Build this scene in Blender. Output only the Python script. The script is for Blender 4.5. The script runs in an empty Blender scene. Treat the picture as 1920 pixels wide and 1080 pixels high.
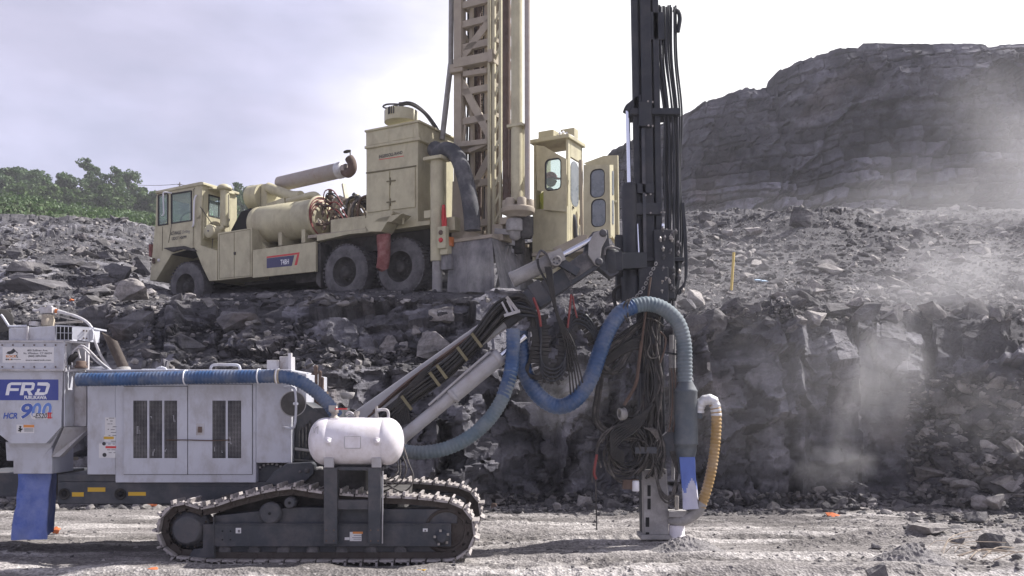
import bpy, bmesh, math, random
import numpy as np
from mathutils import Vector, Matrix

# ------------------------------------------------------------------ camera, sky, sun, exposure
SC = bpy.context.scene
COL = SC.collection
F = 1663.0          # focal length in photo pixels (1920 wide)
H = 1.47            # eye height
HOR = 765.0         # horizon row in the photo
cam = bpy.data.cameras.new('camera')
cam.sensor_width = 36.0
cam.lens = 36.0 * F / 1920.0
cam.shift_y = (HOR - 540.0) / 1920.0
cam.clip_start = 0.1
cam.clip_end = 3000
camo = bpy.data.objects.new('camera', cam)
COL.objects.link(camo)
camo.location = (0, 0, H)
camo.rotation_euler = (math.pi / 2, 0, 0)
SC.camera = camo

SUN_EL, SUN_AZ = math.radians(48), math.radians(21)       # azimuth from +X towards +Y
SDIR = Vector((math.cos(SUN_EL) * math.cos(SUN_AZ), math.cos(SUN_EL) * math.sin(SUN_AZ), math.sin(SUN_EL)))
sun = bpy.data.lights.new('sun', 'SUN')
sun.energy = 5.0
sun.angle = math.radians(0.5)
sun.color = (1.0, 0.96, 0.92)
suno = bpy.data.objects.new('sun', sun)
COL.objects.link(suno)
suno.rotation_euler = SDIR.to_track_quat('Z', 'Y').to_euler()

W_ = bpy.data.worlds.new('World')
SC.world = W_
W_.use_nodes = True
nt = W_.node_tree
for n in list(nt.nodes):
    nt.nodes.remove(n)
def wn(t, **k):
    n = nt.nodes.new(t)
    for a, b in k.items():
        setattr(n, a, b)
    return n
sky = wn('ShaderNodeTexSky', sky_type='NISHITA', sun_disc=False)
sky.sun_elevation = SUN_EL
sky.sun_rotation = math.pi / 2 - SUN_AZ
sky.dust_density = 2.5
bg1 = wn('ShaderNodeBackground'); bg1.inputs[1].default_value = 0.06
nt.links.new(sky.outputs[0], bg1.inputs[0])
tc = wn('ShaderNodeTexCoord')
mp = wn('ShaderNodeMapping'); mp.inputs['Scale'].default_value = (1.6, 1.6, 4.2)
nt.links.new(tc.outputs['Generated'], mp.inputs[0])
nz = wn('ShaderNodeTexNoise'); nz.inputs['Scale'].default_value = 1.5; nz.inputs['Detail'].default_value = 6; nz.inputs['Roughness'].default_value = .55
nt.links.new(mp.outputs[0], nz.inputs['Vector'])
cr = wn('ShaderNodeValToRGB')
cr.color_ramp.elements[0].position = .30; cr.color_ramp.elements[0].color = (.55, .55, .55, 1)
cr.color_ramp.elements[1].position = .58; cr.color_ramp.elements[1].color = (1, 1, 1, 1)
nt.links.new(nz.outputs[0], cr.inputs[0])
# cloud brightness: forward scattering towards the sun
vd = wn('ShaderNodeVectorMath', operation='DOT_PRODUCT'); vd.inputs[1].default_value = (.80, .60, -.35)      # white glare low on the sun's side
nrm = wn('ShaderNodeVectorMath', operation='NORMALIZE')
nt.links.new(tc.outputs['Generated'], nrm.inputs[0]); nt.links.new(nrm.outputs[0], vd.inputs[0])
rmp = wn('ShaderNodeMapRange'); rmp.inputs['From Min'].default_value = .22; rmp.inputs['From Max'].default_value = .54
rmp.inputs['To Min'].default_value = 0.0; rmp.inputs['To Max'].default_value = 1.0
rmp.interpolation_type = 'SMOOTHSTEP'
nt.links.new(vd.outputs['Value'], rmp.inputs[0])
cm = wn('ShaderNodeMixRGB'); cm.inputs[1].default_value = (.44, .435, .575, 1); cm.inputs[2].default_value = (1.0, 1.0, .99, 1)
nt.links.new(rmp.outputs[0], cm.inputs[0])
nz2 = wn('ShaderNodeTexNoise'); nz2.inputs['Scale'].default_value = 2.6; nz2.inputs['Detail'].default_value = 5
nt.links.new(mp.outputs[0], nz2.inputs['Vector'])
mr2 = wn('ShaderNodeMapRange'); mr2.inputs['From Min'].default_value = .35; mr2.inputs['From Max'].default_value = .65
mr2.inputs['To Min'].default_value = .86; mr2.inputs['To Max'].default_value = 1.16
nt.links.new(nz2.outputs[0], mr2.inputs[0])
cmul = wn('ShaderNodeMixRGB', blend_type='MULTIPLY'); cmul.inputs[0].default_value = 1
nt.links.new(cm.outputs[0], cmul.inputs[1]); nt.links.new(mr2.outputs[0], cmul.inputs[2])
bg2 = wn('ShaderNodeBackground')
nt.links.new(cmul.outputs[0], bg2.inputs[0])
sx = wn('ShaderNodeSeparateXYZ'); nt.links.new(nrm.outputs[0], sx.inputs[0])
ez = wn('ShaderNodeMapRange'); ez.inputs['From Min'].default_value = .3; ez.inputs['From Max'].default_value = .9
ez.inputs['To Min'].default_value = 1.0; ez.inputs['To Max'].default_value = .42      # cloud dimmed overhead to lower the fill light
nt.links.new(sx.outputs['Z'], ez.inputs[0]); nt.links.new(ez.outputs[0], bg2.inputs[1])
mx = wn('ShaderNodeMixShader')
nt.links.new(cr.outputs[0], mx.inputs[0]); nt.links.new(bg1.outputs[0], mx.inputs[1]); nt.links.new(bg2.outputs[0], mx.inputs[2])
wo = wn('ShaderNodeOutputWorld'); nt.links.new(mx.outputs[0], wo.inputs[0])

vs = SC.view_settings
vs.view_transform = 'Standard'; vs.look = 'None'; vs.gamma = 1.0; vs.exposure = 0.8
SC.cycles.max_bounces = 6
SC.cycles.volume_bounces = 0
SC.cycles.transparent_max_bounces = 12

# ------------------------------------------------------------------ helpers
def P(px, py, Y):
    """Point that stands Y metres in front of the eye on the line of a photo position."""
    return Vector(((px - 960.0) * Y / F, Y, H - (py - HOR) * Y / F))

def tag(o, label=None, cat=None, group=None, kind=None):
    if label: o['label'] = label
    if cat: o['category'] = cat
    if group: o['group'] = group
    if kind: o['kind'] = kind
    return o

def empty(name, loc, rot=(0, 0, 0), parent=None):
    o = bpy.data.objects.new(name, None)
    COL.objects.link(o)
    o.location = loc; o.rotation_euler = rot
    o.empty_display_size = .2
    if parent: o.parent = parent
    return o

def spline(pts, step=.03):
    p = [Vector(q) for q in pts]
    p = [p[0] * 2 - p[1]] + p + [p[-1] * 2 - p[-2]]
    out = []
    for i in range(1, len(p) - 2):
        a, b, c, d = p[i - 1], p[i], p[i + 1], p[i + 2]
        n = max(2, int((c - b).length / step))
        for k in range(n):
            t = k / n
            out.append(.5 * ((2 * b) + (c - a) * t + (2 * a - 5 * b + 4 * c - d) * t * t + (3 * b - a - 3 * c + d) * t ** 3))
    out.append(p[-2])
    return out

class MB:
    """Collects shapes and links them as one mesh object."""
    def __init__(self):
        self.v, self.f, self.m, self.s = [], [], [], []
    def add(self, vs, fs, mat=0, smooth=False):
        o = len(self.v)
        self.v.extend([tuple(q) for q in vs])
        for f in fs:
            self.f.append(tuple(o + i for i in f)); self.m.append(mat); self.s.append(smooth)
        return self
    def obox(self, c, ax, ay, az, mat=0):
        c, ax, ay, az = Vector(c), Vector(ax), Vector(ay), Vector(az)
        vs = [c + sx * ax + sy * ay + sz * az for sz in (-1, 1) for sy in (-1, 1) for sx in (-1, 1)]
        fs = [(0, 2, 3, 1), (4, 5, 7, 6), (0, 1, 5, 4), (2, 6, 7, 3), (0, 4, 6, 2), (1, 3, 7, 5)]
        if ax.cross(ay).dot(az) < 0: fs = [f[::-1] for f in fs]
        return self.add(vs, fs, mat)
    def box(self, x0, x1, y0, y1, z0, z1, mat=0):
        return self.obox(((x0 + x1) / 2, (y0 + y1) / 2, (z0 + z1) / 2), (abs(x1 - x0) / 2, 0, 0), (0, abs(y1 - y0) / 2, 0), (0, 0, abs(z1 - z0) / 2), mat)
    def bar(self, a, b, w, h, mat=0, up=(0, 0, 1)):
        """Square bar from a to b; w across, h along up."""
        a, b = Vector(a), Vector(b)
        d = (b - a); L = d.length; d = d / L
        s = d.cross(Vector(up))
        if s.length < 1e-4: s = d.cross(Vector((0, 1, 0)))
        s.normalize(); u = s.cross(d)
        return self.obox((a + b) / 2, d * L / 2, s * w / 2, u * h / 2, mat)
    def prism(self, poly, ext, mat=0):
        poly = [Vector(q) for q in poly]; ext = Vector(ext); n = len(poly)
        nn = Vector((0, 0, 0))
        for i in range(n):
            nn += (poly[i] - poly[0]).cross(poly[(i + 1) % n] - poly[0])
        if nn.dot(ext) > 0: poly = poly[::-1]
        vs = poly + [q + ext for q in poly]
        fs = [tuple(range(n)), tuple(range(2 * n - 1, n - 1, -1))]
        for i in range(n):
            j = (i + 1) % n
            fs.append((j, i, n + i, n + j))
        return self.add(vs, fs, mat)
    def tube(self, pts, r, n=8, mat=0, caps=True, smooth=True):
        pts = [Vector(q) for q in pts]
        N = len(pts)
        rr = r if isinstance(r, (list, tuple)) else [r] * N
        vs, fs = [], []
        t0 = (pts[1] - pts[0]).normalized()
        ref = Vector((0, 0, 1)) if abs(t0.z) < .9 else Vector((1, 0, 0))
        u = t0.cross(ref).normalized()
        for i in range(N):
            t = (pts[min(i + 1, N - 1)] - pts[max(i - 1, 0)])
            if t.length < 1e-9: t = t0
            t.normalize()
            u = (u - t * u.dot(t))
            if u.length < 1e-6: u = t.orthogonal()
            u.normalize(); w = t.cross(u)
            for k in range(n):
                a = 2 * math.pi * k / n
                vs.append(pts[i] + (u * math.cos(a) + w * math.sin(a)) * rr[i])
        for i in range(N - 1):
            for k in range(n):
                k2 = (k + 1) % n
                fs.append((i * n + k, i * n + k2, (i + 1) * n + k2, (i + 1) * n + k))
        self.add(vs, fs, mat, smooth)
        if caps:
            self.add(vs[:n], [tuple(range(n - 1, -1, -1))], mat)
            self.add(vs[-n:], [tuple(range(n))], mat)
        return self
    def cyl(self, a, b, r, r2=None, n=20, mat=0, caps=True, smooth=True):
        return self.tube([a, b], [r, r if r2 is None else r2], n, mat, caps, smooth)
    def lathe(self, o, d, prof, n=24, mat=0, smooth=True, caps=True):
        o, d = Vector(o), Vector(d).normalized()
        pts = [o + d * t for t, _ in prof]
        u = d.orthogonal().normalized(); w = d.cross(u)
        vs, fs = [], []
        for (t, r) in prof:
            for k in range(n):
                a = 2 * math.pi * k / n
                vs.append(o + d * t + (u * math.cos(a) + w * math.sin(a)) * r)
        for i in range(len(prof) - 1):
            for k in range(n):
                k2 = (k + 1) % n
                fs.append((i * n + k, i * n + k2, (i + 1) * n + k2, (i + 1) * n + k))
        self.add(vs, fs, mat, smooth)
        if caps:
            if prof[0][1] > 1e-5: self.add(vs[:n], [tuple(range(n - 1, -1, -1))], mat)
            if prof[-1][1] > 1e-5: self.add(vs[-n:], [tuple(range(n))], mat)
        return self
    def ball(self, c, r, mat=0, n=12):
        c = Vector(c)
        return self.lathe(c - Vector((0, 0, r)), (0, 0, 1), [(r - r * math.cos(math.pi * i / 8), max(r * math.sin(math.pi * i / 8), 1e-4)) for i in range(9)], n, mat)
    def rib_hose(self, pts, r, pitch=.026, depth=.007, n=16, mat=0):
        s = spline(pts, pitch / 2)
        # resample evenly
        d = [0.0]
        for i in range(1, len(s)): d.append(d[-1] + (s[i] - s[i - 1]).length)
        m = int(d[-1] / (pitch / 4)); out = []; j = 0
        for i in range(m + 1):
            x = d[-1] * i / m
            while j < len(d) - 2 and d[j + 1] < x: j += 1
            t = (x - d[j]) / max(d[j + 1] - d[j], 1e-9)
            out.append(s[j].lerp(s[j + 1], min(max(t, 0), 1)))
        w = (1, .6, 0, .6)
        return self.tube(out, [r - depth + depth * w[i % 4] for i in range(m + 1)], n, mat)
    def torus(self, c, axis, R, r, n=28, k=8, mat=0):
        c, d = Vector(c), Vector(axis).normalized()
        u = d.orthogonal().normalized(); w = d.cross(u)
        vs, fs = [], []
        for i in range(n):
            a = 2 * math.pi * i / n; e = u * math.cos(a) + w * math.sin(a)
            for j in range(k):
                b = 2 * math.pi * j / k
                vs.append(c + e * (R + r * math.cos(b)) + d * r * math.sin(b))
        for i in range(n):
            for j in range(k):
                i2, j2 = (i + 1) % n, (j + 1) % k
                fs.append((i * k + j, i2 * k + j, i2 * k + j2, i * k + j2))
        return self.add(vs, fs, mat, True)
    def build(self, name, mats, parent=None, off=(0, 0, 0), bevel=None, loc=None):
        me = bpy.data.meshes.new(name)
        off = Vector(off)
        if off.length > 0: vs = [(a - off.x, b - off.y, c - off.z) for a, b, c in self.v]
        else: vs = self.v
        me.from_pydata(vs, [], self.f)
        mats = mats if isinstance(mats, (list, tuple)) else [mats]
        for m in mats: me.materials.append(m)
        me.polygons.foreach_set('material_index', self.m)
        me.polygons.foreach_set('use_smooth', self.s)
        me.update()
        o = bpy.data.objects.new(name, me)
        COL.objects.link(o)
        if parent: o.parent = parent
        if loc is not None: o.location = loc
        if bevel:
            b = o.modifiers.new('bevel', 'BEVEL'); b.width = bevel; b.segments = 2; b.limit_method = 'ANGLE'; b.angle_limit = math.radians(40)
        return o

def text_mesh(mb, s, size, origin, xd, yd, mat=0, bold=0.0, shear=0.0, width=None, depth=.0015, align='LEFT', spacing=1.0):
    """Adds lettering lying in the plane of xd, yd at origin to a mesh builder."""
    cu = bpy.data.curves.new('lettering', 'FONT')
    cu.body = s; cu.size = size; cu.offset = bold; cu.shear = shear; cu.align_x = align; cu.resolution_u = 3; cu.space_character = spacing
    o = bpy.data.objects.new('lettering', cu)
    COL.objects.link(o)
    dg = bpy.context.evaluated_depsgraph_get(); dg.update()
    me = bpy.data.meshes.new_from_object(o.evaluated_get(dg))
    bpy.data.objects.remove(o); bpy.data.curves.remove(cu)
    xd, yd = Vector(xd).normalized(), Vector(yd).normalized(); zd = xd.cross(yd)
    origin = Vector(origin)
    k = 1.0
    if width:
        xs = [v.co.x for v in me.vertices]; k = width / max(max(xs) - min(xs), 1e-6)
    mb.add([origin + xd * v.co.x * k + yd * v.co.y + zd * depth for v in me.vertices], [tuple(p.vertices) for p in me.polygons], mat)
    bpy.data.meshes.remove(me)
    return mb

# ------------------------------------------------------------------ materials
def new_mat(name):
    m = bpy.data.materials.new(name); m.use_nodes = True
    return m, m.node_tree, m.node_tree.nodes['Principled BSDF']

def N(nt, t, **k):
    n = nt.nodes.new(t)
    for a, b in k.items(): setattr(n, a, b)
    return n

def paint(name, col, rough=.5, metal=0.0, var=.12, scale=5.0, dirt=None, dirt_amt=.35, dirt_scale=2.5, bump=.1, bump_scale=40, streak=0.0, lo=.45, hi=.7):
    m, nt, b = new_mat(name)
    L = nt.links.new
    tc = N(nt, 'ShaderNodeTexCoord')
    n1 = N(nt, 'ShaderNodeTexNoise'); n1.inputs['Scale'].default_value = scale; n1.inputs['Detail'].default_value = 6
    L(tc.outputs['Object'], n1.inputs['Vector'])
    r1 = N(nt, 'ShaderNodeMapRange'); r1.inputs['From Min'].default_value = .3; r1.inputs['From Max'].default_value = .7
    r1.inputs['To Min'].default_value = 1 - var; r1.inputs['To Max'].default_value = 1 + var
    L(n1.outputs[0], r1.inputs[0])
    mu = N(nt, 'ShaderNodeMixRGB', blend_type='MULTIPLY'); mu.inputs[0].default_value = 1; mu.inputs[1].default_value = (*col, 1)
    L(r1.outputs[0], mu.inputs[2])
    out = mu.outputs[0]
    if dirt is not None:
        mpp = N(nt, 'ShaderNodeMapping'); mpp.inputs['Scale'].default_value = (1, 1, 1 - .75 * streak)
        L(tc.outputs['Object'], mpp.inputs[0])
        n2 = N(nt, 'ShaderNodeTexNoise'); n2.inputs['Scale'].default_value = dirt_scale * (1 + 2 * streak); n2.inputs['Detail'].default_value = 9; n2.inputs['Roughness'].default_value = .68
        L(mpp.outputs[0], n2.inputs['Vector'])
        r2 = N(nt, 'ShaderNodeMapRange'); r2.inputs['From Min'].default_value = lo; r2.inputs['From Max'].default_value = hi
        r2.inputs['To Max'].default_value = dirt_amt
        L(n2.outputs[0], r2.inputs[0])
        mi = N(nt, 'ShaderNodeMixRGB'); mi.inputs[2].default_value = (*dirt, 1)
        L(r2.outputs[0], mi.inputs[0]); L(out, mi.inputs[1])
        out = mi.outputs[0]
        rr = N(nt, 'ShaderNodeMapRange'); rr.inputs['To Min'].default_value = rough; rr.inputs['To Max'].default_value = min(1, rough + .35)
        rr.inputs['From Max'].default_value = max(dirt_amt, .01)
        L(r2.outputs[0], rr.inputs[0]); L(rr.outputs[0], b.inputs['Roughness'])
    else:
        b.inputs['Roughness'].default_value = rough
    L(out, b.inputs['Base Color'])
    b.inputs['Metallic'].default_value = metal
    if bump:
        n3 = N(nt, 'ShaderNodeTexNoise'); n3.inputs['Scale'].default_value = bump_scale; n3.inputs['Detail'].default_value = 4
        L(tc.outputs['Object'], n3.inputs['Vector'])
        bp = N(nt, 'ShaderNodeBump'); bp.inputs['Strength'].default_value = bump; bp.inputs['Distance'].default_value = .02
        L(n3.outputs[0], bp.inputs['Height']); L(bp.outputs[0], b.inputs['Normal'])
    return m

def rock_mat(name, c1, c2, c3, scale=1.2, strata=0.0, bump=.6, rust=0.0, fine=9.0, tone=False):
    """Blue-grey quarry stone: large patches, fine grain, bedding lines and pale powder."""
    m, nt, b = new_mat(name)
    L = nt.links.new
    geo = N(nt, 'ShaderNodeNewGeometry')
    pos = geo.outputs['Position']
    n1 = N(nt, 'ShaderNodeTexNoise'); n1.inputs['Scale'].default_value = scale; n1.inputs['Detail'].default_value = 10; n1.inputs['Roughness'].default_value = .65
    L(pos, n1.inputs['Vector'])
    cr = N(nt, 'ShaderNodeValToRGB')
    e = cr.color_ramp.elements
    e[0].position = .30; e[0].color = (*c1, 1); e[1].position = .72; e[1].color = (*c3, 1)
    k = e.new(.5); k.color = (*c2, 1)
    L(n1.outputs[0], cr.inputs[0])
    out = cr.outputs[0]
    n2 = N(nt, 'ShaderNodeTexNoise'); n2.inputs['Scale'].default_value = fine; n2.inputs['Detail'].default_value = 10; n2.inputs['Roughness'].default_value = .75
    L(pos, n2.inputs['Vector'])
    r2 = N(nt, 'ShaderNodeMapRange'); r2.inputs['From Min'].default_value = .3; r2.inputs['From Max'].default_value = .7; r2.inputs['To Min'].default_value = .6; r2.inputs['To Max'].default_value = 1.4
    L(n2.outputs[0], r2.inputs[0])
    mu = N(nt, 'ShaderNodeMixRGB', blend_type='MULTIPLY'); mu.inputs[0].default_value = 1
    L(out, mu.inputs[1]); L(r2.outputs[0], mu.inputs[2]); out = mu.outputs[0]
    hsum = n2.outputs[0]
    if strata:
        mp = N(nt, 'ShaderNodeMapping'); mp.inputs['Scale'].default_value = (.25, .25, 6.5 * strata); mp.inputs['Rotation'].default_value = (0, math.radians(3), 0)
        L(pos, mp.inputs[0])
        n3 = N(nt, 'ShaderNodeTexNoise'); n3.inputs['Scale'].default_value = 1.6; n3.inputs['Detail'].default_value = 5
        L(mp.outputs[0], n3.inputs['Vector'])
        r3 = N(nt, 'ShaderNodeMapRange'); r3.inputs['From Min'].default_value = .35; r3.inputs['From Max'].default_value = .62; r3.inputs['To Min'].default_value = .62; r3.inputs['To Max'].default_value = 1.3
        L(n3.outputs[0], r3.inputs[0])
        m2 = N(nt, 'ShaderNodeMixRGB', blend_type='MULTIPLY'); m2.inputs[0].default_value = .8
        L(out, m2.inputs[1]); L(r3.outputs[0], m2.inputs[2]); out = m2.outputs[0]
        ad = N(nt, 'ShaderNodeMath', operation='ADD'); L(n2.outputs[0], ad.inputs[0]); L(n3.outputs[0], ad.inputs[1]); hsum = ad.outputs[0]
    if rust:
        n4 = N(nt, 'ShaderNodeTexNoise'); n4.inputs['Scale'].default_value = scale * .8; n4.inputs['Detail'].default_value = 7
        sh = N(nt, 'ShaderNodeVectorMath', operation='ADD'); sh.inputs[1].default_value = (17, 5, 9)
        L(pos, sh.inputs[0]); L(sh.outputs[0], n4.inputs['Vector'])
        r4 = N(nt, 'ShaderNodeMapRange'); r4.inputs['From Min'].default_value = .58; r4.inputs['From Max'].default_value = .72; r4.inputs['To Max'].default_value = rust
        L(n4.outputs[0], r4.inputs[0])
        m3 = N(nt, 'ShaderNodeMixRGB'); m3.inputs[2].default_value = (.22, .15, .10, 1)
        L(r4.outputs[0], m3.inputs[0]); L(out, m3.inputs[1]); out = m3.outputs[0]
    if tone:      # every block its own shade of stone
        at = N(nt, 'ShaderNodeAttribute'); at.attribute_name = 'tone'
        m5 = N(nt, 'ShaderNodeMixRGB', blend_type='MULTIPLY'); m5.inputs[0].default_value = 1
        L(out, m5.inputs[1]); L(at.outputs['Fac'], m5.inputs[2]); out = m5.outputs[0]
    L(out, b.inputs['Base Color'])
    b.inputs['Roughness'].default_value = .92
    b.inputs['Specular IOR Level'].default_value = .25
    bp = N(nt, 'ShaderNodeBump'); bp.inputs['Strength'].default_value = bump; bp.inputs['Distance'].default_value = .05
    L(hsum, bp.inputs['Height']); L(bp.outputs[0], b.inputs['Normal'])
    return m

def ground_mat():
    m, nt, b = new_mat('crushed_stone_ground')
    L = nt.links.new
    geo = N(nt, 'ShaderNodeNewGeometry'); pos = geo.outputs['Position']
    def noise(s, d=8, r=.6, sc=None):
        n = N(nt, 'ShaderNodeTexNoise'); n.inputs['Scale'].default_value = s; n.inputs['Detail'].default_value = d; n.inputs['Roughness'].default_value = r
        if sc:
            mp = N(nt, 'ShaderNodeMapping'); mp.inputs['Scale'].default_value = sc; L(pos, mp.inputs[0]); L(mp.outputs[0], n.inputs['Vector'])
        else: L(pos, n.inputs['Vector'])
        return n.outputs[0]
    base = N(nt, 'ShaderNodeValToRGB'); e = base.color_ramp.elements
    e[0].position = .32; e[0].color = (.095, .087, .083, 1); e[1].position = .66; e[1].color = (.265, .247, .24, 1)
    L(noise(.9, 8, .6, (.5, 1.6, 1)), base.inputs[0])
    # pale drifts of rock flour, drawn out along the working direction
    pw = N(nt, 'ShaderNodeMapRange'); pw.inputs['From Min'].default_value = .53; pw.inputs['From Max'].default_value = .63; pw.inputs['To Max'].default_value = .8
    # more flour round the drill hole and on the strip the crawler has churned
    sy = N(nt, 'ShaderNodeSeparateXYZ'); L(pos, sy.inputs[0])
    nr = N(nt, 'ShaderNodeMapRange'); nr.inputs['From Min'].default_value = 8.9; nr.inputs['From Max'].default_value = 7.9; nr.inputs['To Max'].default_value = .06; L(sy.outputs['Y'], nr.inputs[0])
    hd = N(nt, 'ShaderNodeVectorMath', operation='DISTANCE'); hd.inputs[1].default_value = (2.3, 9.3, 0); L(pos, hd.inputs[0])
    hr = N(nt, 'ShaderNodeMapRange'); hr.inputs['From Min'].default_value = 2.4; hr.inputs['From Max'].default_value = .6; hr.inputs['To Max'].default_value = .06; L(hd.outputs['Value'], hr.inputs[0])
    s1 = N(nt, 'ShaderNodeMath', operation='ADD'); L(nr.outputs[0], s1.inputs[0]); L(hr.outputs[0], s1.inputs[1])
    s2 = N(nt, 'ShaderNodeMath', operation='ADD'); L(noise(1.0, 9, .62, (.45, 2.2, 1)), s2.inputs[0]); L(s1.outputs[0], s2.inputs[1]); L(s2.outputs[0], pw.inputs[0])
    m1 = N(nt, 'ShaderNodeMixRGB'); m1.inputs[2].default_value = (.43, .405, .39, 1); L(pw.outputs[0], m1.inputs[0]); L(base.outputs[0], m1.inputs[1])
    # gravel speckle
    vo = N(nt, 'ShaderNodeTexVoronoi'); vo.inputs['Scale'].default_value = 42; L(pos, vo.inputs['Vector'])
    r2 = N(nt, 'ShaderNodeMapRange'); r2.inputs['To Min'].default_value = .55; r2.inputs['To Max'].default_value = 1.4
    sp = N(nt, 'ShaderNodeSeparateColor'); L(vo.outputs['Color'], sp.inputs[0]); L(sp.outputs[0], r2.inputs[0])
    m2 = N(nt, 'ShaderNodeMixRGB', blend_type='MULTIPLY'); m2.inputs[0].default_value = .75; L(m1.outputs[0], m2.inputs[1]); L(r2.outputs[0], m2.inputs[2])
    f = noise(25, 6, .7)
    r3 = N(nt, 'ShaderNodeMapRange'); r3.inputs['From Min'].default_value = .3; r3.inputs['From Max'].default_value = .7; r3.inputs['To Min'].default_value = .7; r3.inputs['To Max'].default_value = 1.3; L(f, r3.inputs[0])
    m3 = N(nt, 'ShaderNodeMixRGB', blend_type='MULTIPLY'); m3.inputs[0].default_value = 1; L(m2.outputs[0], m3.inputs[1]); L(r3.outputs[0], m3.inputs[2])
    L(m3.outputs[0], b.inputs['Base Color'])
    b.inputs['Roughness'].default_value = .95; b.inputs['Specular IOR Level'].default_value = .2
    ad = N(nt, 'ShaderNodeMath', operation='ADD'); L(vo.outputs['Distance'], ad.inputs[0]); L(f, ad.inputs[1])
    bp = N(nt, 'ShaderNodeBump'); bp.inputs['Strength'].default_value = .5; bp.inputs['Distance'].default_value = .025
    L(ad.outputs[0], bp.inputs['Height']); L(bp.outputs[0], b.inputs['Normal'])
    return m

DUST = (.42, .39, .38)
M = {}
M['white'] = paint('white_paint', (.47, .48, .535), .42, var=.05, dirt=(.25, .215, .19), dirt_amt=.75, dirt_scale=2.6, bump=.03, bump_scale=12, streak=.6, lo=.47, hi=.8)
M['white_dirty'] = paint('dusty_white_paint', (.46, .45, .47), .55, var=.08, dirt=(.24, .20, .17), dirt_amt=.75, dirt_scale=5, bump=.06, streak=.3, lo=.48, hi=.7)
M['tank'] = paint('tank_white_paint', (.74, .71, .75), .33, var=.03, dirt=(.40, .34, .31), dirt_amt=.6, dirt_scale=4.0, streak=.35, lo=.42, hi=.75, bump=.02, bump_scale=10)
M['boomwhite'] = paint('boom_grey_white_paint', (.39, .385, .40), .45, var=.07, dirt=(.27, .24, .22), dirt_amt=.6, dirt_scale=5, bump=.05)
M['dark'] = paint('charcoal_machine_paint', (.036, .041, .052), .55, var=.15, dirt=(.20, .18, .175), dirt_amt=.55, dirt_scale=4, bump=.08, lo=.42, hi=.75)
M['dark_dusty'] = paint('dusty_charcoal_paint', (.075, .074, .08), .8, var=.2, dirt=(.30, .28, .275), dirt_amt=.7, dirt_scale=6, bump=.2)
M['black'] = paint('black_mast_paint', (.016, .019, .027), .5, var=.2, dirt=(.09, .085, .085), dirt_amt=.5, dirt_scale=5, bump=.08)
M['rubber'] = paint('black_rubber', (.015, .014, .014), .55, var=.2, dirt=(.15, .135, .12), dirt_amt=.3, dirt_scale=9, bump=.1)
M['hose_dusty'] = paint('dusty_rubber_hose', (.042, .038, .036), .7, var=.25, dirt=(.27, .245, .225), dirt_amt=.55, dirt_scale=10, bump=.1)
M['track'] = paint('worn_track_steel', (.06, .05, .044), .75, metal=.1, var=.25, dirt=(.06, .045, .04), dirt_amt=.7, dirt_scale=12, bump=.3)
M['shoe'] = paint('bright_track_shoe', (.40, .37, .36), .55, metal=.2, var=.2, dirt=(.13, .11, .10), dirt_amt=.7, dirt_scale=16, bump=.25)
M['steel'] = paint('bare_steel', (.38, .36, .34), .45, metal=.6, var=.15, dirt=(.20, .15, .11), dirt_amt=.5, dirt_scale=8)
M['dusty_steel'] = paint('dust_coated_steel', (.27, .26, .255), .85, var=.15, dirt=(.46, .44, .43), dirt_amt=.7, dirt_scale=7, bump=.2)
M['chrome'] = paint('chrome_rod', (.72, .74, .80), .12, metal=1, var=.03, bump=0)
M['rust'] = paint('rusty_pipe', (.105, .068, .052), .8, var=.3, dirt=(.17, .14, .125), dirt_amt=.5, dirt_scale=9, bump=.2)
M['muffler'] = paint('rusty_grey_muffler', (.40, .36, .33), .55, metal=.2, var=.15, dirt=(.25, .17, .12), dirt_amt=.45, dirt_scale=5, bump=.1)
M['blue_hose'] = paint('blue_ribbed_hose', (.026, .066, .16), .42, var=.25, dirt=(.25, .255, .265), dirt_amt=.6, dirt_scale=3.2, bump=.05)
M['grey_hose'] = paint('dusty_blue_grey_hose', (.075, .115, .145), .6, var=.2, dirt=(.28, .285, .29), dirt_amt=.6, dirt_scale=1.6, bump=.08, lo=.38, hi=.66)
M['yellow_hose'] = paint('amber_ribbed_hose', (.34, .215, .08), .45, var=.15, dirt=(.50, .42, .33), dirt_amt=.6, dirt_scale=4, bump=.05)
M['silver'] = paint('silver_cuff_tape', (.62, .62, .64), .4, metal=.3, var=.12, dirt=(.3, .28, .26), dirt_amt=.5, dirt_scale=9, bump=.2)
M['bag'] = paint('blue_bag_cloth', (.105, .16, .44), .85, var=.12, dirt=(.36, .40, .62), dirt_amt=.8, dirt_scale=2.4, bump=.25, bump_scale=14, lo=.45, hi=.75)
M['bag_dusty'] = paint('dusty_bag_cloth', (.50, .50, .58), .9, var=.1, dirt=(.30, .32, .50), dirt_amt=.6, dirt_scale=5, bump=.3, bump_scale=14)
M['cream'] = paint('cream_truck_paint', (.49, .455, .305), .5, var=.08, dirt=(.27, .225, .165), dirt_amt=.75, dirt_scale=1.8, bump=.05, bump_scale=9, streak=.5, lo=.45, hi=.8)
M['cream_dusty'] = paint('dusty_cream_paint', (.38, .33, .255), .7, var=.1, dirt=(.30, .26, .22), dirt_amt=.75, dirt_scale=2.6, bump=.08, lo=.4, hi=.7)
M['tyre'] = paint('dusty_tyre', (.07, .068, .07), .9, var=.15, dirt=(.22, .21, .215), dirt_amt=.7, dirt_scale=4, bump=.25, lo=.34, hi=.66)
M['under'] = paint('dark_underbody', (.05, .047, .045), .9, var=.2, dirt=(.16, .15, .145), dirt_amt=.6, dirt_scale=4)
M['curtain'] = paint('dusty_rubber_curtain', (.09, .09, .10), .9, var=.15, dirt=(.34, .325, .325), dirt_amt=.75, dirt_scale=2.3, bump=.1, streak=.6, lo=.36, hi=.66)
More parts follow.
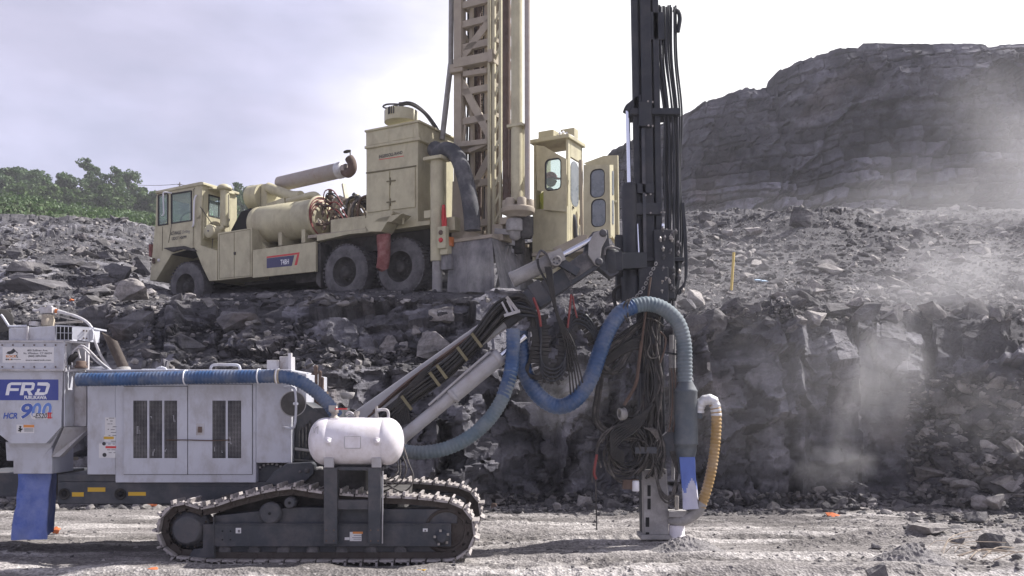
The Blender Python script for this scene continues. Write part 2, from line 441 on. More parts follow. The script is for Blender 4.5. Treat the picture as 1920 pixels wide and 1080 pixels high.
M['red'] = paint('red_cloth', (.50, .05, .05), .8, var=.15, bump=.1)
M['red_dusty'] = paint('dusty_red_cloth', (.22, .075, .068), .9, var=.15, dirt=(.42, .26, .24), dirt_amt=.6, dirt_scale=5, bump=.2)
M['redhose'] = paint('red_air_hose', (.20, .03, .03), .5, var=.15, dirt=(.26, .15, .13), dirt_amt=.4)
M['redpaint'] = paint('red_paint', (.55, .035, .04), .4, var=.05)
M['lens'] = paint('red_lens', (.50, .02, .03), .2, var=.05)
M['amber'] = paint('amber_lens', (.45, .13, .03), .3, var=.1)
M['navy'] = paint('navy_sticker', (.035, .055, .27), .4, var=.05, dirt=(.2, .2, .3), dirt_amt=.25)
M['navydull'] = paint('faded_navy_stripe', (.05, .05, .13), .5, var=.05)
M['letwhite'] = paint('white_lettering', (.72, .72, .76), .4, var=.03)
M['letblack'] = paint('black_lettering', (.03, .03, .035), .5, var=.1)
M['letgrey'] = paint('grey_lettering', (.15, .15, .16), .5, var=.1)
M['letblue'] = paint('blue_lettering', (.05, .10, .38), .4, var=.05)
M['letblue2'] = paint('light_blue_lettering', (.12, .22, .56), .4, var=.05)
M['sticker'] = paint('white_sticker', (.66, .65, .66), .45, var=.04, dirt=(.4, .38, .36), dirt_amt=.3)
M['orange'] = paint('orange_sticker', (.62, .24, .06), .45, var=.05)
M['yellow'] = paint('yellow_sticker', (.60, .36, .02), .45, var=.08, dirt=(.3, .22, .1), dirt_amt=.4)
M['yellowstake'] = paint('yellow_stake_paint', (.56, .40, .08), .6, var=.08)
M['void'] = paint('dark_interior', (.012, .012, .013), .9, var=.1, bump=0)
M['engine'] = paint('greasy_engine_parts', (.05, .048, .046), .6, var=.4, scale=14, dirt=(.26, .25, .23), dirt_amt=.7, dirt_scale=14)
M['exhaust'] = paint('sooty_exhaust_steel', (.055, .042, .036), .8, var=.3, dirt=(.12, .10, .09), dirt_amt=.5, dirt_scale=9, bump=.2)
M['ram'] = paint('dusty_grey_ram_paint', (.30, .29, .285), .55, var=.1, dirt=(.17, .155, .145), dirt_amt=.6, dirt_scale=6, bump=.08)
M['cyclone'] = paint('blue_grey_cyclone_paint', (.075, .09, .108), .5, var=.12, dirt=(.24, .24, .24), dirt_amt=.5, dirt_scale=3, bump=.05)
M['suction'] = paint('dark_suction_hose', (.05, .052, .06), .8, var=.2, dirt=(.22, .215, .22), dirt_amt=.7, dirt_scale=3, bump=.2)
M['strap'] = paint('tan_strap', (.17, .15, .09), .8, var=.15)
M['orange_rock'] = paint('orange_painted_stone', (.66, .17, .05), .8, var=.3, scale=14, dirt=(.20, .12, .10), dirt_amt=.7, dirt_scale=14, bump=.4)
M['hivis'] = paint('green_vest_cloth', (.12, .42, .12), .8, var=.15, bump=.2)
M['grassleaf'] = paint('grass_leaves', (.05, .075, .026), .8, var=.4, scale=.6, bump=0)
M['bark'] = paint('tree_bark', (.09, .075, .06), .9, var=.3)
M['twig'] = paint('dry_root', (.42, .35, .28), .9, var=.2)
M['wood'] = paint('grey_wood_pole', (.16, .13, .11), .9, var=.2)
M['plastic'] = paint('pale_blue_plastic', (.30, .42, .55), .5, var=.1)
ROCK = rock_mat('blue_grey_stone', (.070, .069, .080), (.118, .115, .127), (.215, .208, .214), 1.1, strata=.3, rust=.15, bump=.9, tone=True)
BOULDER = rock_mat('broken_grey_stone', (.078, .075, .080), (.13, .124, .126), (.215, .203, .20), 2.2, strata=.5, fine=14)
PALE = rock_mat('pale_fresh_stone', (.19, .18, .172), (.29, .27, .26), (.39, .365, .35), 3.0, strata=.6, fine=16)
RUBBLE = rock_mat('grey_rubble_stone', (.050, .048, .054), (.084, .081, .088), (.155, .149, .154), 1.3, fine=20, bump=.9)
FARROCK = rock_mat('far_cliff_stone', (.052, .050, .061), (.085, .082, .096), (.145, .14, .155), .30, strata=.12, rust=.2, fine=2.2, tone=True)
ROCKB = rock_mat('dark_block_stone', (.082, .080, .088), (.125, .12, .127), (.19, .18, .18), 1.1, strata=.8, rust=.25)
GROUND = ground_mat()
def glass_mat():
    m, nt, b = new_mat('tinted_window_glass')
    b.inputs['Base Color'].default_value = (.62, .74, .72, 1)
    b.inputs['Transmission Weight'].default_value = .78
    b.inputs['Roughness'].default_value = .06
    b.inputs['IOR'].default_value = 1.12
    return m
M['glass'] = glass_mat()
M['dusty_glass'] = paint('dusty_window_glass', (.16, .18, .20), .25, var=.12, dirt=(.32, .33, .35), dirt_amt=.5, dirt_scale=4, bump=0)
def leaf_mat(name, c1, c2):
    m, nt, b = new_mat(name)
    L = nt.links.new
    geo = N(nt, 'ShaderNodeNewGeometry')
    n = N(nt, 'ShaderNodeTexNoise'); n.inputs['Scale'].default_value = .9; n.inputs['Detail'].default_value = 3
    L(geo.outputs['Position'], n.inputs['Vector'])
    cr = N(nt, 'ShaderNodeValToRGB'); e = cr.color_ramp.elements
    e[0].position = .35; e[0].color = (*c1, 1); e[1].position = .65; e[1].color = (*c2, 1)
    L(n.outputs[0], cr.inputs[0]); L(cr.outputs[0], b.inputs['Base Color'])
    b.inputs['Roughness'].default_value = .6
    b.inputs['Subsurface Weight'].default_value = 0
    tr = N(nt, 'ShaderNodeBsdfTranslucent'); L(cr.outputs[0], tr.inputs[0])
    ms = N(nt, 'ShaderNodeMixShader'); ms.inputs[0].default_value = .3
    o = nt.nodes['Material Output']
    L(b.outputs[0], ms.inputs[1]); L(tr.outputs[0], ms.inputs[2]); L(ms.outputs[0], o.inputs[0])
    return m
M['leaf_a'] = leaf_mat('broadleaf_green', (.040, .085, .026), (.085, .145, .045))
M['leaf_b'] = leaf_mat('light_leaf_green', (.055, .105, .03), (.105, .165, .05))
# ------------------------------------------------------------------ numpy noise
def _h(ix, iy, iz, s):
    h = (ix.astype(np.int64) * 374761393 + iy.astype(np.int64) * 668265263 + iz.astype(np.int64) * 2147483647 + s * 1274126177) & 0xFFFFFFFF
    h = ((h ^ (h >> 13)) * 1274126177) & 0xFFFFFFFF
    h = ((h ^ (h >> 16)) * 2246822519) & 0xFFFFFFFF
    h = h ^ (h >> 15)
    return (h & 0xFFFFFF) / float(0xFFFFFF)

def vnoise(p, s=0):
    i = np.floor(p).astype(np.int64); f = p - i; f = f * f * (3 - 2 * f)
    r = 0
    for dx in (0, 1):
        for dy in (0, 1):
            for dz in (0, 1):
                w = (f[:, 0] if dx else 1 - f[:, 0]) * (f[:, 1] if dy else 1 - f[:, 1]) * (f[:, 2] if dz else 1 - f[:, 2])
                r = r + w * _h(i[:, 0] + dx, i[:, 1] + dy, i[:, 2] + dz, s)
    return r * 2 - 1

def fbm(p, s=0, o=4):
    r, a = 0, .5
    for k in range(o):
        r = r + a * vnoise(p * (2.03 ** k), s + k * 17); a *= .5
    return r

def facet(p, s=0, tilt=1.0):
    """Fractured-block relief: every cell is a flat face with its own offset and tilt, about -1..1."""
    i0 = np.floor(p).astype(np.int64)
    best = np.full(len(p), 1e9); val = np.zeros(len(p))
    for dx in (-1, 0, 1):
        for dy in (-1, 0, 1):
            for dz in (-1, 0, 1):
                a, b, c = i0[:, 0] + dx, i0[:, 1] + dy, i0[:, 2] + dz
                cx, cy, cz = a + _h(a, b, c, s + 1), b + _h(a, b, c, s + 2), c + _h(a, b, c, s + 3)
                ex, ey, ez = p[:, 0] - cx, p[:, 1] - cy, p[:, 2] - cz
                d = np.maximum(np.maximum(np.abs(ex), np.abs(ey)), np.abs(ez)) + .25 * (ex * ex + ey * ey + ez * ez)
                v = (_h(a, b, c, s + 4) * 2 - 1) + tilt * (ex * (_h(a, b, c, s + 5) - .5) + ey * (_h(a, b, c, s + 6) - .5) + ez * (_h(a, b, c, s + 7) - .5)) * 2
                k = d < best
                best = np.where(k, d, best); val = np.where(k, v, val)
    return val

def grid_object(name, X, Y, Z, mat, flip=False, smooth=False):
    R, C = X.shape
    v = np.stack([X, Y, Z], -1).reshape(-1, 3)
    idx = np.arange(R * C).reshape(R, C)
    q = np.stack([idx[:-1, :-1], idx[:-1, 1:], idx[1:, 1:], idx[1:, :-1]], -1).reshape(-1, 4)
    if flip: q = q[:, ::-1]
    me = bpy.data.meshes.new(name)
    me.vertices.add(len(v)); me.vertices.foreach_set('co', v.astype(np.float32).ravel())
    me.loops.add(q.size); me.loops.foreach_set('vertex_index', q.astype(np.int32).ravel())
    me.polygons.add(len(q)); me.polygons.foreach_set('loop_start', np.arange(0, q.size, 4, dtype=np.int32)); me.polygons.foreach_set('loop_total', np.full(len(q), 4, dtype=np.int32))
    me.materials.append(mat)
    me.update(); me.validate()
    me.polygons.foreach_set('use_smooth', [smooth] * len(me.polygons))
    o = bpy.data.objects.new(name, me); COL.objects.link(o)
    return o

def soup_object(name, V, Fc, mats, mi=None):
    """Triangles from numpy arrays as one mesh object."""
    me = bpy.data.meshes.new(name)
    me.vertices.add(len(V)); me.vertices.foreach_set('co', V.astype(np.float32).ravel())
    k = Fc.shape[1]
    me.loops.add(Fc.size); me.loops.foreach_set('vertex_index', Fc.astype(np.int32).ravel())
    me.polygons.add(len(Fc)); me.polygons.foreach_set('loop_start', np.arange(0, Fc.size, k, dtype=np.int32)); me.polygons.foreach_set('loop_total', np.full(len(Fc), k, dtype=np.int32))
    for m in mats: me.materials.append(m)
    if mi is not None: me.polygons.foreach_set('material_index', mi.astype(np.int32))
    me.update(); me.validate()
    me.polygons.foreach_set('use_smooth', [False] * len(me.polygons))
    o = bpy.data.objects.new(name, me); COL.objects.link(o)
    return o

# ------------------------------------------------------------------ ground
def ground_z(x, y):
    p = np.stack([x, y, np.zeros_like(x)], -1)
    near = np.clip((16 - np.abs(y - 8)) / 6, 0, 1)
    z = .05 * fbm(p * .7, 3, 4) + .022 * fbm(p * np.array([2.2, 5.0, 1]), 9, 4)
    z = z + .012 * facet(p * 9, 21, 1.2) * np.clip(.4 + 1.3 * fbm(p * .55, 71, 3), 0, 1)
    # old crawler ruts left across the floor in front of the machine
    for yc in (7.55, 8.42, 10.0):
        d = np.abs(y - yc - .08 * np.sin(x * .35))
        rut = np.exp(-(d / .2) ** 4)
        bars = np.clip(np.sin(x * 2 * np.pi / .16) * 1.4, -1, 1)
        on = np.clip((x - (-.4)) / .6, 0, 1) if yc != 7.55 else 1.0
        z = z - rut * on * (.022 + .014 * bars * (d < .24)) + .035 * np.exp(-((d - .33) / .09) ** 2) * on
    # windrow of fines beside the near track
    z = z + .07 * np.exp(-((y - 8.02) / .16) ** 2) * np.clip(.5 + fbm(p * 1.7, 33, 3), 0, 1) * (x > -5.2)
    return z * near

def axis(a, b, n, lo, hi):
    return np.concatenate([lo, np.linspace(a, b, n), hi])
gx = axis(-9.5, 9.5, 560, [-900, -300, -100, -40, -18, -12], [12, 18, 40, 100, 300, 900])
gy = axis(6.2, 14.2, 330, [-300, -60, -15, 0, 4, 5.4], [16, 30])
GX, GY = np.meshgrid(gx, gy)
GZ = ground_z(GX.ravel(), GY.ravel()).reshape(GX.shape)
g = grid_object('ground', GX, GY, GZ, GROUND)
tag(g, kind='structure')

# ------------------------------------------------------------------ quarry face, bench and slope as one terrain sheet
# columns: photo x -> profile of (distance, photo y)
PROF = {
    -700: [(13.4, 955), (13.8, 850), (14.4, 720), (15.4, 650), (16.6, 610), (17.6, 580), (20, 540), (26, 480), (38, 440), (48, 425), (52, 396), (70, 388), (120, 385), (190, 388)],
    -60: [(13.4, 955), (13.8, 850), (14.4, 715), (15.4, 640), (16.4, 600), (17.4, 575), (19, 545), (20.5, 505), (30, 452), (44, 432), (47, 402), (62, 388), (110, 396), (190, 400)],
    60: [(13.4, 955), (13.7, 850), (14.2, 705), (15.4, 640), (16.3, 600), (17.4, 575), (19, 540), (20.5, 500), (30, 448), (44, 428), (47, 402), (62, 388), (110, 396), (190, 400)],
    130: [(13.5, 955), (13.7, 850), (14.1, 700), (15.2, 640), (16.1, 590), (17.4, 572), (19, 545), (21, 505), (30, 438), (44, 411), (49, 412), (65, 405), (110, 401), (190, 402)],
    230: [(13.5, 955), (13.7, 850), (14.0, 700), (15.0, 650), (15.6, 590), (16.6, 575), (18, 560), (21, 520), (30, 452), (44, 424), (50, 427), (65, 420), (110, 407), (190, 405)],
    330: [(13.6, 955), (13.8, 850), (14.1, 695), (15.0, 650), (15.5, 585), (16.2, 568), (17.6, 562), (22, 557), (30, 482), (44, 446), (52, 442), (65, 432), (110, 412), (190, 408)],
    480: [(13.6, 955), (13.8, 850), (14.0, 690), (14.9, 670), (15.4, 590), (16.0, 566), (17.0, 560), (25, 530), (34, 490), (46, 450), (60, 435), (80, 425), (110, 412), (190, 412)],
    620: [(13.6, 952), (13.75, 820), (13.9, 690), (14.8, 682), (15.2, 600), (15.6, 562), (16.4, 554), (25, 515), (34, 480), (46, 450), (60, 440), (80, 430), (110, 425), (190, 425)],
    780: [(13.6, 952), (13.72, 820), (13.85, 692), (14.7, 684), (15.1, 600), (15.4, 558), (16.4, 549), (25, 515), (34, 480), (46, 455), (60, 445), (80, 440), (110, 435), (190, 435)],
    960: [(13.5, 950), (13.62, 820), (13.8, 702), (14.5, 690), (14.9, 620), (15.2, 552), (16.4, 545), (25, 505), (34, 470), (46, 450), (60, 445), (80, 440), (110, 435), (190, 435)],
    1120: [(13.4, 948), (13.55, 820), (13.8, 710), (14.3, 640), (14.7, 580), (15.6, 560), (17.0, 540), (22, 500), (30, 450), (38, 420), (60, 420), (80, 420), (110, 420), (190, 420)],
    1300: [(13.2, 942), (13.35, 820), (13.55, 700), (13.9, 600), (14.6, 580), (15.6, 562), (18, 530), (23, 480), (30, 434), (36, 406), (44, 410), (80, 408), (110, 410), (190, 410)],
    1400: [(13.1, 938), (13.25, 820), (13.45, 700), (13.8, 600), (14.5, 585), (15.6, 568), (18, 535), (23, 478), (29, 424), (33, 396), (44, 404), (80, 408), (110, 410), (190, 410)],
    1500: [(12.9, 935), (13.05, 820), (13.25, 700), (13.55, 615), (14.2, 590), (15.6, 565), (18, 530), (23, 470), (27, 418), (31, 384), (44, 402), (80, 405), (110, 410), (190, 410)],
    1585: [(12.85, 935), (12.95, 820), (13.1, 700), (13.4, 625), (14.1, 600), (15.6, 570), (18, 530), (23, 470), (28, 420), (32, 392), (44, 400), (80, 405), (110, 410), (190, 410)],
    1612: [(13.5, 930), (13.65, 820), (13.8, 700), (14.1, 640), (14.6, 610), (15.6, 575), (18, 530), (23, 470), (30, 425), (35, 402), (44, 400), (80, 405), (110, 410), (190, 410)],
    1715: [(13.4, 930), (13.5, 820), (13.65, 720), (13.95, 650), (14.5, 625), (15.6, 585), (18, 535), (23, 475), (30, 432), (35, 417), (44, 402), (80, 405), (110, 410), (190, 410)],
    1768: [(12.4, 950), (12.9, 880), (13.4, 790), (13.9, 700), (14.5, 640), (15.6, 590), (18, 520), (23, 470), (30, 425), (35, 405), (44, 402), (80, 405), (110, 410), (190, 410)],
    1850: [(11.6, 985), (12.3, 910), (12.9, 820), (13.5, 720), (14.0, 640), (15.4, 590), (18, 510), (23, 465), (30, 420), (35, 402), (44, 400), (80, 405), (110, 410), (190, 410)],
    2000: [(10.8, 1000), (11.8, 920), (12.7, 830), (13.3, 730), (13.8, 640), (15.2, 580), (18, 500), (23, 460), (30, 415), (35, 400), (44, 400), (80, 405), (110, 410), (190, 410)],
    2900: [(10.8, 1000), (11.8, 920), (12.7, 830), (13.3, 730), (13.8, 640), (15.2, 580), (18, 500), (23, 460), (30, 415), (35, 400), (44, 400), (80, 405), (110, 410), (190, 410)],
}
NSEG = [3, 34, 34, 34, 30, 26, 26, 34, 40, 34, 20, 14, 10, 8]
rng = np.random.default_rng(5)
pk = np.array(sorted(PROF))
cols = np.concatenate([np.linspace(-700, -80, 120), np.linspace(-70, 2000, 640), np.linspace(2010, 2900, 110)])
DP = np.array([[p[0] for p in PROF[k]] for k in pk]); ZP = np.array([[H + (HOR - p[1]) * p[0] / F for p in PROF[k]] for k in pk])
D_ = np.stack([np.interp(cols, pk, DP[:, j]) for j in range(14)], 0)
Z_ = np.stack([np.interp(cols, pk, ZP[:, j]) for j in range(14)], 0)
Z_[0] = -.25
# bays: long runs turned away from the sun, short returns that face it
def saw(x, period, ph):
    t = ((x / period + ph) % 1.0)
    return np.where(t < .86, t / .86, (1 - t) / .14)
wx = cols + 26 * np.sin(cols / 61.0) + 15 * np.sin(cols / 23.0)
bay = (.5 - saw(wx, 190, .15)) * .42 + (.5 - saw(wx, 73, .4)) * .16
bay = bay * np.clip((1560 - cols) / 60, .15, 1)
wj = np.array([.6, 1, 1, .9, .8, .4, .1, 0, 0, 0, 0, 0, 0, 0])
turn = np.interp(cols, [560, 612, 728, 740, 885, 1040, 1056, 1092, 1150, 1165, 1280, 1300, 1420, 1465, 1475], [-.05, -.38, .42, -.05, -.42, .46, .05, -.2, .22, -.05, -.05, 0, -.12, .2, 0])
bay = bay * np.where((cols > 560) & (cols < 1165), .35, 1)
wt = np.array([1, 1, 1, .7, .3, .1, 0, 0, 0, 0, 0, 0, 0, 0])
D_ = D_ + wj[:, None] * bay[None] + wt[:, None] * turn[None]
# broken rim: every few feet a block has come away
rp = np.stack([cols / 95.0, np.zeros_like(cols), np.zeros_like(cols)], -1)
rim = .26 * facet(rp, 51, .5) + .05 * facet(rp * 2.7, 52, .8)
rg_ = np.clip((cols - 1180) / 120, .35, 1)
for j, k in ((3, 1.0), (4, .75), (5, .2)):
    Z_[j] = Z_[j] + k * rim * rg_; D_[j] = D_[j] - k * .9 * np.minimum(rim, 0) * rg_
rows_D, rows_Z, rows_w = [D_[0]], [Z_[0]], [1.0]
for j in range(13):
    n = NSEG[j + 1]
    for k in range(1, n + 1):
        t = k / n
        rows_D.append(D_[j] * (1 - t) + D_[j + 1] * t); rows_Z.append(Z_[j] * (1 - t) + Z_[j + 1] * t)
TD, TZ = np.array(rows_D), np.array(rows_Z)
TX = (cols[None] - 960) / F * np.maximum(TD, 13.8)
# outward direction in the (distance, height) plane
dD, dZ = np.gradient(TD, axis=0), np.gradient(TZ, axis=0)
ln = np.hypot(dD, dZ) + 1e-9
nD, nZ = -dZ / ln, dD / ln
pp = np.stack([TX.ravel(), TD.ravel(), TZ.ravel()], -1)
wp = pp + .18 * np.stack([fbm(pp * 1.3, 50, 3), fbm(pp * 1.3, 60, 3), fbm(pp * 1.3, 70, 3)], -1)
tilt_ = np.array([[1, 0, .06], [0, 1, 0], [-.06, 0, 1]])
wp = wp @ tilt_.T
s2h = np.zeros(len(pp)); s3h = np.zeros(len(pp))
steep = np.clip(np.abs(dZ / ln) * 1.5 - .3, 0, 1).ravel()
dist = TD.ravel()
near = np.clip((26 - dist) / 9, 0, 1)
brk = fbm(pp * .55, 88, 3)
s1 = facet(wp * np.array([.62, .62, .85]), 101, 1.2)
s2 = facet(wp * np.array([1.7, 1.7, 2.6]), 202, 1.3)
s3 = facet(wp * np.array([4.6, 4.6, 7.5]), 303, 1.2)
s2h = np.sign(s2) * np.abs(s2) ** .8; s3h = s3
disp = near * (steep * (.26 * s1 + .12 * s2 * np.clip(.7 + 1.6 * brk, .3, 1.3) + .042 * s3 * np.clip(.6 + 1.8 * brk, .2, 1.3)) + (1 - steep) * (.11 * fbm(pp * .9, 7, 4) + .05 * facet(wp * 3.1, 404, 1.3) * np.clip(.3 + 2 * brk, 0, 1) + .012 * facet(wp * 9, 505, 1.3)))
farw = 1 - near
disp = disp + farw * (.55 * fbm(pp * .28, 8, 5) + .16 * facet(pp * .7, 606, 1.3) * np.clip(.2 + 2 * brk, 0, 1) + .05 * facet(pp * 2.3, 707, 1.3))
disp = disp.reshape(TD.shape)
disp[0] = 0
TD2 = TD + nD * disp; TZ2 = TZ + nZ * disp
TX2 = TX + (near * steep * .05 * facet(wp * np.array([2.5, 2.5, 4]), 909, .6)).reshape(TX.shape)
def gz(x, y):
    """Floor height read off the ground sheet."""
    i = min(max(int(np.searchsorted(gx, x)), 1), len(gx) - 1); j = min(max(int(np.searchsorted(gy, y)), 1), len(gy) - 1)
    u = (x - gx[i - 1]) / (gx[i] - gx[i - 1]); v = (y - gy[j - 1]) / (gy[j] - gy[j - 1])
    return float((GZ[j - 1, i - 1] * (1 - u) + GZ[j - 1, i] * u) * (1 - v) + (GZ[j, i - 1] * (1 - u) + GZ[j, i] * u) * v)
terr = grid_object('quarry_terrain', TX2, TD2, TZ2, ROCK)
terr.data.materials.append(RUBBLE)
tone_ = 1 + .42 * s2h + .30 * s3h
at_ = terr.data.attributes.new('tone', 'FLOAT', 'POINT'); at_.data.foreach_set('value', np.clip(tone_, .45, 1.7).astype(np.float32))
terr.data.materials.append(M['grassleaf'])
# loose slopes carry rubble, the far left crest carries grass
cD = .25 * (TD2[:-1, :-1] + TD2[1:, 1:] + TD2[:-1, 1:] + TD2[1:, :-1]); st = steep.reshape(TD.shape)[:-1, :-1]
cx_ = np.broadcast_to(cols[None, :-1], cD.shape)
nzv = fbm(pp * .8, 77, 3).reshape(TD.shape)[:-1, :-1]
mi = np.where((cD > 14.4) & (st + .25 * nzv < .62) | (cD > 21), 1, 0)
mi = np.where((cD > 49 + 3 * nzv) & (cx_ < 640), 2, mi)
mi = np.where((cD > 17) & (cD < 46) & (cx_ < 330) & (nzv > -.12), 0, mi)
mi = np.where((cD < 14.3) & (cx_ > 1725) & (st < .9), 1, mi)
terr.data.polygons.foreach_set('material_index', mi.ravel().astype(np.int32))
tag(terr, kind='structure')
from mathutils.bvhtree import BVHTree
_bv = BVHTree.FromPolygons([tuple(q) for q in np.stack([TX2, TD2, TZ2], -1).reshape(-1, 3)], [tuple(p.vertices) for p in terr.data.polygons])
def drop(x, y, z0=40.0):
    """Height of the terrain or the pit floor under a point."""
    h = _bv.ray_cast(Vector((x, y, z0)), Vector((0, 0, -1)))
    zg = gz(x, y)
    return max(h[0].z, zg) if h[0] is not None else zg
def seen(px, py):
    """Where the line of a photo position meets the terrain or the floor."""
    d = Vector(((px - 960) / F, 1, (HOR - py) / F))
    dn = d.normalized()
    h = _bv.ray_cast(Vector((0, 0, H)), dn)
    p = h[0]
    if d.z < 0:
        t = -H / d.z
        if p is None or t < p.y: p = Vector((d.x * t, t, 0))
    return p

# ------------------------------------------------------------------ high wall far behind
SIL = [(1080, 380), (1120, 330), (1150, 284), (1170, 278), (1200, 262), (1240, 238), (1285, 219), (1310, 206), (1325, 196), (1360, 186), (1390, 172), (1425, 173), (1457, 171), (1459, 147), (1468, 139), (1500, 127), (1535, 114), (1540, 109), (1590, 98), (1626, 100), (1628, 89), (1725, 90), (1828, 91), (1862, 92), (1866, 97), (1920, 91), (2000, 88), (2100, 96), (2250, 90), (2500, 60)]
fc = np.linspace(1080, 2500, 560)
top = np.interp(fc, [s[0] for s in SIL], [s[1] for s in SIL])
DF0 = np.interp(fc, [1080, 1300, 1600, 1900, 2500], [62, 52, 46, 43, 40])
jag = np.stack([fc / 34.0, np.zeros_like(fc), np.zeros_like(fc)], -1)
top = top + (2.4 * facet(jag, 41, .6) + 1.6 * facet(jag * 3.1, 42, .6)) * np.where(fc > 1625, .35, 1)
ztop = H + (HOR - top) * (DF0 + 2.5) / F
zbot = np.full_like(fc, 5.0)
NR = 260
tt = np.linspace(0, 1, NR)[:, None]
FZ = zbot[None] + (ztop - zbot)[None] * tt
# benches: batter back with height, a talus ramp in the middle, bedding steps
FD = DF0[None] + 2.2 * tt
talus = np.exp(-((fc[None] - 1790 + 160 * (tt - .6)) / 150) ** 2) * np.clip((tt - .55) * 5, 0, 1) * np.clip((.97 - tt) * 8, 0, 1)
FX = (fc[None] - 960) / F * (DF0 + 1.2)[None] * np.ones_like(tt)
fp = np.stack([FX.ravel(), FD.ravel(), FZ.ravel()], -1)
wfp = fp + .35 * np.stack([fbm(fp * .25, 150, 3), fbm(fp * .25, 160, 3), fbm(fp * .25, 170, 3)], -1)
dip = wfp @ np.array([[1, 0, -.05], [0, 1, 0], [.05, 0, 1.0]]).T
ztt = np.broadcast_to(tt, FZ.shape).ravel()
lay = facet(dip * np.array([.03, .03, .62]), 1001, .5); blk = facet(dip * np.array([.36, .36, .62]), 1202, .6); sm = facet(dip * np.array([1.0, 1.0, 1.5]), 1303, .6)
bedded = np.clip(1.35 - np.abs(ztt - .50) * 4.0, 0.15, 1) + np.clip((ztt - .84) * 7, 0, .8)
zl = dip[:, 2] * 1.35 + .22 * fbm(fp * np.array([.10, .10, .02]), 61, 3); li = np.floor(zl); fr = zl - li
lh = _h(li.astype(np.int64), np.zeros(len(li), np.int64), np.zeros(len(li), np.int64), 71)
xj = dip[:, 0] * (.6 + .6 * lh) + lh * 17 + .25 * fbm(fp * .6, 63, 2); xf = xj - np.floor(xj)
bh = _h(np.floor(xj).astype(np.int64), li.astype(np.int64), np.zeros(len(li), np.int64), 73)
joint = np.maximum(np.exp(-(np.minimum(fr, 1 - fr) / .07) ** 2), .7 * np.exp(-(np.minimum(xf, 1 - xf) / .035) ** 2))
bedded = bedded * np.clip(.95 + 1.0 * fbm(fp * .1, 65, 3), .35, 1.2)
fd = .9 * facet(dip * np.array([.12, .12, .22]), 1101, .8) + .30 * lay * np.clip(bedded, .3, 1) + bedded * (.26 * (bh * 2 - 1) + .5 * (lh - .5) + .2 * blk + .14 * sm - .4 * joint) + (1.2 - np.clip(bedded, 0, 1)) * (.5 * fbm(fp * .45, 31, 5) + .2 * facet(fp * 1.5, 1404, 1.3)) + .35 * fbm(fp * .12, 41, 3)
ta = talus.ravel()
fd = fd * (1 - .5 * ta) + ta * (.9 + .35 * facet(fp * 1.2, 1505, 1.4))
fd = .25 + (fd - .25) * np.clip((1 - ztt) / .05, .12, 1)      # the rim keeps its line
FD2 = FD - fd.reshape(FD.shape)
FZ2 = FZ.copy(); FZ2[1:] = FZ2[1:] + (.12 * facet(fp * np.array([.6, .6, .2]), 1606, .4) * np.clip((1 - ztt) / .1, 0, 1)).reshape(FZ.shape)[1:]
back = [(FD2[-1] + 1.5, FZ2[-1] + .1), (FD2[-1] + 60, FZ2[-1] + .5), (FD2[-1] + 62, np.full_like(fc, 4.0))]
FX = np.concatenate([FX, FX[-1:], FX[-1:] * 1.9, FX[-1:] * 1.9]); FD2 = np.concatenate([FD2] + [b[0][None] for b in back]); FZ2 = np.concatenate([FZ2] + [b[1][None] for b in back])
hw = grid_object('far_cliff', FX, FD2, FZ2, FARROCK)
tag(hw, kind='structure')
tn = np.where((ztt > .62) & (ztt < .86), .8, 1.0) + np.clip(bedded, .35, 1) * (.75 * (bh * 2 - 1) + .2 * sm + 1.0 * (lh - .35) - .5 * joint)
tn = np.concatenate([tn + .55 * ta * np.clip(facet(fp * 1.2, 1505, 1.4), 0, 1), np.ones(3 * len(fc))])
at_ = hw.data.attributes.new('tone', 'FLOAT', 'POINT'); at_.data.foreach_set('value', np.clip(tn, .4, 2.2).astype(np.float32))

# ------------------------------------------------------------------ stones
def rock_shape(rnd, n=16, flat=.62, boxy=.55, slab=False):
    bm = bmesh.new()
    for _ in range(n):
        v = Vector((rnd.gauss(0, 1), rnd.gauss(0, 1), rnd.gauss(0, 1))).normalized()
        m = max(abs(v.x), abs(v.y), abs(v.z))
        v = v.lerp(v / m * .85, boxy) * rnd.uniform(.82, 1.0)
        bm.verts.new((v.x, v.y * .8, v.z * flat))
    r = bmesh.ops.convex_hull(bm, input=bm.verts)
    dead = [e for e in r['geom_interior'] if isinstance(e, bmesh.types.BMVert)]
    if dead: bmesh.ops.delete(bm, geom=dead, context='VERTS')
    bmesh.ops.triangulate(bm, faces=bm.faces)
    bm.verts.ensure_lookup_table(); bm.verts.index_update()
    V = np.array([tuple(v.co) for v in bm.verts]); T = np.array([[v.index for v in f.verts] for f in bm.faces])
    bm.free()
    return V, T
rr = random.Random(11)
SHAPES = [rock_shape(rr, rr.choice([10, 12, 14, 16]), rr.uniform(.35, .8), rr.uniform(.3, .9)) for _ in range(14)]

def scatter(name, pts, sizes, mats, seed, kindlabel=None):
    """Loose stones too many to count, as one object."""
    rg = np.random.default_rng(seed)
    Vs, Ts, Ms, off = [], [], [], 0
    for p, s in zip(pts, sizes):
        V, T = SHAPES[rg.integers(len(SHAPES))]
        a, b, c = rg.uniform(0, 6.28), rg.normal(0, .35), rg.normal(0, .35)
        R = np.array(Matrix.Rotation(a, 3, 'Z') @ Matrix.Rotation(b, 3, 'X') @ Matrix.Rotation(c, 3, 'Y'))
        sc = s * np.array([rg.uniform(.8, 1.3), rg.uniform(.7, 1.2), rg.uniform(.6, 1.1)])
        Vs.append((V * sc) @ R.T + np.array(p)); Ts.append(T + off); off += len(V)
        Ms.append(np.full(len(T), rg.integers(len(mats))))
    o = soup_object(name, np.concatenate(Vs), np.concatenate(Ts), mats, np.concatenate(Ms))
    tag(o, kindlabel, None, None, 'stuff')
    return o

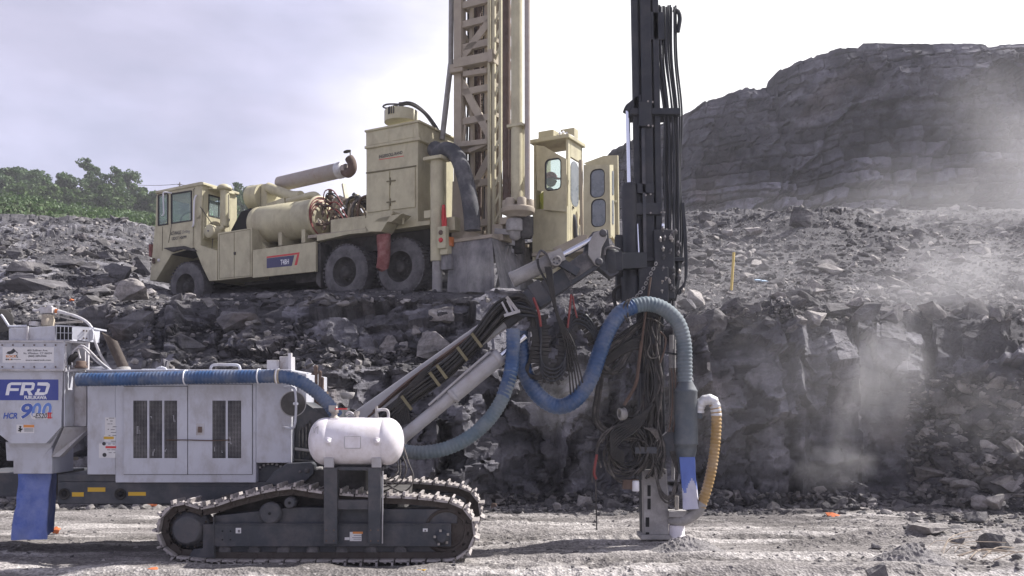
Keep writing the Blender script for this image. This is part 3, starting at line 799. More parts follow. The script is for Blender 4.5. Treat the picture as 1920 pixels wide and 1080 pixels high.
def boulder(name, px, py, wpx, hpx, label, mat=None, seed=1, group=None, rot=0, flat=None, D=None, cat='boulder', shape=None, sink=.3, tilt=0.0, hull=None):
    """One broken block standing on the slope whose photo centre is (px, py)."""
    rnd = random.Random(seed)
    base = seen(px, py + hpx * .45) if D is None else P(px, py + hpx * .45, D)
    d = base.y
    w, h = wpx * d / F / 2, hpx * d / F / 2
    bm = bmesh.new()
    if hull:
        for (a, b) in hull:
            for yy in (-1, 1):
                bm.verts.new((a * w, yy * w * .6 * rnd.uniform(.7, 1), b * h))
    else:
        n = rnd.choice([11, 13, 15])
        for _ in range(n):
            v = Vector((rnd.gauss(0, 1), rnd.gauss(0, 1), rnd.gauss(0, 1))).normalized()
            m = max(abs(v.x), abs(v.y), abs(v.z))
            v = v.lerp(v / m * .9, .7) * rnd.uniform(.85, 1.0)
            bm.verts.new((v.x * w * 1.05, v.y * w * .8, v.z * h * 1.1))
    r = bmesh.ops.convex_hull(bm, input=bm.verts)
    dead = [e for e in r['geom_interior'] if isinstance(e, bmesh.types.BMVert)]
    if dead: bmesh.ops.delete(bm, geom=dead, context='VERTS')
    bmesh.ops.triangulate(bm, faces=bm.faces)
    cuts = 3 if wpx > 35 else 2 if wpx > 16 else 1
    bmesh.ops.subdivide_edges(bm, edges=bm.edges, cuts=cuts, use_grid_fill=True)
    bmesh.ops.triangulate(bm, faces=bm.faces)
    V = np.array([tuple(v.co) for v in bm.verts])
    s = 1.0 / max(w, h, .02)
    bm.normal_update()
    nn = np.array([tuple(v.normal) for v in bm.verts])
    V2 = V + nn * (.07 * facet(V * s * 2.3 + seed, 5, .9) + .06 * fbm(V * s * 3 + seed, 6, 3))[:, None] * max(min(w, h), .02)
    for v, q in zip(bm.verts, V2): v.co = q
    me = bpy.data.meshes.new(name); bm.to_mesh(me); bm.free()
    me.materials.append(mat or BOULDER)
    o = bpy.data.objects.new(name, me); COL.objects.link(o)
    o.location = base + Vector((0, w * .35, h * (1 - sink) * .9))
    o.rotation_euler = (rnd.uniform(-.12, .12), tilt, rot)
    tag(o, label, cat, group)
    return o
# ------------------------------------------------------------------ the crawler drill rig in front
def rprism(mb, poly, Y, depth, mat=0):
    return mb.prism([P(x, y, Y) for x, y in poly], (0, depth, 0), mat)

def crawler_rig():
    ro = P(560, 1060, 9.2); ro.z = 0
    root = empty('drill_rig', ro)
    tag(root, 'white and charcoal crawler drill rig with a long hose-draped boom on the quarry floor', 'drill rig')
    def B(mb, name, mats, parent=root, bevel=None):
        return mb.build(name, mats, parent, off=ro, bevel=bevel)
    X = lambda px, Y: (px - 960) * Y / F
    Z = lambda py, Y: H - (py - HOR) * Y / F

    # ---- crawler tracks -----------------------------------------------------------------
    def track(dy, first):
        Y0, Y1 = 8.30 + dy, 8.63 + dy
        Yr = 8.36
        path_px = [(352, 1004, 56, 'c')]
        cs, cr_ = P(352, 1004, Yr), .265           # drive sprocket
        ci, ci_r = P(836, 1000, Yr), .275          # idler
        # closed centre line: bottom run, idler arc, top run over the carrier rollers, sprocket arc
        pts = []
        bot = Z(1050, Yr)
        cs = Vector((cs.x, 0, bot + cr_ + .02)); ci = Vector((ci.x, 0, bot + ci_r))
        def arc(c, r, a0, a1, n):
            return [Vector((c.x + r * math.cos(math.radians(a0 + (a1 - a0) * i / n)), 0, c.z + r * math.sin(math.radians(a0 + (a1 - a0) * i / n)))) for i in range(n + 1)]
        pts += arc(cs, cr_, 250, 275, 4)
        pts += [Vector((X(430, Yr), 0, bot)), Vector((X(760, Yr), 0, bot))]
        pts += arc(ci, ci_r, 275, 430, 22)
        topz = lambda px, py: Vector((X(px, Yr), 0, Z(py, Yr)))
        pts += [topz(835, 939), topz(770, 932), topz(690, 929), topz(600, 922), topz(552, 914), topz(500, 921), topz(440, 936), topz(385, 952)]
        pts += arc(cs, cr_, 98, 246, 22)
        s = spline(pts + [pts[0]], .02)
        L = [0.0]
        for i in range(1, len(s)): L.append(L[-1] + (s[i] - s[i - 1]).length)
        tot = L[-1]; n = int(round(tot / .147)); pitch = tot / n
        def at(d):
            d = d % tot
            i = int(np.searchsorted(L, d)); i = min(max(i, 1), len(L) - 1)
            t = (d - L[i - 1]) / max(L[i] - L[i - 1], 1e-9)
            return s[i - 1].lerp(s[i], t)
        mb = MB()
        for k in range(n):
            a, b = at((k + .04) * pitch), at((k + .93) * pitch)
            m = (a + b) / 2; d = (b - a); ln = d.length; d /= ln
            nrm = Vector((d.z, 0, -d.x))           # outward for this winding
            ym = (Y0 + Y1) / 2; hy = (Y1 - Y0) / 2
            c = Vector((m.x, ym, m.z))
            mb.obox(c, d * ln / 2, (0, hy, 0), nrm * .011, 1)                       # shoe plate
            mb.obox(c + d * (ln * .40) + nrm * .026, d * .010, (0, hy, 0), nrm * .026, 1)   # tall grouser
            mb.obox(c - d * (ln * .10) + nrm * .014, d * .008, (0, hy * .96, 0), nrm * .012, 1)
            for yy in (Y0 + .085, Y1 - .085):                                         # chain links
                mb.obox(Vector((m.x, yy, m.z)) - nrm * .042, d * ln * .56, (0, .016, 0), nrm * .03, 0)
                mb.cyl(Vector((a.x, yy - .022, a.z)) - nrm * .042, Vector((a.x, yy + .022, a.z)) - nrm * .042, .02, n=8, mat=0)
            for yy in (Y0 + .03, Y1 - .03):
                for q in (-.22, .22):
                    mb.cyl(Vector((m.x, yy, m.z)) + d * ln * q + nrm * .010, Vector((m.x, yy, m.z)) + d * ln * q + nrm * .022, .011, n=6, mat=2)
        B(mb, 'crawler_track', [M['track'], M['shoe'], M['steel']])
        # side frame
        fr = MB()
        Yf = Y0 + .05
        Zb = lambda py: Z(py, Yr)
        def fp(poly, y, dep): fr.prism([Vector((X(a, Yr), y, Zb(b))) for a, b in poly], (0, dep, 0), 0)
        fp([(402, 968), (402, 982), (857, 982), (857, 955), (640, 955), (600, 952), (545, 952), (500, 957)], Yf + .03, .17)
        fp([(402, 983), (402, 1024), (846, 1024), (846, 983)], Yf - .02, .24)
        fp([(400, 1025), (400, 1040), (822, 1040), (836, 1025)], Yf + .05, .12)
        fp([(380, 983), (401, 983), (401, 1046), (352, 1046), (362, 1030), (380, 1028)], Yf + .01, .2)
        fr.box(X(402, Yr), X(846, Yr), Yf - .03, Yf + .22, Zb(983.5), Zb(980.5))
        fr.box(X(402, Yr), X(404, Yr), Yf - .035, Yf + .2, Zb(1046), Zb(968))
        fp([(560, 955), (560, 975), (700, 975), (715, 958)], Yf + .06, .12)
        fo = B(fr, 'track_frame', [M['dark']], bevel=.006)
        for grp in (((449, 994, 10, 10, 0), (450, 995, 4, 5, 2)), ((798, 993, 9, 6, 0), (798, 994, 3, 3, 2)), ((668, 1005, 22, 17, 0), (672, 998, 19, 4, 1), (652, 1009, 9, 5, 0), (672, 1003, 15, 1, 2), (670, 1007, 17, 1, 2), (671, 1010, 14, 1, 2))):
            sm = MB()
            for px, py, w, h, mi in grp:
                c = Vector((X(px, Yr), Yf - .0225 - (.0015 if mi else 0), Zb(py)))
                sm.obox(c, (w / 2 / 199, 0, 0), (0, .001, 0), (0, 0, h / 2 / 199), mi)
            if first: B(sm, 'warning_sticker', [M['sticker'], M['orange'], M['letgrey']], fo)
        bm_ = MB()
        for px, py in ((419, 995), (434, 995), (419, 1011), (434, 1011)):
            c = Vector((X(px, Yr), Yf - .021, Zb(py)))
            bm_.cyl(c, c - Vector((0, .004, 0)), .008, n=8)
        B(bm_, 'bolt_hole', [M['void']], fo)
        # carrier rollers, track rollers
        for px, py, r in ((508, 962, .105), (545, 942, .055)):
            mb = MB(); c = Vector((X(px, Yr), Y0 + .015, Zb(py)))
            mb.lathe(c, (0, 1, 0), [(0, r * .8), (.012, r), (.10, r), (.112, r * .85), (.22, r * .85)], 28)
            mb.cyl(c - Vector((0, .006, 0)), c, .014, n=8, mat=1)
            B(mb, 'carrier_roller', [M['dark'], M['void']])
        for px in (420, 475, 530, 585, 640, 695, 750):
            mb = MB(); c = Vector((X(px, Yr), Y0 + .07, bot + .085))
            mb.lathe(c, (0, 1, 0), [(0, .05), (.01, .062), (.06, .062), (.07, .05), (.13, .05), (.14, .062), (.19, .062)], 18)
            B(mb, 'track_roller', [M['dark_dusty']])
        # drive sprocket with flat motor cover, idler wheel
        mb = MB(); c = Vector((cs.x, Y0 + .02, cs.z))
        mb.lathe(c, (0, 1, 0), [(0, .118), (.012, .137), (.05, .137), (.055, .155), (.09, .155), (.095, .19), (.25, .19)], 36)
        for k in range(15):
            a = 2 * math.pi * k / 15; e = Vector((math.cos(a), 0, math.sin(a))); t = Vector((-e.z, 0, e.x))
            mb.obox(c + e * .205 + Vector((0, .17, 0)), e * .03, t * .02, (0, .03, 0), 1)
            mb.cyl(c + e * .172 + Vector((0, .085, 0)), c + e * .172 + Vector((0, .098, 0)), .012, n=8, mat=1)
        B(mb, 'drive_sprocket', [M['dark'], M['track']])
        mb = MB(); c = Vector((ci.x, Y0 + .09, ci.z))
        mb.lathe(c, (0, 1, 0), [(0, .17), (.01, .225), (.05, .232), (.10, .232), (.14, .225), (.15, .17)], 36)
        mb.torus(c + Vector((0, -.002, 0)), (0, 1, 0), .19, .02, 32, 8)
        B(mb, 'idler_wheel', [M['track']])
        mb = MB(); c = Vector((X(829, Yr), Yf - .02, Zb(1007)))
        mb.lathe(c, (0, -1, 0), [(0, .075), (.008, .075), (.010, .05), (.022, .05), (.024, .035)], 12)
        for k in range(5):
            a = 2 * math.pi * k / 5 + .5
            mb.obox(c + Vector((math.cos(a) * .066, -.012, math.sin(a) * .066)), (.011, 0, 0), (0, .005, 0), (0, 0, .011), 1)
        B(mb, 'idler_axle', [M['dark'], M['steel']])
    track(0, True)
    track(1.57, False)
    # cross members and slew deck between the tracks
    mb = MB()
    mb.box(X(450, 9.2), X(760, 9.2), 8.6, 9.9, .42, .62)
    mb.box(X(560, 9.2), X(700, 9.2), 8.75, 9.75, .62, .86)
    mb.box(X(520, 9.2), X(545, 9.2), 8.5, 10.0, .36, .5)
    mb.box(X(720, 9.2), X(745, 9.2), 8.5, 10.0, .36, .5)
    B(mb, 'undercarriage', [M['under']], bevel=.01)

    # ---- engine house --------------------------------------------------------------------
    Yb = 8.8
    x0, x1 = X(163, Yb), X(545, Yb)
    zt, zb = Z(697, Yb), Z(905, Yb)
    mb = MB()
    mb.box(X(216, Yb), X(480, Yb), Yb, 10.15, zb, zt)                              # hood main
    mb.box(x0, X(216, Yb), Yb + .004, 10.15, Z(890, Yb), zt - .003)
    mb.box(X(480, Yb), x1, Yb, 10.15, Z(868, Yb), zt)
    mb.box(x0 - .01, x1 + .012, Yb - .012, 10.16, zt, zt + .022)                    # roof lip
    house = B(mb, 'engine_house', [M['white']], bevel=.008)
    # right-hand end: lit upper panel, open bay under it
    mb = MB()
    mb.box(x1, x1 + .09, Yb + .28, 10.1, zt - .34, zt - .01)
    mb.box(x1 - .015, x1 + .012, Yb - .012, Yb + .015, Z(868, Yb), zt, 0)
    B(mb, 'end_panel', [M['white']], house, bevel=.006)
    mb = MB()
    mb.box(x1 + .002, x1 + .36, 8.95, 10.05, .75, zt - .36)
    mb.prism([Vector((x1 + .02, 8.94, zt - .32)), Vector((x1 + .10, 8.94, zt - .30)), Vector((x1 + .42, 8.94, zt - .52)), Vector((x1 + .42, 8.94, .8)), Vector((x1 + .02, 8.94, .8))], (0, .9, 0))
    for k in range(9):
        mb.box(x1 + .05 + .035 * k, x1 + .065 + .035 * k, 8.92, 8.939, .95 + .02 * (k % 3), 1.25 + .03 * (k % 4), 1)
    mb.cyl((x1 + .02, 8.9, 1.06), (x1 + .34, 8.9, 1.02), .016, n=8, mat=2)
    mb.cyl((x1 + .02, 8.88, .95), (x1 + .30, 8.88, .93), .012, n=8, mat=1)
    mb.cyl((x1 + .16, 8.87, .86), (x1 + .30, 8.87, .85), .035, n=10, mat=2)
    B(mb, 'pump_bay', [M['dark'], M['engine'], M['dusty_steel']])
    # vent doors
    def door(xa, xb, vents, name='vent_door'):
        d = MB()
        za, zc = Z(889, Yb), Z(725 if xa < 300 else 721, Yb)
        xs, xe = X(xa, Yb), X(xb, Yb)
        # leaf built around its openings
        vz0, vz1 = Z(859, Yb), Z(751, Yb)
        d.box(xs, xe, Yb - .014, Yb + .002, za, vz0); d.box(xs, xe, Yb - .014, Yb + .002, vz1, zc)
        cur = xs
        for (a, b) in vents:
            d.box(cur, X(a, Yb), Yb - .0139, Yb + .002, vz0, vz1); cur = X(b, Yb)
        d.box(cur, xe, Yb - .0139, Yb + .002, vz0, vz1)
        o = B(d, name, [M['white']], house)
        for (a, b) in vents:
            g = MB(); xa_, xb_ = X(a, Yb), X(b, Yb)
            g.box(xa_, xb_, Yb - .0022, Yb - .0012, vz0, vz1, 1)
            n = 9
            for i in range(n + 1):
                t = xa_ + (xb_ - xa_) * i / n
                g.box(t - .002, t + .002, Yb - .012, Yb - .008, vz0, vz1)
            k = int((vz1 - vz0) / .0125)
            for i in range(k + 1):
                t = vz0 + (vz1 - vz0) * i / k
                g.box(xa_, xb_, Yb - .0085, Yb - .0045, t - .0022, t + .0022)
            rn = random.Random(int(a))
            for _ in range(2 if a != 280 else 6):      # dusty scraps of the core behind the mesh
                t = rn.uniform(vz0 + .05, vz1 - .05); q = rn.uniform(xa_ + .01, xb_ - .01)
                g.obox((q, Yb - .003, t), (rn.uniform(.004, .012), 0, 0), (0, .0004, 0), (rn.uniform(-.01, .01), 0, rn.uniform(.006, .04)), 2)
            B(g, 'vent_grille', [M['curtain'], M['void'], M['letwhite']], o)
        gap = MB()
        for (u0, u1, w0, w1) in ((xs - .005, xs, za, zc), (xe, xe + .004, za, zc), (xs - .005, xe + .004, za - .005, za), (xs - .005, xe + .004, zc, zc + .005)):
            gap.box(u0, u1, Yb - .003, Yb - .001, w0, w1)
        B(gap, 'door_gap', [M['void']], o)
        return o
    door(233, 352, [(251, 277), (281, 305), (309, 333)])
    dr = door(353.5, 473, [(399, 424), (428, 453)])
    mb = MB()
    mb.box(X(369, Yb), X(384, Yb), Yb - .018, Yb - .0142, Z(816, Yb), Z(794, Yb)); mb.box(X(373, Yb), X(380, Yb), Yb - .028, Yb - .0182, Z(811, Yb), Z(800, Yb), 1)
    B(mb, 'door_latch', [M['white_dirty'], M['rust']], dr)
    mb = MB()
    mb.tube(spline([P(312, 825, Yb - .02), P(352, 825, Yb - .03), P(395, 826, Yb - .03), P(430, 825, Yb - .02)], .03), .006, 6)
    B(mb, 'tie_strap', [M['rust']], house)
    mb = MB()
    for px, py, w, h, mi in ((207, 799, 20, 33, 0), (206, 822, 21, 13, 0), (201, 845, 31, 27, 0), (204, 821, 19, 5, 1), (208, 838.5, 20, 4, 2)):
        c = P(px, py, Yb + .002); e = {0: 0, 1: .0015, 2: .0015}[mi]
        mb.obox(c - Vector((0, e, 0)), (w / 2 / 189, 0, 0), (0, .0012, 0), (0, 0, h / 2 / 189), mi)
    for px, py, w, h in ((196, 853, 8, 8), (195, 832, 7, 7), (201, 787, 2, 2), (203, 805, 2, 2)):
        mb.lathe(P(px, py, Yb + .0007), (0, -1, 0), [(0, w / 2 / 189), (.001, w / 2 / 189)], 10, 3)
    rn = random.Random(4)
    for i in range(26):
        px, py = rn.uniform(203, 216), 784 + (i % 13) * 5.4
        mb.obox(P(px, py, Yb + .0002), (rn.uniform(1.5, 4) / 189, 0, 0), (0, .0008, 0), (0, 0, .6 / 189), 4)
    B(mb, 'warning_sticker', [M['sticker'], M['yellow'], M['redpaint'], M['letblack'], M['letgrey']], house)
    # grab rails on the roof
    for a, b, y, y2 in ((145, 207, 690, 698), (292, 313, 689, 698), (394, 451, 684, 697)):
        mb = MB()
        mb.tube(spline([P(a, y2, Yb + .15), P(a + 3, y + 2, Yb + .15), P(a + 12, y, Yb + .15), P((a + b) / 2, y, Yb + .15), P(b - 12, y, Yb + .15), P(b - 3, y + 2, Yb + .15), P(b, y2, Yb + .15)], .02), .014, 8)
        B(mb, 'grab_rail', [M['white']], house)
    mb = MB(); mb.box(X(240, Yb), X(308, Yb), Yb + .3, Yb + .8, zt + .02, Z(689, Yb)); B(mb, 'roof_cover', [M['white']], house, bevel=.01)
    # exhaust stack, slash cut, leaning
    mb = MB()
    a, b = P(232, 690, Yb + .25), P(203, 626, Yb + .25); ax = (b - a).normalized()
    u = ax.orthogonal().normalized(); w = ax.cross(u)
    vs = []; n = 20
    for k in range(n):
        t = 2 * math.pi * k / n; e = (u * math.cos(t) + w * math.sin(t)) * .052
        vs.append(a + e)
    for k in range(n):
        t = 2 * math.pi * k / n; e = (u * math.cos(t) + w * math.sin(t)) * .052
        vs.append(b + e + ax * (-e.x * 1.5 - .03))
    mb.add(vs, [(k, (k + 1) % n, n + (k + 1) % n, n + k) for k in range(n)], 0, True)
    mb.lathe(a - Vector((0, 0, .05)), (-.1, 0, 1), [(0, .075), (.05, .07), (.06, .058)], 20, 1)
    B(mb, 'exhaust_pipe', [M['exhaust'], M['dusty_steel']], house)
    # things standing behind the roof edge at its right end
    mb = MB()
    mb.box(X(500, 9.6), X(523, 9.6), 9.6, 9.8, zt, Z(675, 9.6)); mb.box(X(523, 9.6), X(545, 9.6), 9.62, 9.8, zt, Z(668, 9.6)); mb.box(X(540, 9.55), X(546, 9.55), 9.55, 9.61, zt, Z(662, 9.6))
    B(mb, 'air_intake', [M['white_dirty']], house, bevel=.006)
    mb = MB()
    for px, y0, y1, r in ((592, 690, 735, .022), (600, 700, 738, .018), (586, 705, 735, .016), (605, 712, 740, .014)):
        mb.lathe(P(px, y1, 9.5), (0, 0, 1), [(0, r), (.05, r * 1.5), (.07, r), ((y1 - y0) / 175, r), ((y1 - y0) / 175 + .01, r * 1.3), ((y1 - y0) / 175 + .03, r * .6)], 10)
    mb.box(X(582, 9.5), X(612, 9.5), 9.45, 9.6, Z(760, 9.5), Z(734, 9.5))
    B(mb, 'hydraulic_fitting', [M['rust']])
    mb = MB(); mb.lathe(P(651, 748, 9.6), (0, 0, 1), [(0, .05), (.03, .075), (.07, .085), (.072, .075)], 16); B(mb, 'air_cap', [M['dusty_steel']])
    # round mirror seen from behind and the grab loop beside it
    mb = MB(); c = P(550, 757, 8.62)
    mb.lathe(c, (.12, -1, 0), [(-.015, .05), (0, .118), (.012, .121), (.016, .115), (.018, .0001)], 36)
    mb.torus(c + Vector((0, -.012, 0)), (.12, -1, 0), .121, .006, 36, 6, 1)
    mb.cyl(c + Vector((.01, -.02, 0)), c + Vector((.05, -.04, 0)), .014, n=8, mat=2)
    B(mb, 'mirror', [M['under'], M['dusty_steel'], M['letwhite']], house)
    mb = MB()
    mb.tube(spline([P(533, 726, Yb - .03), P(545, 726, 8.68), P(553, 733, 8.6), P(555, 760, 8.58), P(553, 795, 8.58), P(547, 803, 8.64), P(531, 801, Yb - .02)], .02), .0125, 8)
    B(mb, 'grab_rail', [M['white']], house)
    # dark chassis skirt with round lamps and yellow labels
    mb = MB()
    mb.box(X(104, Yb), X(600, Yb), Yb + .04, 10.0, Z(946, Yb), Z(904, Yb))
    mb.box(X(104, Yb), X(216, Yb), Yb + .041, 10.0, Z(904, Yb), Z(890, Yb) + .0)
    mb.box(X(-60, 9.3), X(104, 9.3), 9.2, 10.0, .55, .8)
    mb.box(X(330, Yb), X(470, Yb), Yb + .032, Yb + .05, Z(943, Yb), Z(912, Yb))
    sk = B(mb, 'chassis_skirt', [M['dark']], bevel=.012)
    for px, py in ((121, 926), (226, 926)):
        mb = MB(); mb.lathe(P(px, py, Yb + .04), (0, -1, 0), [(0, .055), (.012, .058), (.016, .05), (.004, .042), (.002, .0001)], 24); mb.ball(P(px, py, Yb + .045), .03, 1)
        B(mb, 'socket', [M['rubber'], M['void']], sk)
    mb = MB()
    for px, py, w, h in ((146, 927, 22, 8), (181, 918, 33, 8), (257, 926, 33, 7)):
        mb.obox(P(px, py, Yb + .039), (w / 2 / 188, 0, 0), (0, .0012, 0), (0, 0, h / 2 / 188))
    B(mb, 'yellow_label', [M['yellow']], sk)
    # tilt bracket at the house foot with pins, ram and the coiled wheel behind
    mb = MB()
    rprism(mb, [(497, 905), (514, 884), (538, 869), (583, 867), (588, 872), (588, 888), (570, 905), (545, 918)], 8.72, .16)
    br = B(mb, 'tilt_bracket', [M['dark']], bevel=.008)
    for px, py, r in ((576, 882, .026), (563, 884, .014)):
        mb = MB(); mb.lathe(P(px, py, 8.72), (0, -1, 0), [(0, r), (.01, r), (.012, r * .5), (.018, r * .5)], 14); B(mb, 'pivot_pin', [M['dark_dusty']], br)
    mb = MB(); mb.cyl(P(590, 884, 8.8), P(612, 905, 8.8), .035, n=14); mb.cyl(P(600, 893, 8.8), P(625, 920, 8.8), .045, n=14); B(mb, 'tilt_ram', [M['silver']])
    mb = MB()
    c = P(512, 905, 8.95)
    mb.lathe(c, (0, -1, 0), [(-.1, .18), (.0, .19), (.05, .19), (.06, .17)], 32)
    for k in range(8):
        a = math.radians(60 + k * 13); mb.obox(c + Vector((math.cos(a) * .195, -.03, math.sin(a) * .195)), (.012, 0, 0), (0, .05, 0), (0, 0, .01), 1)
    B(mb, 'cable_reel', [M['dark'], M['dusty_steel']])

    # ---- dust collector at the rear -------------------------------------------------------
    Yc = 8.7
    mb = MB()
    rprism(mb, [(-70, 694), (118, 692), (114, 801), (86, 832), (20, 832), (-20, 800), (-70, 790)], Yc, .45)             # lower casing
    rprism(mb, [(-75, 641), (121, 639), (120, 693), (-75, 693)], Yc - .02, .50)                                       # filter casing
    rprism(mb, [(16, 616), (103, 611), (103, 639), (16, 640)], Yc - .01, .45)                                          # header
    mb.prism([P(12, 829, Yc + .08), P(97, 827, Yc + .08), P(114, 802, Yc + .02), P(90, 852, Yc + .14), P(78, 862, Yc + .16), P(32, 862, Yc + .16)], (0, .24, 0), 0)
    mb.prism([P(10, 828, Yc + .1), P(20, 832, Yc + .1), P(114, 806, Yc + .1), P(78, 864, Yc + .12), P(12, 864, Yc + .12)], (0, .2, 0), 0)
    mb.box(X(12, Yc), X(86, Yc), Yc + .12, Yc + .55, Z(890, Yc), Z(832, Yc))
    dc = B(mb, 'dust_collector', [M['white']], bevel=.006)
    mb = MB()                                                                                                         # flanges and bolts
    mb.box(X(-75, Yc), X(122, Yc), Yc - .035, Yc - .021, Z(695.5, Yc), Z(692, Yc)); mb.box(X(-75, Yc), X(122, Yc), Yc - .035, Yc - .021, Z(642, Yc), Z(638.5, Yc))
    for i in range(7):
        for py in (688, 647):
            mb.cyl(P(-4 + i * 20 + 8, py, Yc - .02), P(-4 + i * 20 + 8, py, Yc - .03), .008, n=6, mat=1)
    for px in (54,):
        mb.box(X(px - 1.5, Yc), X(px + 1.5, Yc), Yc - .03, Yc - .012, Z(640, Yc), Z(612, Yc))
    B(mb, 'flange', [M['white_dirty'], M['rust']], dc)
    mb = MB()                                                                                                         # side fins: sunlit posts
    xr = X(118, Yc)
    mb.box(xr + .001, xr + .012, Yc + .01, Yc + .2, Z(800, Yc), Z(694, Yc)); mb.box(xr + .001, xr + .012, Yc + .27, Yc + .43, Z(800, Yc), Z(700, Yc))
    mb.box(xr + .001, xr + .13, Yc + .205, Yc + .262, Z(800, Yc), Z(700, Yc), 1)
    mb.prism([Vector((xr, Yc + .02, Z(801, Yc))), Vector((xr + .13, Yc + .3, Z(801, Yc))), Vector((xr - .10, Yc + .12, Z(858, Yc))), Vector((xr - .16, Yc + .08, Z(858, Yc)))], (0, .1, 0), 1)
    B(mb, 'side_panel', [M['white'], M['white_dirty']], dc, bevel=.004)
    mb = MB()                                                                                                         # inspection box with hose tangle
    mb.box(X(121, Yc), X(165, 8.9), Yc + .14, Yc + .17, Z(696, Yc), Z(640, Yc), 0)
    for q0, q1 in (((121, 696), (165, 692)), ((121, 640), (165, 643))): mb.bar(P(*q0, Yc + .0), P(*q1, Yc + .12), .03, .02, 1)
    mb.bar(P(164, 696, Yc + .12), P(165, 641, Yc + .12), .03, .025, 1, up=(1, 0, 0)); mb.bar(P(122.5, 696, Yc), P(122.5, 641, Yc), .02, .02, 1, up=(1, 0, 0))
    bx = B(mb, 'valve_box', [M['white_dirty'], M['white_dirty']], dc, bevel=.003)
    mb = MB()
    mb.lathe(P(152, 690, Yc + .07), (0, 0, 1), [(0, .055), (.02, .06), (.03, .045), (.06, .05), (.07, .035)], 16)
    mb.tube(spline([P(150, 672, Yc + .06), P(146, 655, Yc + .04), P(152, 648, Yc), P(165, 655, Yc - .02), P(190, 680, Yc + .05), P(212, 697, Yc + .15)], .03), .011, 8, 1)
    mb.tube(spline([P(136, 690, Yc + .06), P(134, 670, Yc + .05), P(140, 656, Yc + .0), P(155, 652, Yc), P(180, 677, Yc + .02), P(206, 695, Yc + .15)], .03), .009, 8, 1)
    mb.tube(spline([P(130, 680, Yc + .08), P(138, 668, Yc + .04), P(145, 664, Yc + .06)], .02), .03, 8, 2)
    B(mb, 'valve', [M['rust'], M['white_dirty'], M['rubber']], bx)
    mb = MB()                                                                                                         # slotted end box and mesh on the header
    mb.prism([P(136, 613, Yc - .005), P(168, 616, Yc + .1), P(167, 640.5, Yc + .1), P(136, 636, Yc - .005)], (.01, .2, 0), 0)
    mb.prism([P(106, 611, Yc - .004), P(136, 613, Yc - .004), P(136, 637, Yc - .004), P(106, 638, Yc - .004)], (0, .004, 0), 1)
    mb.prism([P(104, 609, Yc - .01), P(176, 614, Yc + .15), P(176, 617, Yc + .15), P(104, 612, Yc - .01)], (0, .28, 0), 0)
    for i in range(5):
        px = 106 + i * 7.4; mb.bar(P(px, 612, Yc - .012), P(px, 637, Yc - .012), .005, .005, 0, up=(1, 0, 0))
    for py in (612, 624, 637): mb.bar(P(104, py, Yc - .013), P(137, py + .5, Yc - .013), .005, .005, 0)
    for px, py in ((157, 620), (162.5, 620.6), (157, 634), (162.5, 634.6)): mb.cyl(P(px, py, Yc + .045), P(px, py, Yc + .075), .008, n=8, mat=2)
    mb.prism([P(168, 618, Yc + .1), P(173, 617, Yc + .1), P(175, 624, Yc + .1), P(174, 636, Yc + .1), P(168, 640, Yc + .1)], (0, .02, 0), 0)
    B(mb, 'end_box', [M['white'], M['void'], M['rust']], dc)
    mb = MB()                                                                                                         # valve head on top with pipes
    mb.lathe(P(90, 611, Yc + .2), (0, 0, 1), [(0, .062), (.07, .062), (.075, .055), (.11, .055)], 16, 0)
    mb.obox(P(91, 582, Yc + .2), (.06, 0, 0), (0, .05, 0), (0, 0, .03), 1); mb.cyl(P(78, 580, Yc + .2), P(104, 583, Yc + .2), .022, n=10, mat=1)
    mb.obox(P(94, 576, Yc + .2), (.02, 0, 0), (0, .02, 0), (0, 0, .015), 1); mb.cyl(P(104, 583, Yc + .2), P(109, 584, Yc + .2), .025, n=6, mat=2); mb.cyl(P(109, 584, Yc + .2), P(124, 587, Yc + .2), .022, .015, n=10, mat=1)
    mb.tube(spline([P(62, 581, Yc + .2), P(70, 582, Yc + .2), P(78, 579, Yc + .2)], .02), .014, 8, 1)
    mb.obox(P(66, 607, Yc + .15), (.035, 0, 0), (0, .05, 0), (0, 0, .02), 1)
    B(mb, 'valve_head', [M['cream_dusty'], M['white_dirty'], M['amber']], dc)
    mb = MB()
    mb.tube(spline([P(116, 586, Yc + .2), P(140, 592, Yc + .2), P(162, 603, Yc + .2), P(175, 620, Yc + .2), P(178, 640, Yc + .2), P(190, 668, Yc + .3), P(205, 690, Yc + .3), P(214, 698, Yc + .3)], .03), .014, 8)
    mb.tube(spline([P(100, 590, Yc + .2), P(130, 598, Yc + .2), P(155, 602, Yc + .2)], .05), .008, 6, 1)
    mb.cyl(P(102, 606, Yc + .22), P(155, 603, Yc + .22), .01, n=8, mat=1)
    B(mb, 'air_line', [M['white_dirty'], M['steel']], dc)
    mb = MB()
    mb.tube(spline([P(2, 590, Yc + .1), P(8, 598, Yc + .1), P(15, 609, Yc + .1), P(20, 612, Yc + .1), P(50, 611, Yc + .1)], .02), .012, 8)
    B(mb, 'grab_rail', [M['white']], dc)
    mb = MB(); mb.lathe(P(3, 602, 9.3), (.2, -1, .1), [(0, .10), (.02, .125), (.025, .12), (.026, .0001)], 30); B(mb, 'rear_lamp', [M['under']], dc)
    # ---- lettering on the collector
    mb = MB()
    yq = Yc - .0012
    mb.obox(P(51.5, 731, Yc), (58 / 191, 0, 0), (0, .001, 0), (0, 0, 19.5 / 191), 0)
    pl = B(mb, 'maker_sign', [M['navy']], dc)
    mb = MB()
    def glyph(poly, Y=yq, m=0): mb.prism([P(a, b, Y - .0016) for a, b in poly], (0, .0012, 0), m)
    # F
    def par(cx, pts): return [(cx + x + (741 - y) * .20, y) for x, y in pts]
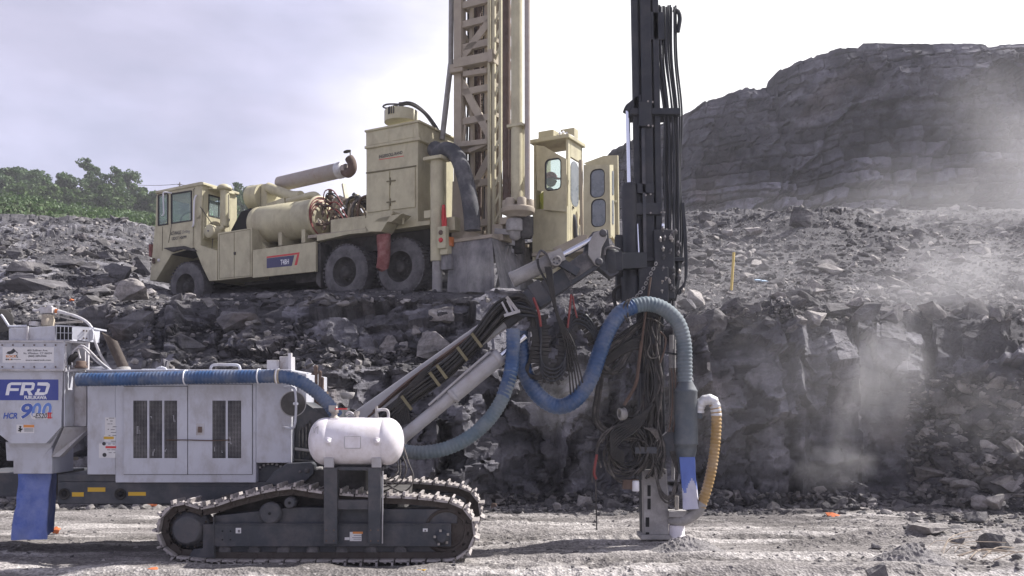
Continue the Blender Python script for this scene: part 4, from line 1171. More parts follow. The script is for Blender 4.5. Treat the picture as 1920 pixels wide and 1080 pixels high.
    glyph(par(10, [(0, 741), (6.5, 741), (6.5, 717), (2, 719), (0, 722)])); glyph(par(10, [(6.6, 717), (26, 717), (26, 722), (6.6, 722)])); glyph(par(10, [(6.6, 728), (23, 728), (23, 733), (6.6, 733)]))
    # R
    glyph(par(37, [(0, 741), (6.5, 741), (6.5, 717), (0, 717)])); glyph(par(37, [(6.6, 717), (20, 717), (24, 719), (24.5, 722), (6.6, 722)])); glyph(par(37, [(19, 722), (24.5, 722), (24, 730), (19, 733)])); glyph(par(37, [(6.6, 728), (19, 728), (19, 733), (6.6, 733)])); glyph(par(37, [(12, 733), (18, 733), (24.5, 741), (17, 741)]))
    # D
    glyph(par(64, [(2, 717), (20, 717), (25, 720), (26, 724), (2, 722.5)])); glyph(par(64, [(20, 722.5), (26, 724), (24, 738), (18, 741), (19, 736)])); glyph(par(64, [(1, 741), (18, 741), (19.5, 735.5), (1, 735.5)])); glyph(par(64, [(4, 729), (9.5, 729), (8, 735.5), (3, 735.5)]))
    text_mesh(mb, 'FURUKAWA', .046, P(45.5, 748.3, yq), (1, 0, 0), (0, 0, 1), 0, bold=.002, width=42 / 191)
    B(mb, 'lettering', [M['letwhite']], pl)
    mb = MB()
    text_mesh(mb, 'HCR', .078, P(5.5, 784.5, Yc - .0002), (1, 0, 0), (0, 0, 1), 0, bold=.003, shear=.25, width=27 / 191)
    B(mb, 'lettering', [M['letblue']], dc); mb = MB()
    text_mesh(mb, '9', .205, P(33.5, 784, Yc - .0005), (1, 0, 0), (0, 0, 1), 3, bold=.009, shear=.22, width=25 / 191)
    text_mesh(mb, '9', .2, P(34.5, 783.6, Yc - .0016), (1, 0, 0), (0, 0, 1), 0, bold=.005, shear=.22, width=22 / 191)
    text_mesh(mb, '0', .205, P(55.5, 784, Yc - .0008), (1, 0, 0), (0, 0, 1), 3, bold=.012, shear=.22, width=22 / 191)
    text_mesh(mb, '0', .205, P(57, 783.2, Yc - .0019), (1, 0, 0), (0, 0, 1), 1, bold=.006, shear=.22, width=18.5 / 191)
    text_mesh(mb, '0', .205, P(75, 784, Yc - .0011), (1, 0, 0), (0, 0, 1), 3, bold=.012, shear=.22, width=22 / 191)
    text_mesh(mb, '0', .205, P(76.5, 783.2, Yc - .0022), (1, 0, 0), (0, 0, 1), 1, bold=.006, shear=.22, width=18.5 / 191)
    mb.obox(P(79, 780, Yc - .0040), (18 / 191, 0, 0), (0, .0002, 0), (0, 0, 5 / 191), 3)
    B(mb, 'lettering', [M['letblue'], M['letblue2'], M['redpaint'], M['sticker'], M['letblack']], dc); mb = MB()
    text_mesh(mb, '-ES20', .068, P(62, 784, Yc - .0045), (1, 0, 0), (0, 0, 1), 4, bold=.001, shear=.2, width=26 / 191)
    text_mesh(mb, 'II', .075, P(89.5, 784, Yc - .0045), (1, 0, 0), (0, 0, 1), 2, bold=.004, width=6 / 191)
    for yy in (774.6, 783.2): mb.obox(P(93, yy, Yc - .0062), (4.6 / 191, 0, 0), (0, .0004, 0), (0, 0, .9 / 191), 2)
    B(mb, 'lettering', [M['letblue'], M['letblue2'], M['redpaint'], M['sticker'], M['letblack']], dc)
    mb = MB()
    mb.obox(P(47.5, 804, Yc), (16.5 / 191, 0, 0), (0, .001, 0), (0, 0, 8 / 191), 0); mb.obox(P(54, 799, Yc - .0016), (10 / 191, 0, 0), (0, .0004, 0), (0, 0, 2.5 / 191), 1)
    for (a, b, c2, d2) in ((35, 803, 41, 806), (38, 801, 38, 810), (34, 808, 42, 804), (36, 799.6, 40, 800)): mb.bar(P(a, b, Yc - .0022), P(c2, d2, Yc - .0022), .012, .0008, 2, up=(0, 1, 0))
    for k in range(4): mb.obox(P(54, 803.4 + 1.8 * k, Yc - .0016), (8.5 / 191, 0, 0), (0, .0004, 0), (0, 0, .3 / 191), 2)
    B(mb, 'warning_sticker', [M['sticker'], M['orange'], M['letblack']], dc)
    Yt = Yc - .02
    mb = MB()
    mb.obox(P(53, 665.5, Yt), (48 / 191, 0, 0), (0, .001, 0), (0, 0, 14.5 / 191), 0)
    sg = B(mb, 'owner_sign', [M['sticker']], dc)
    mb = MB()
    tx = lambda s, px, py, wpx, h: text_mesh(mb, s, h, P(px, py, Yt - .0012), (1, 0, 0), (0, 0, 1), 0, bold=.0006, width=wpx / 191)
    tx('405 Sullivan Ave.', 51, 658.6, 39, .026); tx('So. Windsor, CT 06074', 44, 664, 53, .026); tx('(860) 289-0506', 53, 669.2, 34, .026); tx('www.eastrock.com', 48, 676.5, 48, .022)
    gl = lambda poly, m, e=0: mb.prism([P(a, b, Yt - .0028 - e) for a, b in poly], (0, .0012, 0), m)
    gl([(11.5, 662.5), (15, 659), (20, 658), (25, 653.5), (29, 659), (24, 663), (18, 664.5)], 1)
    gl([(25, 653.5), (26.5, 654.5), (33.5, 662), (32, 663)], 1, .0005)
    gl([(30, 666), (33, 664), (31.5, 667), (34, 671), (32, 670.5)], 1, .0004)
    text_mesh(mb, 'ROCK', .03, P(11, 670, Yt - .0018), (1, 0, 0), (0, 0, 1), 2, bold=.001, width=20 / 191)
    for k in range(4): mb.lathe(P(12 + k * 3.4, 674, Yt - .001), (0, -1, 0), [(0, 1.5 / 191), (.0008, 1.5 / 191)], 10, 2 if k == 2 else 1)
    mb.obox(P(32, 674, Yt - .0014), (7 / 191, 0, 0), (0, .0003, 0), (0, 0, .5 / 191), 0)
    B(mb, 'lettering', [M['letgrey'], M['letblack'], M['orange']], sg)
    # blue drop bag under the hopper
    def cloth_bag(corners_top, corners_bot, seed, name, mats, par, creases):
        nu, nv = 20, 22
        t = [Vector(q) for q in corners_top]; b_ = [Vector(q) for q in corners_bot]
        V, Fs, Mi = [], [], []
        per = 4 * nu
        for j in range(nv + 1):
            v = j / nv
            for i in range(per):
                s, u = divmod(i, nu); u /= nu
                p = t[s].lerp(t[(s + 1) % 4], u).lerp(b_[s].lerp(b_[(s + 1) % 4], u), v)
                c = (t[0] + t[1] + t[2] + t[3]) / 4 * (1 - v) + (b_[0] + b_[1] + b_[2] + b_[3]) / 4 * v
                o = (p - c); o.z = 0
                q = np.array([[p.x * 7 + seed, p.y * 7, p.z * 4]])
                k = 1 + .26 * float(fbm(q, 3, 3)[0]) * min(1, v * 2.5) + .03 * math.sin(9 * u + 4 * v + seed + s) * min(1, v * 3) - .10 * math.sin(math.pi * v) * (1 if s % 2 else .2)
                V.append(c + o * k + Vector((0, 0, p.z - c.z)))
        for j in range(nv):
            for i in range(per):
                Fs.append((j * per + i, j * per + (i + 1) % per, (j + 1) * per + (i + 1) % per, (j + 1) * per + i))
        mb = MB(); mb.add(V, Fs, 0, True)
        if creases:
            for k, f in enumerate(Fs):
                s, u = divmod(k % per, nu); v = (k // per) / nv
                if creases(s, u / nu, v): mb.m[k] = 1
        return B(mb, name, mats, par)
    cloth_bag([P(34, 868, 8.98), P(103, 866, 8.98), P(107, 864, 9.3), P(40, 864, 9.3)], [P(21, 1013, 8.94), P(87, 1011, 8.94), P(101, 997, 9.3), P(30, 997, 9.3)], 3, 'dust_bag', [M['bag'], M['bag_dusty']], root,
              lambda s, u, v: False)
    mb = MB(); mb.prism([P(33, 863, 8.93), P(107, 861, 8.93), P(107, 867, 8.93), P(33, 868, 8.93)], (0, .44, 0)); B(mb, 'bag_clamp', [M['cream_dusty']], dc)

    # ---- air receiver on its stand ----------------------------------------------------------
    Yk = 8.42
    kx0, kx1, kz, kr = X(580, Yk), X(757, Yk), Z(827.5, Yk), .226
    mb = MB()
    prof = []
    for i in range(9):
        a = math.pi / 2 * i / 8; prof.append((.16 - .16 * math.cos(a), max(kr * math.sin(a) ** .85, 1e-4)))
    Lk = kx1 - kx0
    prof += [(.19, kr), (.195, kr * .985), (.20, kr), (Lk - .20, kr), (Lk - .195, kr * .985), (Lk - .19, kr)]
    for i in range(8, -1, -1):
        a = math.pi / 2 * i / 8; prof.append((Lk - .16 + .16 * math.cos(a), max(kr * math.sin(a) ** .85, 1e-4)))
    mb.lathe((kx0, Yk, kz), (1, 0, 0), prof, 56)
    tank = B(mb, 'air_tank', [M['tank']])
    for px in (616, 707):
        mb = MB(); c = P(px, 828, Yk - kr + .006); c.y = Yk - kr + .012
        mb.lathe(c, (0, -1, 0), [(0, .040), (.012, .040), (.016, .034), (.018, .024), (.03, .024), (.032, .012), (.05, .012)], 20)
        B(mb, 'tank_port', [M['tank']], tank)
    mb = MB()
    c = P(661, 829.5, 8.19); c.y = Yk - kr - .001
    mb.obox(c, (14 / 200, 0, 0), (0, .003, 0), (0, 0, 10 / 200), 0)
    mb2 = MB()
    for (a, b, c2, d2) in ((646, 818.5, 676, 818.5), (646, 840.5, 676, 840.5), (646, 818.5, 646, 840.5), (676, 818.5, 676, 840.5)):
        p, q = P(a, b, 8.19), P(c2, d2, 8.19); p.y = q.y = Yk - kr - .003
        mb.bar(p, q, .005, .004, 1, up=(0, 1, 0))
    B(mb, 'name_plate', [M['tank'], M['white_dirty']], tank)
    mb = MB()                                                                       # scribbled mark on the left end
    for (a, b, c2, d2) in ((591, 803, 597, 799), (597, 799, 596, 813), (591, 803, 590, 811), (588, 801, 589, 812)):
        def onc(px, py):
            z = Z(py, 8.3); dy = math.sqrt(max(.221 ** 2 - (z - kz) ** 2, 0)); return Vector((X(px, Yk - dy), Yk - dy - .006, z))
        mb.tube([onc(a, b), onc(c2, d2)], .0018, 5)
    B(mb, 'marking', [M['letgrey']], tank)
    top = kz + kr
    mb = MB()                                                                        # ball valve with red lever, fittings, bent pipe
    mb.lathe((X(627, Yk), Yk, top - .015), (0, 0, 1), [(0, .05), (.02, .045), (.03, .028), (.055, .028), (.06, .04), (.10, .04), (.105, .03), (.13, .03)], 14)
    mb.obox((X(625, Yk), Yk - .01, top + .085), (.035, 0, 0), (0, .035, 0), (0, 0, .03))
    mb.box(X(630, Yk), X(652, Yk), Yk - .05, Yk - .035, top + .075, top + .089, 1)
    B(mb, 'ball_valve', [M['steel'], M['redpaint']], tank)
    mb = MB(); mb.lathe((X(668, Yk), Yk + .03, top - .01), (0, 0, 1), [(0, .018), (.03, .018), (.04, .028), (.07, .028)], 10)
    B(mb, 'tank_fitting', [M['steel']], tank)
    mb = MB(); mb.lathe((X(706, Yk), Yk, top - .01), (0, 0, 1), [(0, .02), (.03, .02), (.07, .014), (.12, .014)], 10)
    mb.tube(spline([(X(728, Yk), Yk, top - .01), (X(728, Yk), Yk, top + .04), (X(725, Yk), Yk, top + .07), (X(716, Yk), Yk, top + .075), (X(706, Yk), Yk, top + .07)], .01), .014, 8, 2)
    B(mb, 'vent_pipe', [M['steel'], M['redpaint'], M['white_dirty']], tank)
    mb = MB(); mb.tube(spline([(X(664, Yk), Yk + .06, top - .02), (X(660, Yk), Yk + .06, top + .03), (X(652, Yk), Yk + .08, top + .05), (X(645, Yk), Yk + .1, top + .03)], .01), .012, 8, 2)
    B(mb, 'bent_pipe', [M['steel'], M['redpaint'], M['white_dirty']], tank)
    mb = MB()                                                                        # posts, cross bar, saddles
    Yp = 8.25
    mb.box(X(607, Yp), X(632, Yp), Yp, Yp + .10, Z(1020, Yp), Z(877, Yp)); mb.box(X(690, Yp), X(714, Yp), Yp, Yp + .10, Z(1020, Yp), Z(877, Yp))
    mb.box(X(632, Yp), X(690, Yp), Yp + .02, Yp + .09, Z(956, Yp), Z(938, Yp))
    mb.box(X(604, Yp), X(717, Yp), Yp + .05, Yp + .42, Z(883, Yp), Z(876, Yp))
    st = B(mb, 'tank_stand', [M['dark']], bevel=.005)
    for px in (617, 706):
        mb = MB(); mb.box(X(px - 9, Yp), X(px + 9, Yp), Yp - .012, Yp + .02, Z(876.5, Yp), Z(858, Yp)); B(mb, 'saddle', [M['boomwhite']], st, bevel=.003)
    mb = MB()
    for px in (612, 626, 695, 709):
        for py in (994, 1014): mb.cyl(P(px, py, Yp), P(px, py, Yp) - Vector((0, .005, 0)), .008, n=8)
    B(mb, 'bolt_hole', [M['rust']], st)
    mb = MB(); mb.cyl(P(718, 883, Yp - .0), P(717, 1019, Yp), .006, n=6); B(mb, 'pale_edge_rod', [M['boomwhite']], st)  # thin pale rod along the right edge of the dark post
    mb = MB(); rprism(mb, [(661, 967), (775, 971), (776, 976), (690, 974), (661, 973)], 8.5, .2); mb.bar(P(671, 968, 8.5), P(668, 960, 8.5), .01, .01); mb.bar(P(681, 968, 8.5), P(676, 958, 8.5), .01, .01)
    B(mb, 'step_plate', [M['shoe']])
    mb = MB()                                                                        # loops of thin line under the tank
    mb.tube(spline([P(757, 838, 8.5), P(766, 868, 8.45), P(775, 893, 8.4), P(770, 912, 8.4), P(755, 922, 8.4), P(737, 915, 8.4), P(722, 905, 8.4), P(715, 890, 8.4)], .02), .009, 6)
    mb.tube(spline([P(750, 862, 8.5), P(750, 890, 8.45), P(738, 905, 8.4), P(717, 913, 8.4), P(700, 905, 8.5)], .02), .008, 6)
    mb.tube(spline([P(744, 862, 8.5), P(746, 885, 8.45), P(728, 899, 8.4), P(712, 899, 8.4)], .02), .007, 6)
    mb.tube(spline([P(755, 855, 8.52), P(762, 880, 8.5), P(750, 905, 8.5), P(728, 918, 8.5), P(712, 922, 8.5)], .02), .008, 6)
    B(mb, 'drain_line', [M['hose_dusty']])

    # ---- boom ------------------------------------------------------------------------------
    Ya, Yz = 9.35, 9.55
    pb = lambda px, py, k=.5: P(px, py, Ya + (Yz - Ya) * k)
    mb = MB()                                                                        # boom foot hidden behind the tank and the main box
    mb.bar(P(640, 812, 9.4), P(955, 590, 9.45), .22, .20)
    mb.bar(P(940, 602, 9.44), P(1010, 552, 9.46), .22, .22, 1)
    boom = B(mb, 'boom', [M['boomwhite'], M['dark']], bevel=.02)
    mb = MB()                                                                        # dark outer arm
    mb.bar(P(985, 572, 9.46), P(1122, 480, 9.5), .20, .215)
    mb.bar(P(1000, 560, 9.46), P(1022, 546, 9.46), .25, .27)
    mb.prism([P(1052, 503, 9.38), P(1085, 478, 9.38), P(1120, 462, 9.38), P(1128, 488, 9.38), P(1082, 520, 9.38), P(1068, 527, 9.38)], (0, .22, 0), 1)
    B(mb, 'boom_arm', [M['dark'], M['dark_dusty']], bevel=.012)
    mb = MB()                                                                        # lift cylinder
    a, b = P(748, 826, 9.15), P(948, 660, 9.2)
    mb.cyl(a, a.lerp(b, .52), .066, n=24); mb.cyl(a.lerp(b, .5), b.lerp(a, .08), .083, n=24); mb.lathe(a.lerp(b, .49), b - a, [(0, .07), (.0, .088), (.05, .088), (.05, .07)], 24)
    mb.lathe(b.lerp(a, .09), b - a, [(0, .083), (.0, .09), (.07, .09), (.07, .05)], 24)
    mb.tube([a.lerp(b, .3) + Vector((-.02, -.05, .09)), a.lerp(b, .6) + Vector((-.02, -.05, .11)), a.lerp(b, .86) + Vector((-.02, -.05, .12))], .013, 8)
    mb.tube([a.lerp(b, .35) + Vector((.0, .02, .10)), a.lerp(b, .86) + Vector((.0, .02, .13))], .013, 8)
    mb.lathe(a, (0, 1, 0), [(-.08, .075), (.08, .075)], 18)
    lc = B(mb, 'lift_cylinder', [M['boomwhite']])
    mb = MB(); mb.cyl(b.lerp(a, .04), P(985, 630, 9.22), .036, n=16); B(mb, 'piston_rod', [M['chrome']], lc)
    mb = MB()                                                                        # feed-tilt cylinder on top of the arm
    a, b = P(962, 524, 9.4), P(1050, 482, 9.4)
    mb.lathe(a, b - a, [(-.02, .075), (-.015, .085), (.01, .088), (.03, .083), ((b - a).length, .083), ((b - a).length, .06)], 26)
    mb.tube([a + Vector((.0, -.05, .07)), a.lerp(b, .5) + Vector((0, -.05, .075)), b + Vector((0, -.03, .08))], .010, 8)
    mb.obox(P(1043, 484, 9.36), (.07, 0, .03), (0, .10, 0), (-.026, 0, .06)); mb.lathe(P(1043, 489, 9.26), (0, -1, 0), [(0, .055), (.02, .055), (.022, .04), (.012, .035), (.012, .001)], 20)
    mb.obox(P(1066, 501, 9.34), (.10, 0, -.06), (0, .05, 0), (.022, 0, .036), 1)
    for k in range(5):
        t = 2 * math.pi * k / 5; mb.cyl(P(1043, 489, 9.24) + Vector((.03 * math.cos(t), 0, .03 * math.sin(t))), P(1043, 489, 9.23) + Vector((.03 * math.cos(t), -.004, .03 * math.sin(t))), .009, n=6, mat=1)
    tc_ = B(mb, 'feed_tilt_cylinder', [M['ram'], M['dark']])
    mb = MB(); mb.cyl(P(1056, 478, 9.4), P(1112, 448, 9.4), .032, n=16); B(mb, 'piston_rod', [M['chrome']], tc_)
    mb = MB()                                                                        # boomerang link, motor and neck to the mast
    rprism(mb, [(1104, 455), (1113, 437), (1130, 430), (1138, 434), (1138, 446), (1128, 465), (1126, 483), (1130, 492), (1124, 499), (1116, 496), (1103, 478)], 9.33, .05, 0)
    rprism(mb, [(1098, 452), (1112, 434), (1140, 430), (1144, 462), (1160, 475), (1160, 512), (1145, 520), (1120, 500), (1094, 480)], 9.42, .2, 1)
    lk = B(mb, 'mast_link', [M['ram'], M['dark']], bevel=.008)
    for px, py in ((1131, 437), (1123, 491)):
        mb = MB(); mb.lathe(P(px, py, 9.33), (0, -1, 0), [(0, .042), (.012, .042), (.014, .028), (.03, .028)], 14); B(mb, 'pivot_pin', [M['dark']], lk)
    mb = MB()
    mb.lathe(P(1148, 518, 9.5), (-.12, 0, 1), [(0, .03), (.02, .085), (.06, .10), (.20, .105), (.27, .10), (.30, .07)], 22)
    mb.obox(P(1150, 492, 9.5), (.09, 0, 0), (0, .09, 0), (0, 0, .1)); mb.tube(spline([P(1133, 478, 9.38), P(1136, 466, 9.38), P(1150, 464, 9.38), P(1162, 468, 9.4)], .02), .014, 8, 1)
    mb.bar(P(1140, 492, 9.6), P(1205, 490, 9.75), .2, .17)
    B(mb, 'swing_motor', [M['black'], M['dark_dusty']], bevel=.01)
    # hose bundle strapped along the boom
    rn = random.Random(8)
    mb = MB()
    for k in range(26):
        o1, o2 = rn.uniform(-1, 1), rn.uniform(-1, 1)
        s0 = rn.uniform(-6, 6)
        pts = [P(700 + 30 * rn.random(), 792 + 14 * o1, 9.28 + .06 * o2), P(770, 742 + 17 * o1, 9.24 + .06 * o2), P(838, 692 + 18 * o1, 9.24 + .06 * o2), P(890, 640 + 20 * o1, 9.24 + .07 * o2), P(932, 590 + 22 * o1 + s0, 9.25 + .08 * o2), P(975, 570 + 20 * o2, 9.24 + .08 * o1), P(1003 + 10 * o2, 585 + 12 * o2, 9.26 + .06 * o1), P(1010 + 12 * o1, 625 + 12 * o2, 9.3 + .05 * o2)]
        mb.tube(spline(pts, .05), rn.choice([.011, .014, .016, .018]), 7, rn.choice([0, 0, 0, 1]))
    for k in range(8):
        mb.tube(spline([P(748 + 3 * k, 800 - k, 9.2), P(742 + 3 * k, 770 - 3 * k, 9.2), P(752 + 4 * k, 738 - 4 * k, 9.18), P(790 + 4 * k, 716 - 6 * k, 9.18)], .03), .010, 6)
    B(mb, 'hose_bundle', [M['rubber'], M['black']], boom)
    mb = MB()
    mb.tube(spline([P(700, 772, 9.28), P(760, 719, 9.27), P(830, 667, 9.27), P(892, 622, 9.27), P(915, 602, 9.27)], .05), .015, 8)
    mb.tube(spline([P(690, 782, 9.3), P(760, 724, 9.29), P(830, 672, 9.29), P(892, 627, 9.29)], .05), .012, 8)
    B(mb, 'rusty_pipe', [M['rust']], boom)
    for px, py in ((765, 756), (817, 712), (830, 698), (868, 665), (895, 640), (960, 572)):
        mb = MB(); c = P(px, py, 9.24)
        d = Vector((.80, 0, .6)); mb.obox(c + Vector((0, -.105, 0)), d * .016, (0, .006, 0), Vector((-.6, 0, .8)) * .085); mb.obox(c + Vector((-.052, -.06, .069)), d * .016, (0, .05, 0), Vector((-.6, 0, .8)) * .006)
        B(mb, 'hose_strap', [M['strap'] if px != 960 else M['steel']], boom)
    mb = MB()
    for q in (0, 10): mb.bar(P(941 + q, 566 - q * .3, 9.1), P(953 + q, 590 - q * .3, 9.1), .02, .02, 0, up=(0, 1, 0))
    mb.bar(P(945, 592, 9.08), P(975, 583, 9.08), .03, .03)
    B(mb, 'hose_clamp', [M['boomwhite']], boom)
    # cable carrier hanging in a W
    mb = MB()
    cc = spline([P(1008, 596, 9.3), P(1014, 640, 9.3), P(1013, 682, 9.3), P(1024, 703, 9.3), P(1040, 704, 9.32), P(1056, 690, 9.34), P(1062, 652, 9.36), P(1064, 618, 9.38), P(1078, 597, 9.4), P(1098, 603, 9.42), P(1112, 622, 9.45), P(1122, 645, 9.5)], .035)
    for i in range(len(cc) - 1):
        d = (cc[i + 1] - cc[i]).normalized(); s = d.cross(Vector((0, 1, 0))).normalized()
        mb.obox(cc[i], d * .017, (0, .06, 0), s * (.085 if i % 3 else .11))
    for k in range(4):
        mb.tube(spline([q + Vector((0, -.07 - .005 * k, .04 * (k - 1.5))) for q in cc[::3]], .05), .012, 6, 1)
    B(mb, 'cable_carrier', [M['rubber'], M['black']])
    mb = MB()
    for k in range(7):
        r1 = rn.uniform(-6, 6); r2 = rn.uniform(0, 16)
        mb.tube(spline([P(1006 + r1, 630, 9.26), P(996 + r1 * .5, 668, 9.26), P(985 + r2 * .5, 690 + r2, 9.25), P(1000 + r2, 704 + r2 * .6, 9.25), P(1022 + r2, 700, 9.25), P(1040 + r1, 680, 9.27)], .03), .009, 6)
    for k in range(5):
        mb.tube(spline([P(1022 + 3 * k, 500, 9.2), P(1030 + 2 * k, 540, 9.2), P(1043 + k, 590, 9.22), P(1058 + 4 * k, 640, 9.25), P(1066 + 5 * k, 690, 9.27), P(1070 + 6 * k, 740 - 4 * k, 9.3)], .04), .009, 6)
    B(mb, 'loose_hoses', [M['rubber']])
    mb = MB()                                                                        # hanging chain and red lashing
    def chain(p0, p1, m, r=.016):
        p0, p1 = Vector(p0), Vector(p1); n = max(2, int((p1 - p0).length / (r * 2.6)))
        d = (p1 - p0).normalized(); s = d.orthogonal().normalized(); s2 = d.cross(s)
        for i in range(n):
            c = p0.lerp(p1, (i + .5) / n); e = s if i % 2 else s2
            mb.torus(c, e, r, r * .32, 10, 5, m)
    chain(P(1070, 510, 9.3), P(1073, 580, 9.32), 0); chain(P(1073, 585, 9.32), P(1075, 640, 9.32), 0, .008)
    B(mb, 'hanging_chain', [M['dark_dusty']])
    for pts, r in (([P(1071, 552, 9.28), P(1067, 590, 9.28), P(1064, 615, 9.28)], .013), ([P(1074, 555, 9.28), P(1077, 575, 9.28), P(1082, 596, 9.28)], .009), ([P(1000, 558, 9.16), P(1010, 585, 9.16), P(1014, 612, 9.2)], .015)):
        mb = MB(); mb.tube(spline(pts, .03), r, 6); B(mb, 'red_lashing', [M['redhose']])

    # ---- feed mast -------------------------------------------------------------------------
    Ym = 9.8
    lean = lambda py: (1012 - py) * .017                 # stands a touch out of plumb
    mx = lambda px, py: P(px - lean(py), py, Ym)
    ztop = -330
    def col(a, b, y0, y1, yn, dep, mb, m=0, taper=0):
        mb.prism([P(a - lean(y0), y0, yn), P(b - lean(y0), y0, yn), P(b - lean(y1) , y1, yn), P(a - lean(y1), y1, yn)], (0, dep, 0), m)
    mb = MB()
    col(1203, 1251, ztop, 1000, Ym + .06, .16, mb); col(1201, 1213, ztop, 620, Ym, .06, mb); col(1240, 1252, ztop, 620, Ym, .06, mb)
    col(1217, 1237, ztop, 520, Ym - .02, .08, mb)
    mast = B(mb, 'feed_mast', [M['black']], bevel=.01)
    mb = MB(); col(1216, 1222, 240, 1000, Ym - .06, .05, mb)
    col(1206, 1249, 700, 900, Ym - .01, .1, mb)
    B(mb, 'slide_rail', [M['dark']], mast)
    mb = MB()                                                                        # crossheads and hose guide
    col(1196, 1290, 202, 214, Ym - .04, .3, mb); col(1212, 1235, 190, 236, Ym - .07, .1, mb)
    mb.prism([P(1170, 203, Ym), P(1174, 196, Ym), P(1196, 178, Ym), P(1210, 176, Ym), P(1210, 212, Ym), P(1186, 212, Ym), P(1178, 208, Ym)], (0, .14, 0))
    B(mb, 'hose_guide', [M['black']], mast, bevel=.006)
    for q in ((1206, 1238, 344, 362, Ym - .06, .1), (1200, 1250, 380, 402, Ym - .05, .1), (1190, 1292, 482, 490, Ym - .06, .1), (1232, 1262, 22, 74, Ym, .2)):
        mb = MB(); col(*q, mb); B(mb, 'cross_bracket', [M['black']], mast, bevel=.006)
    for px, py in ((1215, 190), (1224, 191), (1216, 235), (1224, 236), (1211, 366), (1220, 364), (1220, 399), (1240, 398), (1246, 398), (1250, 430)):
        mb = MB(); mb.cyl(P(px, py, Ym - .08), P(px, py, Ym - .055), .011, n=8); B(mb, 'bolt', [M['shoe']], mast)
    mb = MB()                                                                        # feed cylinder
    mb.cyl(P(1183, 545, Ym), P(1180, 350, Ym), .085, n=20); mb.lathe(P(1180, 352, Ym), (0, 0, 1), [(0, .075), (.01, .08), (.04, .08), (.05, .05)], 20); mb.cyl(P(1185, 570, Ym), P(1184, 520, Ym), .12, n=20)
    col(1183, 1212, 365, 400, Ym + .02, .12, mb); col(1165, 1200, 440, 560, Ym + .02, .16, mb)
    fcx = B(mb, 'feed_cylinder', [M['black']], mast)
    mb = MB(); mb.cyl(P(1180, 352, Ym), P(1177, 205, Ym + .04), .024, n=14); mb.cyl(P(1200, 520, Ym - .02), P(1195, 420, Ym - .02), .014, n=10); mb.cyl(P(1243, 460, Ym - .03), P(1243, 420, Ym - .03), .02, n=10)
    B(mb, 'piston_rod', [M['chrome']], fcx)
    mb = MB()                                                                        # supply hoses running over the top guide
    for k in range(12):
        px0 = 1236 + k * 3.4 + rn.uniform(-1, 1); e = rn.uniform(-3, 3); yy = Ym + .02 + .05 * (k % 3)
        top_ = 12 + rn.uniform(-3, 3)
        mb.tube(spline([P(px0 - 7, top_, yy), P(px0 - 6 + e * .4, 110, yy), P(1244 + k * 2.9 + e, 215, yy), P(1246 + k * 2.9 - e, 330, yy), P(1247 + k * 2.8 + e, 430, yy - .03), P(1244 + k * 3 - e, 520, yy - .05), P(1236 + k * 2 + 2 * e, 575, yy - .08)], .06), .0115, 7)
    for k in range(3):
        mb.tube(spline([P(1278 + k * 2, 380, Ym + .02), P(1283 + k * 2, 450, Ym + .02), P(1285 + k, 520, Ym), P(1280 - 4 * k, 545, Ym), P(1272, 552, Ym)], .03), .010, 7)
    mb.tube(spline([P(1262, 18, Ym + .1), P(1272, 22, Ym + .1), P(1275, 35, Ym + .1), P(1271, 60, Ym + .1)], .03), .025, 7)
    B(mb, 'mast_hoses', [M['black']], mast)
    mb = MB()                                                                        # hammer drifter and its fittings
    col(1206, 1262, 500, 566, Ym - .14, .2, mb); col(1236, 1274, 430, 560, Ym - .1, .14, mb, 0)
    mb.lathe(P(1225, 560, Ym - .1), (0, 0, -1), [(0, .10), (.2, .10), (.22, .06), (.5, .06)], 16)
    dr_ = B(mb, 'rock_drill', [M['black']], mast, bevel=.012)
    for k in range(26):
        px, py = rn.uniform(1238, 1280), rn.uniform(428, 560)
        c = P(px, py, Ym - .13); d = Vector((rn.uniform(-.3, .3), 0, 1)).normalized()
        mb = MB(); mb.lathe(c, d, [(0, .012), (.02, .012), (.022, .018), (.04, .018), (.042, .01), (.06, .01)], 8, 0)
        B(mb, 'hose_fitting', [M[rn.choice(['steel', 'dark_dusty', 'dark_dusty'])]], dr_)
    mb = MB()
    chain(P(1232, 490, Ym - .16), P(1204, 545, Ym - .18), 0, .02); chain(P(1204, 545, Ym - .18), P(1178, 570, Ym - .2), 0, .02)
    B(mb, 'lashing_chain', [M['dusty_steel']], mast)
    mb = MB(); mb.tube(spline([P(1220, 520, Ym - .2), P(1214, 565, Ym - .22), P(1206, 620, Ym - .2), P(1200, 672, Ym - .18)], .03), .013, 7); mb.tube(spline([P(1203, 640, Ym - .2), P(1198, 680, Ym - .2), P(1192, 720, Ym - .2), P(1170, 760, Ym - .2)], .03), .02, 7)
    B(mb, 'rusty_hose', [M['rust']], mast)
    # hose ropes round the lower mast
    mb = MB()
    for k in range(30):
        a = rn.uniform(-1, 1); b2 = rn.uniform(-1, 1); yy = Ym - .08 - .1 * rn.random()
        mb.tube(spline([P(1226 + 18 * a, 565, yy), P(1222 + 16 * b2, 640, yy), P(1226 + 18 * a, 720, yy - .02), P(1222 + 22 * b2, 790, yy - .03), P(1216 + 34 * a, 840 + 12 * b2, yy - .05), P(1220 + 30 * b2, 880 + 20 * a, yy - .03)], .05), rn.choice([.010, .012, .015]), 6, rn.choice([0, 0, 1]))
    B(mb, 'mast_hose_rope', [M['rubber'], M['hose_dusty']], mast)
    mb = MB()                                                                        # hanging loops left of the mast, upper
